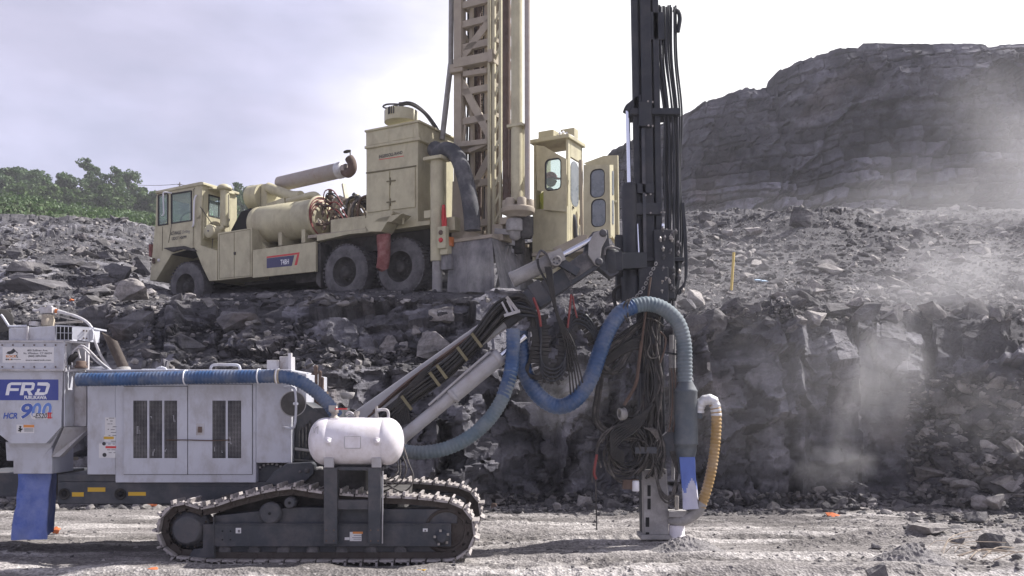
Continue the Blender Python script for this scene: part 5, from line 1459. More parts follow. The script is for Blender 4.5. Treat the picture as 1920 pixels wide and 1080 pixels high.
    for k in range(8):
        r1, r2 = rn.uniform(-10, 10), rn.uniform(-14, 14)
        mb.tube(spline([P(1205, 600 + r1, 9.66), P(1170 + r2, 632 + r1, 9.6), P(1130 + r2 * .5, 662 + r1, 9.58), P(1133 + r1, 695 + r2 * .5, 9.58), P(1160 + r2, 694 + r1 * .6, 9.58), P(1183, 655 + r2, 9.62), P(1208, 618 + r1, 9.66)], .03), rn.choice([.009, .012]), 6, rn.choice([0, 1]))
    for k in range(5):
        mb.tube(spline([P(1206, 632 + 5 * k, 9.64), P(1180, 640 + 4 * k, 9.6), P(1140, 668 + 3 * k, 9.6), P(1127, 690, 9.6)], .03), .022, 7, 0)
    B(mb, 'hose_loop', [M['rubber'], M['hose_dusty']], mast)
    mb = MB()                                                                        # long hanging loops, lower
    for k in range(4):
        mb.tube(spline([P(1128 + 2 * k, 680, 9.6), P(1117 + 3 * k, 740, 9.6), P(1112 + 3 * k, 780, 9.6), P(1125 + 2 * k, 806 - 2 * k, 9.6), P(1150, 814 - 3 * k, 9.6), P(1178, 800 - 4 * k, 9.62), P(1198, 770, 9.64), P(1206, 740, 9.64)], .03), .0125, 7, k % 2)
    for k in range(14):
        cx, cy = 1172 + rn.uniform(-16, 16), 846 + rn.uniform(-22, 18); ra, rb = rn.uniform(30, 48), rn.uniform(28, 50); ph = rn.uniform(0, 6.28); q = rn.uniform(.55, 1.0)
        pts = [P(cx + ra * math.cos(ph + t * 6.28 * q / 12), cy + rb * math.sin(ph + t * 6.28 * q / 12), 9.5 + .12 * rn.random() + .02 * k / 3) for t in range(13)]
        mb.tube(spline(pts, .03), rn.choice([.009, .011, .013]), 6, rn.choice([0, 1, 1]))
    for k in range(7):
        mb.tube(spline([P(1206 + 3 * k, 775 - 3 * k, 9.55), P(1180 + 3 * k, 790 + 2 * k, 9.52), P(1150 + 2 * k, 806 + 4 * k, 9.5), P(1146, 830 + 4 * k, 9.5), P(1170, 850 + 3 * k, 9.5)], .03), .012, 6, 0)
    B(mb, 'hose_coil', [M['rubber'], M['hose_dusty']], mast)
    mb = MB()
    for k in range(9): mb.torus(P(1162 + 1.2 * k, 775 + rn.uniform(-3, 3), 9.5 + .01 * k), (1, .3, rn.uniform(-.3, .3)), .055, .008, 18, 6)
    B(mb, 'wire_coil', [M['dusty_steel']], mast)
    mb = MB()                                                                        # pale loops on the lower right of the mast
    for k in range(11):
        w = rn.uniform(.5, 1.0); e = rn.uniform(-6, 6)
        mb.tube(spline([P(1238 - 12 * w + e, 846, 9.62), P(1234 - 6 * w, 885, 9.6), P(1240 + e * .3, 905 + 30 * w, 9.58), P(1254 + 6 * w, 915 + 26 * w, 9.58), P(1266 + 4 * w, 890, 9.6), P(1262 + e, 846, 9.62)], .03), rn.choice([.006, .008, .010]), 6, 0)
    for k in range(6):
        mb.tube(spline([P(1256 + k * 3, 690, 9.64), P(1258 + k * 3, 730, 9.62), P(1256 + k * 3.5, 775, 9.6), P(1250 + 4 * k, 810, 9.58)], .03), .008, 6, k % 2)
    for k in range(5):
        mb.tube(spline([P(1207 + 4 * k, 802, 9.56), P(1220 + 3 * k, 808, 9.54), P(1232 + k, 824, 9.55)], .03), .007, 6, 0)
    mb.tube(spline([P(1214, 618, 9.6), P(1220, 640, 9.58), P(1214, 660, 9.58), P(1220, 672, 9.58), P(1234, 668, 9.58), P(1238, 652, 9.58), P(1226, 628, 9.6), P(1222, 612, 9.6)], .02), .008, 6, 0)
    mb.tube(spline([P(1238, 622, 9.62), P(1248, 634, 9.6), P(1246, 655, 9.6), P(1238, 680, 9.6)], .02), .012, 6, 1)
    mb.tube(spline([P(1212, 596, 9.6), P(1228, 600, 9.6), P(1246, 612, 9.62)], .02), .008, 6, 0)
    B(mb, 'thin_line', [M['hose_dusty'], M['rust']], mast)
    mb = MB()                                                                        # bracket plate carrying the cyclone
    mb.prism([P(1200, 840, 9.62), P(1226, 832, 9.62), P(1266, 796, 9.62), P(1270, 855, 9.62), P(1226, 853, 9.62), P(1208, 848, 9.62)], (0, .05, 0))
    mb.bar(P(1224, 833, 9.6), P(1265, 796, 9.6), .02, .012, 1)
    mb.box(X(1190, 9.6), X(1230, 9.6), 9.55, 9.75, Z(850, 9.6), Z(838, 9.6), 0)
    B(mb, 'cyclone_bracket', [M['dark'], M['dusty_steel']], mast)
    mb = MB()                                                                        # tramming line dangling to the ground, with red knot
    mb.tube(spline([P(1120, 840, 9.5), P(1116, 870, 9.5), P(1117, 905, 9.5), P(1118, 950, 9.5), P(1119, 994, 9.5)], .04), .008, 6, 0)
    mb.tube(spline([P(1150, 800, 9.5), P(1125, 830, 9.5), P(1113, 870, 9.5), P(1110, 905, 9.5)], .04), .007, 6, 0)
    mb.tube(spline([P(1119, 852, 9.49), P(1116, 870, 9.48), P(1114, 888, 9.48), P(1118, 898, 9.49)], .02), .016, 6, 1)
    B(mb, 'hanging_line', [M['hose_dusty'], M['redhose']], mast)
    mb = MB(); mb.lathe(P(1192, 921, 9.55), (0, 0, 1), [(0, .034), (.005, .038), (.10, .038), (.105, .034), (.115, .034)], 16, 0); mb.obox(P(1178, 908, 9.6), (.06, 0, 0), (0, .05, 0), (0, 0, .05), 1)
    mb.lathe(P(1192, 900, 9.55), (0, 0, 1), [(0, .036), (.008, .036)], 16, 1)
    B(mb, 'grease_can', [M['letwhite'], M['rust']], mast)
    mb = MB()                                                                        # foot
    mb.prism([P(1206, 880, 9.7), P(1250, 880, 9.7), P(1252, 925, 9.7), P(1254, 1002, 9.7), P(1208, 1002, 9.7), P(1207, 925, 9.7)], (0, .22, 0), 0)
    mb.box(X(1200, 9.7), X(1256, 9.7), 9.62, 9.98, Z(1010, 9.7), Z(1002, 9.7), 1)
    for px in (1214, 1240): mb.cyl(P(px, 1016, 9.68), P(px, 1008, 9.68), .016, n=8, mat=1)
    for (a, b) in ((970, 988), (998, 1003), (1004, 1008)): mb.obox(P(1214, (a + b) / 2, 9.699), (.02, 0, 0), (0, .004, 0), (0, 0, (b - a) / 2 / 171), 2)
    for py in (920, 945): mb.obox(P(1217, py, 9.699), (.018, 0, 0), (0, .004, 0), (0, 0, .06), 2)
    ft = B(mb, 'mast_foot', [M['dusty_steel'], M['dusty_steel'], M['void']], mast, bevel=.006)
    mb = MB()                                                                        # drill rod and dust hood
    mb.cyl(P(1269, 985, 9.72), P(1269, 930, 9.72), .022, n=12, mat=0)
    mb.lathe(P(1269, 1019, 9.72), (0, 0, 1), [(0, .088), (.05, .092), (.055, .098), (.09, .098), (.095, .085), (.20, .085), (.205, .08)], 24, 1)
    mb.lathe(P(1269, 982, 9.72), (0, 0, 1), [(0, .095), (.03, .11), (.04, .11), (.08, .075), (.12, .065), (.125, .08), (.15, .08)], 20, 2)
    mb.box(X(1252, 9.7), X(1286, 9.7), 9.62, 9.82, Z(968, 9.7), Z(957, 9.7), 2)
    hood = B(mb, 'dust_hood', [M['steel'], M['tank'], M['dusty_steel']], mast)
    mb = MB(); mb.cyl(P(1265, 565, 9.78), P(1262, 900, 9.76), .018, n=12); mb.cyl(P(1259, 628, 9.77), P(1259, 655, 9.77), .028, n=12); mb.cyl(P(1258, 655, 9.78), P(1259, 780, 9.78), .026, n=12)
    B(mb, 'drill_steel', [M['dusty_steel']], mast)
    mb = MB(); mb.bar(P(1238, 660, 9.75), P(1295, 668, 9.75), .02, .02); mb.obox(P(1297, 668, 9.75), (.03, 0, 0), (0, .03, 0), (0, 0, .018)); B(mb, 'rod_guide_handle', [M['black']], mast)
    # cyclone, its hoses and its little bag
    Yy = 9.6
    mb = MB()
    ks = Yy / F
    mb.lathe(P(1286, 888, Yy), (0, 0, 1), [(0, 14 * ks), (20 * ks, 14 * ks), (44 * ks, 20 * ks), (54 * ks, 20 * ks), (55 * ks, 23 * ks), (57 * ks, 22 * ks), (153 * ks, 21 * ks), (154.5 * ks, 22 * ks), (158 * ks, 20 * ks), (176 * ks, 11 * ks), (184 * ks, 11 * ks)], 36)
    mb.obox(P(1306, 776, Yy + .05), (.05, 0, 0), (0, .05, 0), (0, 0, .05))
    cy = B(mb, 'dust_cyclone', [M['cyclone']])
    mb = MB()
    mb.rib_hose([P(1284, 716, Yy), P(1284, 680, Yy), P(1282, 640, Yy), P(1271, 605, Yy - .02), P(1246, 580, Yy - .06), P(1215, 570, Yy - .1), P(1185, 575, Yy - .14)], .084, .04, .008, 20)
    B(mb, 'ribbed_dust_hose', [M['grey_hose']])
    mb = MB()
    mb.rib_hose([P(1187, 574, Yy - .14), P(1162, 588, Yy - .18), P(1140, 620, Yy - .2), P(1124, 662, Yy - .22), P(1106, 712, Yy - .24), P(1078, 750, Yy - .26), P(1045, 762, Yy - .26), P(1010, 742, Yy - .26), P(986, 702, Yy - .26), P(977, 655, Yy - .26), P(975, 622, Yy - .25)], .088, .04, .007, 20)
    B(mb, 'ribbed_dust_hose', [M['blue_hose']])
    mb = MB()
    mb.rib_hose([P(962, 618, 9.12), P(962, 655, 9.1), P(957, 700, 9.06), P(943, 745, 9.02), P(918, 785, 8.98), P(885, 816, 8.95), P(845, 838, 8.95), P(800, 848, 8.95), P(760, 846, 9.0), P(700, 830, 9.0)], .074, .038, .008, 20)
    B(mb, 'ribbed_dust_hose', [M['grey_hose']])
    # thin blue skin over the upper length of the grey hose
    mb = MB(); mb.rib_hose([P(962, 618, 9.12), P(962, 655, 9.1), P(957, 700, 9.06), P(943, 745, 9.02)], .0755, .038, .008, 20); B(mb, 'blue_hose_skin', [M['blue_hose']])
    mb = MB()
    mb.rib_hose([P(146, 712, 8.62), P(220, 711, 8.62), P(300, 709, 8.62), P(400, 707, 8.62), P(480, 706, 8.62), P(525, 706, 8.62), P(560, 714, 8.64), P(590, 733, 8.7), P(615, 757, 8.75), P(632, 780, 8.8)], .067, .034, .007, 20)
    B(mb, 'ribbed_dust_hose', [M['blue_hose']])
    for px, py in ((348, 708), (485, 706), (520, 706)):
        mb = MB(); mb.torus(P(px, py, 8.62), (1, 0, 0), .070, .007, 28, 8); mb.bar(P(px, py - 14, 8.62) , P(px + 2, py - 14, 8.8), .02, .012)
        if px == 520: mb.lathe(P(517, 706, 8.62), (1, 0, 0), [(0, .07), (.04, .07)], 24, 1)
        B(mb, 'hose_clip', [M['letwhite'], M['cream_dusty']])
    mb = MB()
    sp = [P(1310, 772, Yy + .02), P(1313, 758, Yy), P(1325, 749, Yy - .02), P(1338, 753, Yy - .02), P(1343, 775, Yy - .02), P(1342, 820, Yy - .02), P(1336, 870, Yy - .02), P(1326, 915, Yy - .01), P(1314, 950, Yy)]
    mb.rib_hose(sp[3:], .058, .04, .010, 18); B(mb, 'suction_hose', [M['yellow_hose']])
    mb = MB(); mb.rib_hose(sp[:5] + [P(1343, 782, Yy - .02)], .060, .05, .008, 18); cf = B(mb, 'hose_cuff', [M['silver']])
    mb = MB(); mb.tube(spline([P(1317, 942, Yy), P(1304, 962, Yy + .02), P(1285, 974, Yy + .06), P(1268, 978, Yy + .1)], .02), .062, 18); B(mb, 'suction_elbow', [M['dusty_steel']], hood)
    cloth_bag([P(1274, 857, Yy - .1), P(1303, 857, Yy - .1), P(1303, 857, Yy + .1), P(1274, 857, Yy + .1)], [P(1280, 956, Yy - .06), P(1311, 954, Yy - .06), P(1311, 952, Yy + .06), P(1280, 952, Yy + .06)], 9, 'dust_bag', [M['bag'], M['bag_dusty']], cy,
              lambda s, u, v: v > .5 + .10 * math.sin(u * 7 + s) + (.08 if s == 0 and u < .3 else 0))
    mb = MB()
    for k in range(2): mb.tube(spline([P(1188, 532 + 4 * k, Ym), P(1172 - 2 * k, 531 + 3 * k, Ym), P(1156 - 4 * k, 540 + 3 * k, Ym), P(1153 - 3 * k, 560, Ym), P(1158, 590, Ym - .05)], .03), .014, 8)
    B(mb, 'bent_hose', [M['rubber']], mast)
    mb = MB(); mb.tube(spline([P(1178, 562, 9.38), P(1170, 572, 9.36), P(1170, 590, 9.36), P(1176, 602, 9.38)], .02), .012, 6); mb.tube(spline([P(1182, 560, 9.38), P(1176, 575, 9.36), P(1178, 595, 9.37)], .02), .010, 6)
    B(mb, 'hose_sling', [M['hose_dusty']])
    mb = MB(); mb.tube(spline([P(1008, 486, 9.28), P(1010, 500, 9.26), P(1020, 520, 9.24), P(1034, 545, 9.22), P(1040, 570, 9.24), P(1046, 600, 9.26)], .03), .013, 7); mb.tube(spline([P(1006, 488, 9.3), P(1014, 470, 9.32), P(1026, 478, 9.34)], .02), .014, 7, 1)
    B(mb, 'jumper_hose', [M['rubber'], M['dark_dusty']])
    return root
rig = crawler_rig()
# ------------------------------------------------------------------ the truck-mounted drill on the bench
def drill_truck():
    X0, Y0, Z0 = -2.157, 17.0, 3.637
    th = math.radians(29)
    U = Vector((-math.cos(th), math.sin(th), 0)); V_ = Vector((-math.sin(th), -math.cos(th), 0))
    root = empty('drill_truck', (X0, Y0, Z0))
    # local axes: x = u (towards the cab), y = -v reversed so that the frame stays right-handed
    root.rotation_euler = Matrix((U, -V_ * -1 * -1, (0, 0, 1))).transposed().to_euler() if False else (0, 0, math.atan2(U.y, U.x))
    tag(root, 'cream truck-mounted drill with a tall lattice mast parked along the bench edge', 'drill truck')
    # with that rotation local +y is U rotated by +90 degrees, which is V_ ; v grows towards the viewer
    def T(px, py, v=0.0):
        a, b = (px - 960) / F, (HOR - py) / F
        Y = (v + X0 * V_.x + Y0 * V_.y) / (a * V_.x + V_.y)
        d = Vector((a * Y - X0, Y - Y0, 0))
        return Vector((d.dot(U), v, H + b * Y - Z0))
    def R(px, py, u):
        a, b = (px - 960) / F, (HOR - py) / F
        Y = (u + X0 * U.x + Y0 * U.y) / (a * U.x + U.y)
        d = Vector((a * Y - X0, Y - Y0, 0))
        return Vector((u, d.dot(V_), H + b * Y - Z0))
    def tp(mb, poly, v, depth, mat=0): return mb.prism([T(x, y, v) for x, y in poly], (0, -depth, 0), mat)
    def B(mb, name, mats, parent=root, bevel=None, loc=None): return mb.build(name, mats, parent, bevel=bevel, loc=loc)

    # ---- wheels ----------------------------------------------------------------------------
    def wheel(u, v, first=[None]):
        if first[0] is None:
            mb = MB()
            R_ = .55
            mb.lathe((0, .02, 0), (0, -1, 0), [(0, .30), (.0, .36), (.0, .44), (.01, .50), (.05, .545), (.10, .552), (.22, .552), (.28, .545), (.33, .5), (.34, .44), (.34, .30)], 48, 0, caps=False)
            for k in range(40):
                a = 2 * math.pi * k / 40
                for s, yy in ((.5, -.09), (-.5, -.23)):
                    e = Vector((math.cos(a + .03 * s), 0, math.sin(a + .03 * s))); t = Vector((-e.z, 0, e.x))
                    mb.obox(e * .553 + Vector((0, yy, 0)), e * .012, t * .022, Vector((0, .085, 0)) + t * .02 * s, 0)
            mb.torus((0, .012, 0), (0, 1, 0), .43, .012, 48, 6)
            mb.torus((0, .012, 0), (0, 1, 0), .37, .012, 48, 6)
            ty = mb
            rm = MB()
            rm.lathe((0, .0, 0), (0, -1, 0), [(-.0, .31), (.02, .29), (.14, .27), (.16, .20), (.12, .18), (.10, .12), (.02, .11), (-.03, .09), (-.04, .0001)], 32, 0, caps=False)
            for k in range(10):
                a = 2 * math.pi * k / 10
                rm.cyl((.15 * math.cos(a), -.10, .15 * math.sin(a)), (.15 * math.cos(a), -.075, .15 * math.sin(a)), .016, n=6)
            w = B(rm, 'wheel', [M['under']], root, loc=(u, v, .545))
            t_ = ty.build('tyre', [M['tyre']], w)
            first[0] = (w, t_)
            return w
        w0, t0 = first[0]
        w = w0.copy(); COL.objects.link(w); w.location = (u, v, .545); w.parent = root
        t = t0.copy(); COL.objects.link(t); t.parent = w
        return w
    for u in (0, 1.35, 5.9):
        wheel(u, -.02)
    for u in (0, 1.35):
        wheel(u, -.42); wheel(u, -1.75)
    wheel(5.9, -1.95)
    # ---- chassis ----------------------------------------------------------------------------
    mb = MB()
    for v in (-.75, -1.45): mb.box(-2.3, 7.2, v - .06, v + .06, .72, 1.05)
    for u in (0, 1.35, 5.9): mb.cyl((u, -.3, .545), (u, -2.0, .545), .1, n=12); mb.ball((u, -1.1, .55), .24)
    mb.box(-.75, 2.2, -2.2, -.40, .98, 1.30); mb.box(2.3, 4.6, -2.0, -.5, .55, .95); mb.box(2.25, 2.9, -1.0, -.28, .45, .9)
    mb.box(4.9, 6.8, -1.6, -.55, .7, 1.25)
    B(mb, 'chassis', [M['under']], bevel=.01)

    # ---- driving cab ----------------------------------------------------------------------------
    cw = .98
    mb = MB()
    A = lambda x, y: (x, y)
    body = [(291, 420), (290, 432), (281, 526), (293, 526), (322, 477), (365, 466), (391, 527), (407, 526), (407, 440), (379, 400)]
    tp(mb, [(290, 425), (281, 526), (292, 526), (322, 476), (364, 464), (364, 413)], 0, cw)
    tp(mb, [(364.1, 413), (364.1, 464), (379, 500), (392, 527), (407, 526), (407, 470), (376, 460), (377, 400)], 0, cw)
    # pillars and header around the windows
    tp(mb, [(294, 360), (380, 344), (379, 354), (294, 368)], 0, cw)
    tp(mb, [(293, 368), (297, 367.5), (296.5, 424), (291, 425)], 0, .05)
    tp(mb, [(316, 364), (321, 363), (320.5, 420), (315.5, 421)], 0, .05)
    tp(mb, [(360, 356.5), (379, 353.5), (377, 410), (360, 414)], 0, .05)
    ub = T(379, 350, 0).x; zc0, zc1 = T(379, 404, 0).z, T(379, 344, 0).z
    uf = T(294, 360, 0).x
    # rear wall round its window
    mb.box(ub, ub + .05, -.18, -.051, zc0 - .5, zc1 - .10); mb.box(ub, ub + .05, -cw, -.80, zc0 - .5, zc1 - .10)
    mb.box(ub, ub + .05, -.80, -.18, zc0 - .5, zc0 + .02); mb.box(ub, ub + .05, -.80, -.18, zc1 - .2, zc1 - .10)
    # far side and front posts
    mb.box(ub, uf, -cw - .04, -cw, zc0 - .5, zc0 + .12); mb.box(uf - .06, uf, -cw, -cw + .06, zc0 - .1, zc1 - .1); mb.box(ub, ub + .08, -cw - .04, -cw + .02, zc0, zc1 - .1)
    mb.box(uf - .04, uf, -cw, -.05, zc0 - .3, zc0 + .08)
    cab = B(mb, 'cab', [M['cream']], bevel=.01)
    mb = MB(); mb.prism([T(290, 363, .03), T(381, 346, .03), T(381, 341.5, .03), T(376, 340.5, .03), T(292, 358, .03)], (0, -cw - .08, 0)); mb.box(ub - .16, ub - .0, -.8, -.15, zc1 - .1, zc1 - .06)
    B(mb, 'cab_roof', [M['cream']], cab, bevel=.008)
    def pane(px0, py0, px1, py1, name='side_window'):
        fr = MB()
        q = [T(px0, py0, -.012), T(px1, py0 - (px1 - px0) * .16, -.012), T(px1, py1 - (px1 - px0) * .14, -.012), T(px0, py1, -.012)]
        for i in range(4): fr.bar(q[i], q[(i + 1) % 4], .03, .035, 0, up=(0, 1, 0))
        o = B(fr, name, [M['rubber']], cab)
        g = MB(); g.prism(q, (0, -.008, 0)); B(g, 'pane', [M['glass']], o)
    pane(297.5, 366, 315, 423); pane(322, 364, 359.5, 419)
    fr = MB()
    q = [Vector((ub + .012, -.19, zc0 + .03)), Vector((ub + .012, -.79, zc0 + .03)), Vector((ub + .012, -.79, zc1 - .21)), Vector((ub + .012, -.19, zc1 - .21))]
    for i in range(4): fr.bar(q[i], q[(i + 1) % 4], .03, .03, 0, up=(1, 0, 0))
    fr.bar((ub + .012, -.49, zc0 + .03), (ub + .012, -.49, zc1 - .21), .02, .02, 0, up=(1, 0, 0))
    rw = B(fr, 'rear_window', [M['rubber']], cab)
    g = MB(); g.prism(q, (.006, 0, 0)); B(g, 'pane', [M['glass']], rw)
    mb = MB()                                                                     # seat with a green vest over it
    mb.box(ub + .25, ub + .75, -.78, -.3, zc0 - .15, zc0 - .02); mb.box(ub + .18, ub + .3, -.76, -.32, zc0 - .02, zc0 + .45)
    B(mb, 'seat', [M['rubber']], cab, bevel=.03)
    mb = MB(); mb.torus((ub + 1.0, -.5, zc0 + .12), (.6, 0, .6), .2, .015, 24, 6); B(mb, 'steering_wheel', [M['rubber']], cab)
    mb = MB()                                                                     # fenders, doorstep, grab rails, mirror arm
    mb.prism([T(306, 465, .06), T(345, 461, .06), T(364, 468, .06), T(366, 471, .06), T(340, 467, .06), T(322, 472, .06)], (0, -.5, 0))
    mb.prism([T(322, 478, -.02), T(364, 466, -.02), T(392, 526, -.02), T(396, 527, -.02), T(398, 500, -.02), T(370, 455, -.02), T(325, 470, -.02)], (0, -.6, 0))
    B(mb, 'wheel_arch', [M['under']], cab)
    mb = MB(); mb.tube(spline([T(369, 366, .03), T(365, 372, .05), T(363.5, 395, .05), T(363, 420, .05), T(361, 425, .02)], .03), .02, 8); B(mb, 'grab_rail', [M['letwhite']], cab)
    mb = MB(); mb.tube(spline([T(322, 362, .02), T(313, 360.5, .12), T(306.5, 361, .16), T(306, 369, .16), T(307, 400, .14), T(304, 404, .12)], .03), .016, 8); B(mb, 'mirror_arm', [M['letwhite']], cab)
    mb = MB()
    for (p, q) in (((365, 352), (363, 356)), ((363.5, 355), (362, 462)), ((305, 425), (304, 470)), ((322, 420), (316, 455))): mb.bar(T(*p, .004), T(*q, .004), .008, .006, 0, up=(0, 1, 0))
    B(mb, 'door_seam', [M['void']], cab)
    mb = MB()
    o1, o2 = T(319, 441.5, .002), T(322, 450.5, .002)
    xd = (T(358, 433, .002) - T(319, 438, .002)); xd.z = 0
    sl = T(358, 434.5, .002) - T(319, 440.5, .002); sl.z = sl.z * 0
    text_mesh(mb, 'NOTHNAGLE', .115, o1, (-1, 0, 0), (0, 0, 1), 0, bold=.002, width=.36)
    text_mesh(mb, 'Drilling', .10, T(341, 438.2, .002), (-1, 0, 0), (0, 0, 1), 1, shear=.3, width=.26)
    text_mesh(mb, 'USDOT 1436999', .095, o2, (-1, 0, 0), (0, 0, 1), 0, bold=.002, width=.48)
    B(mb, 'lettering', [M['letblack'], M['letgrey']], cab)
    mb = MB(); c = T(391, 433, -.02); mb.lathe(c + Vector((0, -.3, 0)), (0, 1, 0), [(0, .15), (.28, .15), (.30, .14), (.305, .02)], 28); mb.cyl(c + Vector((0, .0, 0)), c + Vector((0, .02, 0)), .02, n=8, mat=1)
    B(mb, 'air_filter', [M['cream'], M['letgrey']])
    mb = MB()
    c0, c1 = T(421, 424, -.35), T(421, 355, -.35)
    mb.cyl(c0, c1, .095, n=24); mb.lathe(c1 - Vector((0, 0, .03)), (0, 0, 1), [(0, .10), (.02, .16), (.06, .165), (.11, .13), (.14, .06), (.145, .0001)], 24); mb.lathe(c0 - Vector((0, 0, .03)), (0, 0, 1), [(0, .06), (.02, .10), (.05, .10)], 20)
    mb.tube(spline([T(420, 425, -.3), T(412, 430, -.25), T(398, 432, -.2)], .03), .06, 12)
    mb.tube([T(429, 365, -.3), T(429, 410, -.3)], .02, 8)
    B(mb, 'air_intake_stack', [M['cream']])
    mb = MB()
    mb.bar(T(376, 388, .0), T(401, 425, -.15), .025, .015); mb.bar(T(401, 425, -.15), T(394, 505, -.1), .02, .015); mb.bar(T(384, 484, -.02), T(398, 481, -.02), .02, .02)
    B(mb, 'handrail', [M['under']])
    mb = MB()                                                                     # bumper-side red marker, tow hook
    mb.obox(T(284, 470, -.05), (.03, 0, 0), (0, .05, 0), (0, 0, .14), 0); mb.torus(T(288, 489, .03), (.3, 1, 0), .05, .02, 14, 8, 1); mb.lathe(T(298, 488, 0), (0, 1, 0), [(0, .04), (.02, .035), (.03, .001)], 14, 2)
    B(mb, 'marker_lamp', [M['red_dusty'], M['rust'], M['sticker']], cab)

    # ---- lockers and side panels ----------------------------------------------------------------
    mb = MB(); tp(mb, [(408, 437), (472, 427), (472, 519), (408, 526)], .0, .55); lk = B(mb, 'locker', [M['cream']], bevel=.012)
    mb = MB()
    for p, q in (((439, 434), (439, 521)), ((411, 440), (411, 522)), ((469, 430), (469, 517)), ((411, 440), (469, 430)), ((411, 522), (469, 517))): mb.bar(T(*p, .003), T(*q, .003), .008, .006, 0, up=(0, 1, 0))
    mb.obox(T(440, 475, .012), (.02, 0, 0), (0, .012, 0), (0, 0, .03), 1)
    B(mb, 'door_seam', [M['strap'], M['under']], lk)
    mb = MB(); tp(mb, [(473.5, 469), (592, 453), (592, 509), (473.5, 521)], .03, .06)
    tp(mb, [(473, 440), (480, 439), (500, 466), (473, 470)], -.3, .1)
    sp = B(mb, 'side_panel', [M['cream']], bevel=.006)
    mb = MB()
    q = lambda x, y, e=.0012: T(x, y, .03 + e)
    mb.prism([q(500, 484.5), q(552, 478.5), q(547, 498.5), q(500, 503)], (0, -.001, 0), 0)
    mb.prism([q(500, 481), q(562, 473), q(561, 476.6), q(500, 484)], (0, -.001, 0), 1); mb.prism([q(557, 477.5, .0016), q(561.2, 476.7, .0016), q(557, 497, .0016), q(552, 497.5, .0016)], (0, -.001, 0), 1)
    text_mesh(mb, 'T4BH', .145, q(526, 496.3, .002), (-1, 0, 0.0), (0, 0, 1), 2, bold=.004, width=.235)
    B(mb, 'lettering', [M['navydull'], M['redpaint'], M['letwhite']], sp)
    mb = MB(); tp(mb, [(592.5, 460), (601, 455), (601, 540), (592.5, 530)], -.05, .5, 0); tp(mb, [(594, 441), (700, 426.5), (700, 435), (655, 439), (594, 452.5)], .02, .12, 1); tp(mb, [(700, 426.5), (806, 413), (806, 421), (700, 435)], .02, .12, 1)
    tp(mb, [(600, 455), (800, 428), (800, 440), (640, 462), (600, 500)], -.45, .1, 0)
    B(mb, 'deck_rail', [M['under'], M['cream']], bevel=.006)
    mb = MB(); mb.box(-.9, 2.3, -2.2, .0, 1.30, 1.36); mb.box(2.3, 5.0, -2.2, -.15, 1.02, 1.08); B(mb, 'deck', [M['cream_dusty']])

    # ---- receiver tank ---------------------------------------------------------------------------
    mb = MB()
    ca, cb = T(489, 424, -.55), T(601, 407, -.55)
    ca.z = cb.z = (ca.z + cb.z) / 2
    Lr = (cb - ca).length; ax = (cb - ca).normalized()
    r_ = .40
    prof = [(-.16 + .16 * (1 - math.cos(math.pi / 2 * i / 6)), max(r_ * math.sin(math.pi / 2 * i / 6), 1e-4)) for i in range(7)]
    prof += [(.12, r_), (.122, r_ * .99), (.128, r_), (Lr - .5, r_), (Lr - .498, r_ * .99), (Lr - .49, r_), (Lr, r_), (Lr, r_ * 1.12), (Lr + .05, r_ * 1.12), (Lr + .05, r_ * .4)]
    mb.lathe(ca, ax, prof, 40)
    for t in (.12, .5, .88):
        c = ca.lerp(cb, t); mb.obox(c - Vector((0, 0, .42)), (.05, 0, 0), (0, .3, 0), (0, 0, .14))
    tk = B(mb, 'air_receiver', [M['cream']])
    mb = MB()
    c = cb + ax * .06
    for k in range(4): mb.torus(c + ax * (.0 + .03 * k) + Vector((0, 0, -.03 * k)), ax + Vector((0, .1 * k, 0)), r_ * (1.03 - .05 * k), .011, 28, 6, 0)
    rn = random.Random(3)
    for k in range(22):
        p = c + ax * rn.uniform(.05, .25) + Vector((0, rn.uniform(-.1, .32), rn.uniform(-.3, .3)))
        mb.lathe(p, (rn.uniform(-1, 1), rn.uniform(-1, 1), rn.uniform(-1, 1)), [(0, .02), (.05, .02), (.055, .035), (.1, .035), (.105, .02), (.14, .02)], 8, rn.choice([1, 2, 2]))
    for k in range(7):
        p = c + ax * .15 + Vector((0, rn.uniform(-.05, .3), rn.uniform(-.1, .35)))
        mb.tube(spline([p, p + Vector((-.1, .05, .15)), p + Vector((-.35, .1, .05 + .1 * rn.random())), p + Vector((-.6, .1, -.2))], .04), .012, 6, rn.choice([0, 3, 3]))
    B(mb, 'valve_cluster', [M['redhose'], M['cream_dusty'], M['rust'], M['rubber']], tk)
    mb = MB(); tp(mb, [(620, 412), (660, 407), (660, 437), (620, 441)], -.05, .55); B(mb, 'battery_box', [M['cream']], bevel=.01)
    mb = MB(); mb.prism([T(660, 407, -.05), T(685, 404, -.05), T(685, 433, -.05), T(660, 437, -.05)], (0, -.5, 0)); B(mb, 'battery_box', [M['cream']], bevel=.01)
    # ---- engine, cooler, muffler --------------------------------------------------------------------
    mb = MB()
    tp(mb, [(433, 432), (452, 397), (470, 390), (484, 401), (484, 428), (470, 440), (440, 440)], -.5, .4); B(mb, 'tool_tray', [M['void']])
    mb = MB()
    c = T(479, 371, -1.0); mb.cyl(c + Vector((.10, 0, 0)), c + Vector((-.25, 0, 0)), .28, n=28); tp(mb, [(489, 346), (500, 344), (500, 395), (489, 400)], -.9, .7); tp(mb, [(500, 382), (532, 370), (536, 395), (500, 398)], -.85, .5)
    tp(mb, [(470, 392), (492, 385), (492, 412), (466, 416)], -.9, .5)
    B(mb, 'fan_shroud', [M['cream']], bevel=.008)
    mb = MB()
    mb.box(1.7, 4.2, -1.7, -.9, 1.1, 1.9, 0)
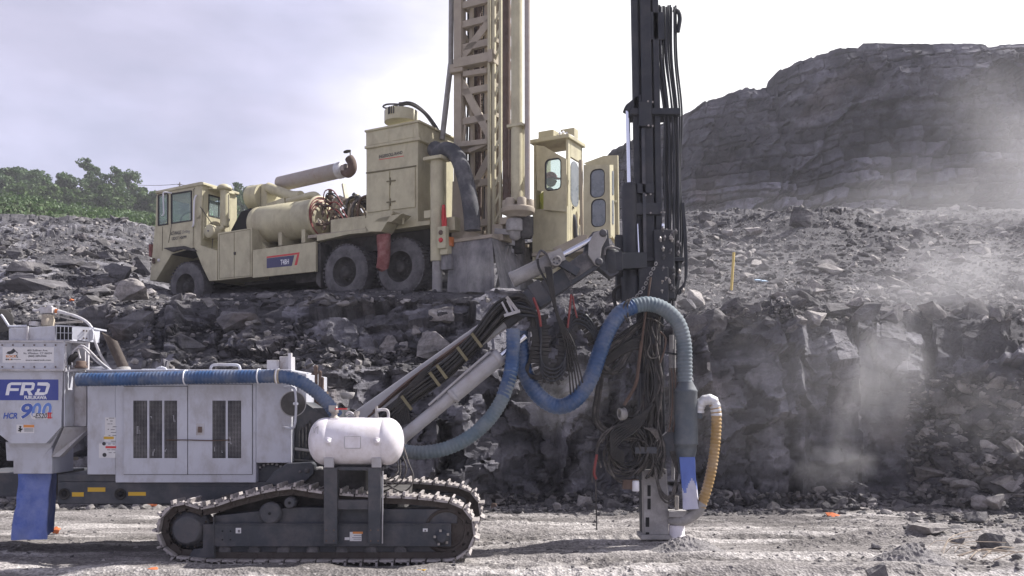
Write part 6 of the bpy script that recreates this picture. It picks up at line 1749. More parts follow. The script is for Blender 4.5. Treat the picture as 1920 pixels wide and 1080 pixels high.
    for k in range(34):
        u, v, w = rn.uniform(1.5, 3.8), rn.uniform(-1.5, -.85), rn.uniform(1.6, 2.35)
        mb.lathe((u, v, w), (rn.uniform(-1, 1), rn.uniform(-.4, .4), rn.uniform(-.3, 1)), [(0, .05), (.1, .05), (.11, .08), (.18, .08), (.19, .04), (.3, .04)], 10, rn.choice([0, 1, 1, 2]))
    for k in range(8):
        u = rn.uniform(1.6, 3.4); mb.tube(spline([(u, -.8, 1.5), (u - .1, -.75, 2.0 + .3 * rn.random()), (u - .4, -.9, 2.2), (u - .7, -1.0, 1.8)], .05), .03, 8, rn.choice([1, 3, 2]))
    B(mb, 'engine', [M['under'], M['cream_dusty'], M['rust'], M['engine']])
    mb = MB(); mb.tube(spline([T(503, 352, -.95), T(525, 360, -.95), T(548, 368, -.95), T(565, 368, -.95)], .05), .12, 14); mb.tube(spline([T(540, 378, -.9), T(570, 370, -.9), T(590, 366, -.9), T(600, 376, -.9)], .05), .08, 12); mb.bar(T(645, 345, -.9), T(655, 402, -.85), .1, .05); mb.bar(T(614, 400, -.85), T(672, 366, -.85), .06, .06)
    B(mb, 'charge_pipe', [M['cream']])
    mb = MB()
    a, b = T(524, 341, -1.2), T(642, 322, -1.2); a.z = b.z = (a.z + b.z) / 2 - .0
    a.z -= .05; b.z += .04
    Lm = (b - a).length
    mb.lathe(a, b - a, [(0, .10), (0, .155), (.02, .168), (Lm * .93, .168), (Lm * .93, .175), (Lm * .96, .175), (Lm, .15), (Lm, .11), (Lm + .12, .11)], 32)
    mf = B(mb, 'muffler', [M['muffler']])
    mb = MB(); mb.tube(spline([b, T(652, 325, -1.2), T(660, 318, -1.2), T(660, 306, -1.2), T(655, 297, -1.2)], .03), [.10] * len(spline([b, T(652, 325, -1.2), T(660, 318, -1.2), T(660, 306, -1.2), T(655, 297, -1.2)], .03)), 16)
    mb.lathe(b - Vector((.0, 0, 0)), (b - a), [(-.12, .178), (-.02, .178), (.02, .12)], 28, 1)
    B(mb, 'exhaust_elbow', [M['rust'], M['silver']], mf)
    mb = MB(); c = T(651, 284, -1.2); mb.lathe(c, (.25, .1, 1), [(-.01, .0001), (-.008, .085), (.006, .085), (.012, .0001)], 20); mb.bar(c + Vector((-.08, 0, 0)), T(657, 296, -1.2), .025, .015); B(mb, 'rain_cap', [M['under']], mf)

    # ---- drill dust collector -------------------------------------------------------------------------
    dv = .0
    mb = MB()
    tp(mb, [(686.5, 277), (783.5, 261), (783.5, 417), (686.5, 428)], dv, 1.25)
    tp(mb, [(686, 245), (784, 226), (785, 258), (686, 275)], dv + .01, 1.27)
    tp(mb, [(683, 244), (786, 224), (786, 228), (683, 248)], dv + .04, 1.35)
    tp(mb, [(683, 274), (787, 257), (787, 262), (683, 279)], dv + .04, 1.35)
    tp(mb, [(686, 427), (795, 414), (795, 420), (686, 434)], dv + .02, 1.25)
    dcol = B(mb, 'dust_collector', [M['cream']], bevel=.01)
    for poly in ([(688, 327), (729.5, 320.5), (729.5, 393), (688, 399)], [(733, 320), (778, 313), (778, 388), (733, 393.5)], [(690, 251), (729, 243.5), (729, 266), (690, 273)], [(736, 241), (775, 234), (775, 257), (736, 264)]):
        mb = MB(); tp(mb, poly, dv + .022 if poly[0][1] > 300 else dv + .018, .03); B(mb, 'access_door', [M['cream']], dcol, bevel=.006)
    mb = MB()
    for py in (340, 379): mb.bar(T(725, py + .5, dv + .035), T(741, py - 2, dv + .035), .02, .02); mb.bar(T(731.3, py - 7, dv + .03), T(731.3, py + 7, dv + .03), .02, .02, 0, up=(0, 1, 0))
    mb.bar(T(686, 324.5, dv + .012), T(780, 311, dv + .012), .02, .02)
    B(mb, 'door_latch', [M['strap']], dcol)
    mb = MB()
    text_mesh(mb, 'INGERSOLL-RAND', .085, T(710.5, 297, dv + .0025), (-1, 0, .02), (.02, 0, 1), 0, bold=.002, width=.56)
    mb.bar(T(710.5, 299.5, dv + .002), T(757, 292.5, dv + .002), .002, .012, 1)
    B(mb, 'lettering', [M['letblack'], M['redpaint']], dcol)
    mb = MB()
    c = T(752, 225, -.5); mb.lathe(c, (0, 0, 1), [(-.06, .33), (.16, .33), (.17, .31), (.16, .0001)], 36, 0)
    mb.lathe(T(752, 222, -.5) + Vector((0, .25, 0)), (0, 0, 1), [(0, .09), (.13, .09), (.15, .07)], 16, 0); mb.lathe(T(752, 208, -.5), (0, 0, 1), [(0, .06), (.1, .05), (.16, .05)], 14, 1)
    for k in range(14):
        t = 2 * math.pi * k / 14; mb.cyl(T(752, 222, -.5) + Vector((.10 * math.cos(t), .25 + .10 * math.sin(t), .0)), T(752, 222, -.5) + Vector((.10 * math.cos(t), .25 + .10 * math.sin(t), .14)), .012, n=5, mat=1)
    B(mb, 'fan_housing', [M['cream'], M['under']], dcol)
    mb = MB()
    mb.tube(spline([T(752, 195, -.5), T(765, 193, -.5), T(780, 198, -.6), T(800, 215, -.7), T(815, 235, -.8), T(824, 250, -.9)], .04), .035, 8); mb.tube(spline([T(752, 197, -.5), T(770, 196, -.5), T(795, 212, -.65), T(818, 243, -.85)], .04), .025, 8)
    mb.tube(spline([T(752, 196, -.5), T(738, 195, -.5), T(724, 196, -.5), T(718, 200, -.5), T(726, 203, -.5), T(738, 199, -.5), T(746, 197, -.5)], .03), .018, 6)
    B(mb, 'blower_hose', [M['under']], dcol)
    mb = MB(); mb.prism([T(698, 418, .03), T(740, 402, .03), T(756, 402, .03), T(756, 406, .03), T(735, 440, .03), T(712, 440, .03)], (0, .0, 0) if False else (0, .34, 0)); mb.bar(T(756, 400, .2), T(756, 420, .2), .03, .03)
    mb.prism([T(699, 416, .37), T(734, 416, .37), T(754, 400, .37), T(712, 408, .37)], (0, -.3, 0))
    ch = B(mb, 'discharge_chute', [M['cream']], dcol, bevel=.006)
    mb = MB()
    nv, nu = 12, 14
    Vt, Ft = [], []
    for j in range(nv + 1):
        t = j / nv
        c = T(721, 440, .2).lerp(T(717, 505, .2), t); hw_ = .15 - .03 * t
        for i in range(nu):
            a = 2 * math.pi * i / nu; k = 1 + .12 * math.sin(3 * a + 5 * t) + .1 * math.sin(7 * a)
            Vt.append(c + Vector((hw_ * k * math.cos(a), .10 * k * math.sin(a), .03 * math.sin(a * 2) if j == nv else 0)))
    for j in range(nv):
        for i in range(nu): Ft.append((j * nu + i, j * nu + (i + 1) % nu, (j + 1) * nu + (i + 1) % nu, (j + 1) * nu + i))
    mb.add(Vt, Ft, 0, True); B(mb, 'chute_sleeve', [M['red_dusty']], dcol)

    # ---- rear jack -----------------------------------------------------------------------------------
    mb = MB()
    p0, p1 = T(820, 490, .12), T(820, 303, .12)
    mb.cyl(p0, p1, .128, n=28); mb.lathe(p1, (0, 0, 1), [(0, .14), (.02, .17), (.07, .17), (.075, .12)], 28)
    mb.obox(p1 + Vector((0, .02, .035)), (.2, 0, 0), (0, .16, 0), (0, 0, .03)); mb.obox(T(803, 402, .12), (.08, 0, 0), (0, .03, 0), (0, 0, .07))
    jk = B(mb, 'levelling_jack', [M['cream']], bevel=.004)
    mb = MB(); mb.cyl(T(820, 548, .12), T(820, 488, .12), .095, n=24); B(mb, 'jack_leg', [M['dusty_steel']], jk)
    mb = MB(); mb.obox(T(831, 446, .25), (.09, 0, 0), (0, .06, 0), (0, 0, .2), 0); mb.obox(T(836, 468, .18), (.08, 0, 0), (0, .08, 0), (0, 0, .1), 0); mb.obox(T(841, 492, .12), (.11, 0, 0), (0, .08, 0), (0, 0, .14), 1); mb.box(-1.32, -1.1, -.1, .1, 1.1, 1.35, 0)
    lb = B(mb, 'lamp_box', [M['cream'], M['curtain']], jk, bevel=.01)
    for py, mt in ((436, 'rust'), (450, 'lens')):
        mb = MB(); mb.lathe(T(822.5 + 4, py, .311), (0, 1, 0), [(0, .045), (.015, .042), (.025, .03), (.028, .0001)], 18); B(mb, 'tail_lamp', [M[mt]], lb)
    mb = MB(); mb.lathe(T(842, 450, .12), (0, 0, 1), [(-.12, .09), (.04, .1), (.05, .0001)], 16); B(mb, 'beacon', [M['amber']], lb)

    # ---- mast --------------------------------------------------------------------------------------------
    mv = -.55
    md = .95
    mb = MB()
    top_y = -210
    lean = lambda y: (444 - y) * .0
    u_l, u_r = T(862, 300, mv).x, T(925, 300, mv).x
    zt_, zb_ = T(900, top_y, mv).z, T(900, 452, mv).z
    w = .085
    def leg(u, v, m=0, ww=w): mb.box(u - ww, u + ww, v - ww, v + ww, zb_, zt_, m)
    leg(u_l, mv); leg(u_r + .03, mv, 0, .06); leg(u_l, mv - md); leg(u_r, mv - md, 0, .06)
    rows = [(-160, -95), (-95, -30), (-28, 45), (45, 118)]
    for y in (-150, -85, -40, 6, 42, 86, 170, 225, 278, 345, 420):
        z = T(890, y, mv).z
        mb.bar((u_l, mv, z), (u_r, mv, z), .09, .13); mb.bar((u_l, mv - md, z + .1), (u_r, mv - md, z + .1), .08, .1)
        mb.bar((u_l, mv, z + .05), (u_l, mv - md, z + .1), .08, .08); mb.bar((u_r, mv, z + .05), (u_r, mv - md, z + .1), .06, .08)
    def zz(y): return T(890, y, mv).z
    for px in (873, 881, 889, 905, 911):
        mb.bar((T(px, 300, mv).x, mv - .5, zb_), (T(px, 300, mv).x, mv - .5 - .01 * px % .3, zt_), .05 + .03 * (px % 2), .06, 0, up=(1, 0, 0))
    for (ya, yb, s) in ((42, 110, -1), (140, 272, 1), (290, 400, -1), (-80, 0, 1), (-150, -90, -1)):
        a, b = (u_l, u_r) if s > 0 else (u_r, u_l)
        mb.bar((a, mv + .02, zz(ya)), (b, mv + .02, zz(yb)), .05, .15); mb.bar((b, mv - md, zz(ya)), (a, mv - md, zz(yb)), .05, .12)
        mb.bar((u_l, mv, zz(ya)), (u_l, mv - md, zz(yb)), .05, .1)
    mast = B(mb, 'mast', [M['cream_dusty']], bevel=.006)
    mb = MB()                                                                      # clamp beam across the mast
    a, b = T(855, 122, mv + .12), T(925, 108, mv + .12); mb.bar(a, b, .2, .17); mb.bar(T(848, 132, mv + .1), T(872, 128, mv + .1), .2, .16); mb.bar(T(870, 140, mv + .1), T(915, 133, mv + .1), .1, .1); mb.obox(T(925, 108, mv + .12), (.05, 0, 0), (0, .12, 0), (0, 0, .12))
    B(mb, 'clamp_beam', [M['cream_dusty']], mast, bevel=.01)
    mb = MB(); mb.bar(T(862, 272, mv + .1), T(916, 266, mv + .1), .12, .10); mb.bar(T(880, 284, mv + .08), T(916, 268, mv + .08), .08, .08)
    B(mb, 'clamp_beam', [M['cream_dusty']], mast, bevel=.01)
    mb = MB()                                                                      # ladder-like laced channel on the right of the mast
    vl = mv + .12
    for px in (926.5, 938.5): mb.bar(T(px, 428, vl), T(px, top_y, vl), .05, .05, 0, up=(1, 0, 0))
    y = 420; s = 1
    while y > top_y + 30:
        p, q = (927, 938) if s > 0 else (938, 927)
        mb.bar(T(p, y, vl), T(q, y - 28, vl), .02, .04); y -= 34; s = -s if False else 1
    mb.bar(T(917.5, 440, vl + .02), T(917.5, top_y, vl + .02), .05, .05, 0, up=(1, 0, 0))
    B(mb, 'laced_channel', [M['cream']], mast)
    mb = MB(); mb.cyl(T(941, 300, vl - .2), T(940, top_y, vl - .2), .05, n=14); mb.cyl(T(829, 262, vl - .3), T(845, 120, vl - .3), .055, n=14); mb.cyl(T(845, 140, vl - .3), T(848, top_y, vl - .3), .05, n=12)
    B(mb, 'hydraulic_ram', [M['ram']], mast)
    mb = MB()
    def chain2(p0, p1, r=.035):
        p0, p1 = Vector(p0), Vector(p1); n = max(2, int((p1 - p0).length / (r * 2.7))); d = (p1 - p0).normalized(); s = d.orthogonal().normalized(); s2 = d.cross(s)
        for i in range(n): mb.torus(p0.lerp(p1, (i + .5) / n), s if i % 2 else s2, r, r * .34, 8, 4)
    chain2(T(897, 380, mv - .3), T(897, -60, mv - .3)); chain2(T(905, 330, mv - .35), T(903, -20, mv - .35), .025)
    B(mb, 'feed_chain', [M['rust']], mast)
    mb = MB()
    for k, (px, r) in enumerate(((870, .03), (877, .022), (882, .022), (888, .016), (893, .10))):
        mb.tube(spline([T(px + 2, 430, mv - .4), T(px - 2, 300, mv - .45), T(px + 1, 150, mv - .45), T(px, top_y, mv - .45)], .2), r, 8, 0 if k != 4 else 1)
    for px, r, m_ in ((899, .035, 1), (909, .028, 0), (913, .045, 2), (885, .05, 2)):
        mb.tube(spline([T(px, 432, mv - .12), T(px + 1, 300, mv - .14), T(px - 1, 150, mv - .12), T(px, top_y, mv - .12)], .2), r, 8, m_)
    mb.tube(spline([T(866, 130, mv - .2), T(868, 190, mv - .1), T(872, 230, mv), T(868, 270, mv), T(860, 290, mv)], .05), .03, 8, 2)
    B(mb, 'mast_lines', [M['under'], M['rust'], M['cream_dusty']], mast)
    mb = MB()                                                                      # dark intake hose from collector down to the hole cover
    mb.tube(spline([T(822, 290, -.1), T(838, 281, .0), T(856, 292, .05), T(868, 320, .1), T(878, 360, .12), T(884, 400, .12), T(886, 432, .1)], .04), .15, 16, 0)
    mb.tube(spline([T(815, 280, -.3), T(825, 286, -.2), T(832, 284, -.1)], .04), .16, 16, 0)
    B(mb, 'suction_hose', [M['suction']])
    mb = MB(); tp(mb, [(848, 340), (872, 340), (880, 450), (846, 450)], mv + .1, .5); B(mb, 'gear_cover', [M['cream_dusty']], bevel=.01)
    # pipes and rotary carousel
    mb = MB(); pv = -.25
    mb.cyl(T(969, 378, pv), T(969, top_y, pv), .105, n=28, mat=0); mb.box(*(lambda a, b: (b.x, a.x, pv - .16, pv + .12))(T(956, 236, pv), T(984, 236, pv)), T(969, 240, pv).z, T(969, 235, pv).z, 0)
    mb.cyl(T(978, 378, pv - .1), T(978, 240, pv - .1), .06, n=20, mat=0)
    B(mb, 'drill_pipe', [M['cream']])
    mb = MB(); mb.cyl(T(950, 378, pv - .15), T(950, top_y, pv - .15), .075, n=22); mb.cyl(T(956, 378, pv - .05), T(957, 240, pv - .05), .02, n=10); B(mb, 'drill_pipe', [M['rust']])
    mb = MB(); mb.cyl(T(989, 375, pv), T(988.5, top_y, pv), .052, n=20); B(mb, 'drill_pipe', [M['muffler']])
    mb = MB()
    cx = T(971, 398, pv); mb.lathe(cx, (0, 0, 1), [(-.10, .18), (-.04, .24), (-.02, .30), (.06, .31), (.08, .29), (.085, .0001)], 36, 0)
    for k in range(6):
        t = 2 * math.pi * k / 6 + .3; mb.lathe(cx + Vector((.21 * math.cos(t), .21 * math.sin(t), .06)), (0, 0, 1), [(0, .085), (.14, .085), (.16, .07)], 14, 0)
    mb.lathe(T(966, 415, pv), (0, 0, 1), [(-.34, .05), (-.3, .10), (-.2, .12), (-.18, .17), (0, .17), (.04, .14)], 20, 1); mb.lathe(T(987, 418, pv - .1), (0, 0, 1), [(-.28, .10), (-.2, .13), (.1, .13)], 18, 2)
    mb.bar(T(930, 434, pv), T(966, 436, pv), .12, .1, 1); mb.obox(T(952, 414, pv + .05), (.13, 0, 0), (0, .06, 0), (0, 0, .06), 0)
    mb.box(*(lambda a, b: (b.x, a.x, pv - .3, pv + .05))(T(925, 440, pv), T(945, 440, pv)), zb_ - .1, zb_ + .2, 0)
    B(mb, 'pipe_carousel', [M['cream_dusty'], M['dusty_steel'], M['under']], bevel=.006)
    # ---- rubber dust curtain round the hole ---------------------------------------------------------------
    ur = T(922, 444, .05).x
    mb = MB()
    mb.add([], [], 0)
    def cloth(p00, p10, p11, p01, nu, nv, amp, nrm, seed):
        Vt, Ft = [], []
        for j in range(nv + 1):
            for i in range(nu + 1):
                a, b = i / nu, j / nv
                p = p00.lerp(p10, a).lerp(p01.lerp(p11, a), b)
                Vt.append(p + nrm * (amp * b * math.sin(a * 11 + seed + 1.5 * b) + amp * .35 * b * math.sin(a * 25 + seed * 2) + .10 * b))
        for j in range(nv):
            for i in range(nu):
                k = j * (nu + 1) + i; Ft.append((k, k + 1, k + nu + 2, k + nu + 1))
        o = len(Vt)
        mb.add(Vt, Ft, 0, True); mb.add([q - nrm * .012 for q in Vt], [f[::-1] for f in Ft], 0, True)
    cloth(T(845, 455, .06), T(922, 445, .06), T(936, 549, .03), T(848, 549, .03), 48, 14, .075, Vector((0, 1, 0)), 1)
    e0 = Vector((ur, .06, T(922, 445, .06).z)); e1 = R(1012, 470, ur); e2 = R(1010, 556, ur); e3 = Vector((T(936, 549, .03).x, .03, T(936, 549, .03).z))
    cloth(e0, e1, e2, e3, 40, 14, .06, Vector((-1, 0, 0)), 3)
    cur = B(mb, 'dust_curtain', [M['curtain']])
    mb = MB(); mb.bar(T(843, 453, .07), T(923, 442, .07), .04, .06); mb.bar(e0 + Vector((0, 0, .02)), e1 + Vector((0, 0, .02)), .04, .06); mb.box(*(lambda a, b: (b.x, a.x, -1.4, .05))(T(843, 452, .05), T(922, 443, .05)), T(880, 450, 0).z - .02, T(880, 450, 0).z + .02)
    mb.prism([T(862, 446, .0), T(876, 434, .0), T(890, 434, .0), T(902, 444, .0)], (0, -.4, 0))
    B(mb, 'curtain_frame', [M['cream_dusty']], cur)
    mb = MB(); mb.bar(R(951, 462, ur - .04), R(930, 545, ur - .05), .05, .03); mb.bar(R(958, 462, ur - .04), R(944, 520, ur - .05), .04, .03); mb.obox(R(961, 455, ur - .05), (.02, 0, 0), (0, .12, 0), (0, 0, .05), 1); mb.obox(R(965, 490, ur - .04), (.01, 0, 0), (0, .1, .0), (0, .03, .22), 1)
    B(mb, 'curtain_flap', [M['dusty_steel'], M['silver']], cur)

    # ---- drilling operator's cabin ---------------------------------------------------------------------------
    kv = -.95
    uk = T(1063, 300, kv).x                    # plane of the sunlit rear side
    ukf = T(998, 300, kv).x
    zk1, zk0 = T(1030, 262, kv).z, T(1030, 470, kv).z
    mb = MB()
    vback = R(1092, 300, uk).y
    mb.box(uk, ukf, kv - .05, kv, zk0, T(1030, 390, kv).z)                      # near wall under the window leaf
    mb.box(ukf - .05, ukf, vback, kv - .051, zk0, zk1); mb.box(uk, uk + .05, kv - .16, kv - .051, zk0, zk1)
    mb.box(uk, uk + .05, vback, kv - .161, zk0, R(1080, 372, uk).z); mb.box(uk, uk + .05, vback, kv - .161, R(1080, 300, uk).z, zk1); mb.box(uk, uk + .05, vback, vback + .08, zk0, zk1)
    mb.box(uk - .05, ukf + .05, vback - .05, kv + .03, zk1 - .02, zk1 + .05); mb.box(uk, ukf, vback, kv, zk0 - .05, zk0)
    mb.box(uk, ukf, vback, vback + .05, zk0, T(1030, 360, kv).z)
    mb.box(uk + .3, ukf - .1, vback + .2, kv - .05, zk1 + .05, zk1 + .2); mb.box(uk - .03, uk + .25, vback + .25, kv - .25, zk1 + .05, zk1 + .24)
    mb.prism([Vector((uk, kv, zk0 - .06)), Vector((ukf, kv, zk0 - .06)), Vector((ukf, kv, zk0 - .5)), Vector((uk + .3, kv, zk0 - .5))], (0, vback - kv, 0))
    kab = B(mb, 'operator_cabin', [M['cream']], bevel=.01)
    mb = MB()
    for k in range(9): mb.lathe((uk + .1 + .05 * rn.random(), kv - .05 - .08 * k, zk1 + .08 + .1 * rn.random()), (0, 1, 0), [(0, .02), (.05, .03), (.07, .02)], 8)
    mb.bar((uk - .02, kv - .1, zk1 + .06), (uk - .02, vback, zk1 + .06), .02, .02)
    B(mb, 'roof_fittings', [M['letwhite']], kab)
    def oval(c, xd, yd, hw_, hh, n=10, rr_=.1):
        pts = []
        for (sx, sy, a0) in ((1, 1, 0), (-1, 1, 90), (-1, -1, 180), (1, -1, 270)):
            for i in range(n + 1):
                a = math.radians(a0 + 90 * i / n); pts.append(c + xd * (sx * (hw_ - rr_) + rr_ * math.cos(a)) + yd * (sy * (hh - rr_) + rr_ * math.sin(a)))
        return pts
    def leaf_panel(outline, holes, ext, name, parent, mats, glass='dusty_glass'):
        """Sheet with real window openings: the outline filled round the holes, thickened along ext."""
        bm = bmesh.new(); ext = Vector(ext)
        edges = []
        for loop in [outline] + holes:
            vs = [bm.verts.new(q) for q in loop]
            for i in range(len(vs)): edges.append(bm.edges.new((vs[i], vs[(i + 1) % len(vs)])))
        bmesh.ops.triangle_fill(bm, use_beauty=True, use_dissolve=False, edges=edges)
        keep = list(bm.faces)
        r = bmesh.ops.extrude_face_region(bm, geom=keep)
        bmesh.ops.translate(bm, vec=ext, verts=[e for e in r['geom'] if isinstance(e, bmesh.types.BMVert)])
        bmesh.ops.recalc_face_normals(bm, faces=bm.faces)
        me = bpy.data.meshes.new(name); bm.to_mesh(me); bm.free(); me.materials.append(mats)
        o = bpy.data.objects.new(name, me); COL.objects.link(o); o.parent = parent
        for h in holes:
            f = MB(); c = sum(h, Vector()) / len(h)
            ring = h + [h[0]]
            f.tube([q + ext * .5 for q in h] + [h[0] + ext * .5, h[1] + ext * .5], .022, 6, 0, caps=False)
            f.prism([c + (q - c) * .99 + ext * .4 for q in h], ext * .2, 1)
            f.build('door_window', [M['rubber'], M[glass]], o)
        return o
    # window leaf swung open on the near side
    xd, zd = Vector((-1, 0, 0)), Vector((0, 0, 1))
    wl = kv + .06
    q = lambda x, y: T(x, y, wl)
    c = (q(1022, 328) + q(1052, 326)) / 2
    hwx = abs((q(1022, 328) - q(1052, 326)).x) / 2; hh_ = abs(q(1036, 296).z - q(1036, 355).z) / 2
    leaf_panel([q(1005, 272), q(1020, 274), q(1040, 286), q(1062, 298), q(1062, 397), q(1019, 393), q(1019, 358), q(1007, 357)], [oval(c, xd, zd, hwx, hh_, 8, .09)], (0, -.035, 0), 'window_leaf', kab, M['cream'], 'glass')
    c2 = R(1078, 345, uk - .005)
    mb = MB(); mb.prism(oval(c2, Vector((0, -1, 0)), zd, .17, .42, 8, .15), (.012, 0, 0), 0); B(mb, 'rear_window', [M['dusty_glass']], kab)
    # double door standing open at the far right
    dvv = -1.0
    q = lambda x, y: T(x, y, dvv)
    hol = [oval((q(1106, 345) + q(1134, 342)) / 2, xd, zd, abs((q(1106, 345) - q(1134, 342)).x) / 2, abs(q(1120, 316).z - q(1120, 370).z) / 2, 8, .11), oval((q(1108, 400) + q(1136, 398)) / 2, xd, zd, abs((q(1108, 400) - q(1136, 398)).x) / 2, abs(q(1120, 374).z - q(1120, 427).z) / 2, 8, .11)]
    dl = leaf_panel([q(1094, 309), q(1142, 309), q(1145, 445), q(1094, 452)], hol, (0, -.05, 0), 'cabin_door', kab, M['cream'])
    ud = q(1144, 400).x
    mb = MB()
    e = lambda x, y: R(x, y, ud - .012)
    mb.prism([e(1143, 309), e(1150, 309), e(1154, 450), e(1145, 440)], (.02, 0, 0), 0)
    for (yc, hy) in ((343, .22), (398, .22)):
        mb.prism(oval(e(1149, yc), Vector((0, -1, 0)), zd, .035, hy, 6, .03), (-.008, 0, 0), 1)
    B(mb, 'door_edge_panel', [M['cream'], M['dusty_glass']], kab)
    mb = MB(); mb.prism([T(1094, 306, dvv - .25), T(1132, 292, dvv - .25), T(1158, 291, dvv - .25), T(1160, 440, dvv - .25), T(1152, 458, dvv - .25), T(1140, 440, dvv - .25), T(1135, 330, dvv - .25)], (0, -.04, 0)); mb.cyl(T(1154, 375, dvv - .2), T(1154, 380, dvv - .2), .02, n=8)
    B(mb, 'door_backing', [M['cream']], kab)
    mb = MB(); mb.bar(T(1089, 300, dvv - .1), T(1092, 455, dvv - .1), .06, .06, 0, up=(1, 0, 0)); mb.box(uk - 1.0, uk + .6, kv - .8, kv + .25, zk0 - .12, zk0 - .06)
    mb.prism([T(1002, 400, kv - .3), T(1062, 398, kv - .3), T(1062, 455, kv - .3), T(1040, 470, kv - .3), T(1002, 470, kv - .3)], (0, -.1, 0))
    mb.prism([T(1035, 466, -.7), T(1090, 440, -.7), T(1100, 440, -.7), T(1100, 458, -.7), T(1050, 476, -.7)], (0, -.4, 0))
    B(mb, 'cabin_platform', [M['cream_dusty']], kab, bevel=.008)
    # things that hang on the truck without being part of it
    def place(mb, name, mats, label, cat):
        o = mb.build(name, mats); o.location = root.location; o.rotation_euler = root.rotation_euler
        # base point at the cloth itself
        c = Vector(np.mean([v.co for v in o.data.vertices], axis=0))
        for v in o.data.vertices: v.co -= c
        o.location = root.matrix_basis @ c if False else Vector(root.location) + Matrix.Rotation(root.rotation_euler.z, 3, 'Z') @ c
        tag(o, label, cat); return o
    def rag(p, w, h, n, seed, name, m, label):
        mb = MB(); Vt, Ft = [], []; nu, nv = 14, 12
        for j in range(nv + 1):
            for i in range(nu):
                a = 2 * math.pi * i / nu; t = j / nv
                k = (.45 + .75 * t - .35 * t * t) * (1 + .45 * math.sin(3 * a + seed + 3 * t))
                Vt.append(p + Vector((w * k * math.cos(a), w * .5 * k * math.sin(a), -h * t * (1 + .15 * math.sin(a + seed)))))
        for j in range(nv):
            for i in range(nu): Ft.append((j * nu + i, j * nu + (i + 1) % nu, (j + 1) * nu + (i + 1) % nu, (j + 1) * nu + i))
        mb.add(Vt, Ft, 0, True); mb.add([Vt[i] for i in range(nu)], [tuple(range(nu - 1, -1, -1))], 0)
        place(mb, name, [m], label, 'rag')
    rag(T(832, 384, .22), .055, .46, 1, 1, 'red_rag', M['red'], 'bright red rag hanging beside the cream levelling jack of the truck')
    rag(R(1094, 384, uk - .1), .075, .42, 1, 4, 'red_rag', M['red_dusty'], 'faded pink red rag hanging by the open double door of the drill cabin')
    mb = MB()                                                                  # vest over the driver's seat
    mb.lathe((ub + .27, -.35, zc0 + .02), (0, 0, 1), [(0, .10), (.08, .15), (.16, .15), (.24, .10), (.30, .04), (.31, .0001)], 14)
    place(mb, 'safety_vest', [M['hivis']], 'green safety vest hung over the seat inside the truck cab', 'vest')
    root['seatu'] = 0
    return root, T, R, kv, uk, ukf, zk0, zk1
trk, TT, TR, kv, uk, ukf, zk0, zk1 = drill_truck()
if 'seatu' in trk: del trk['seatu']
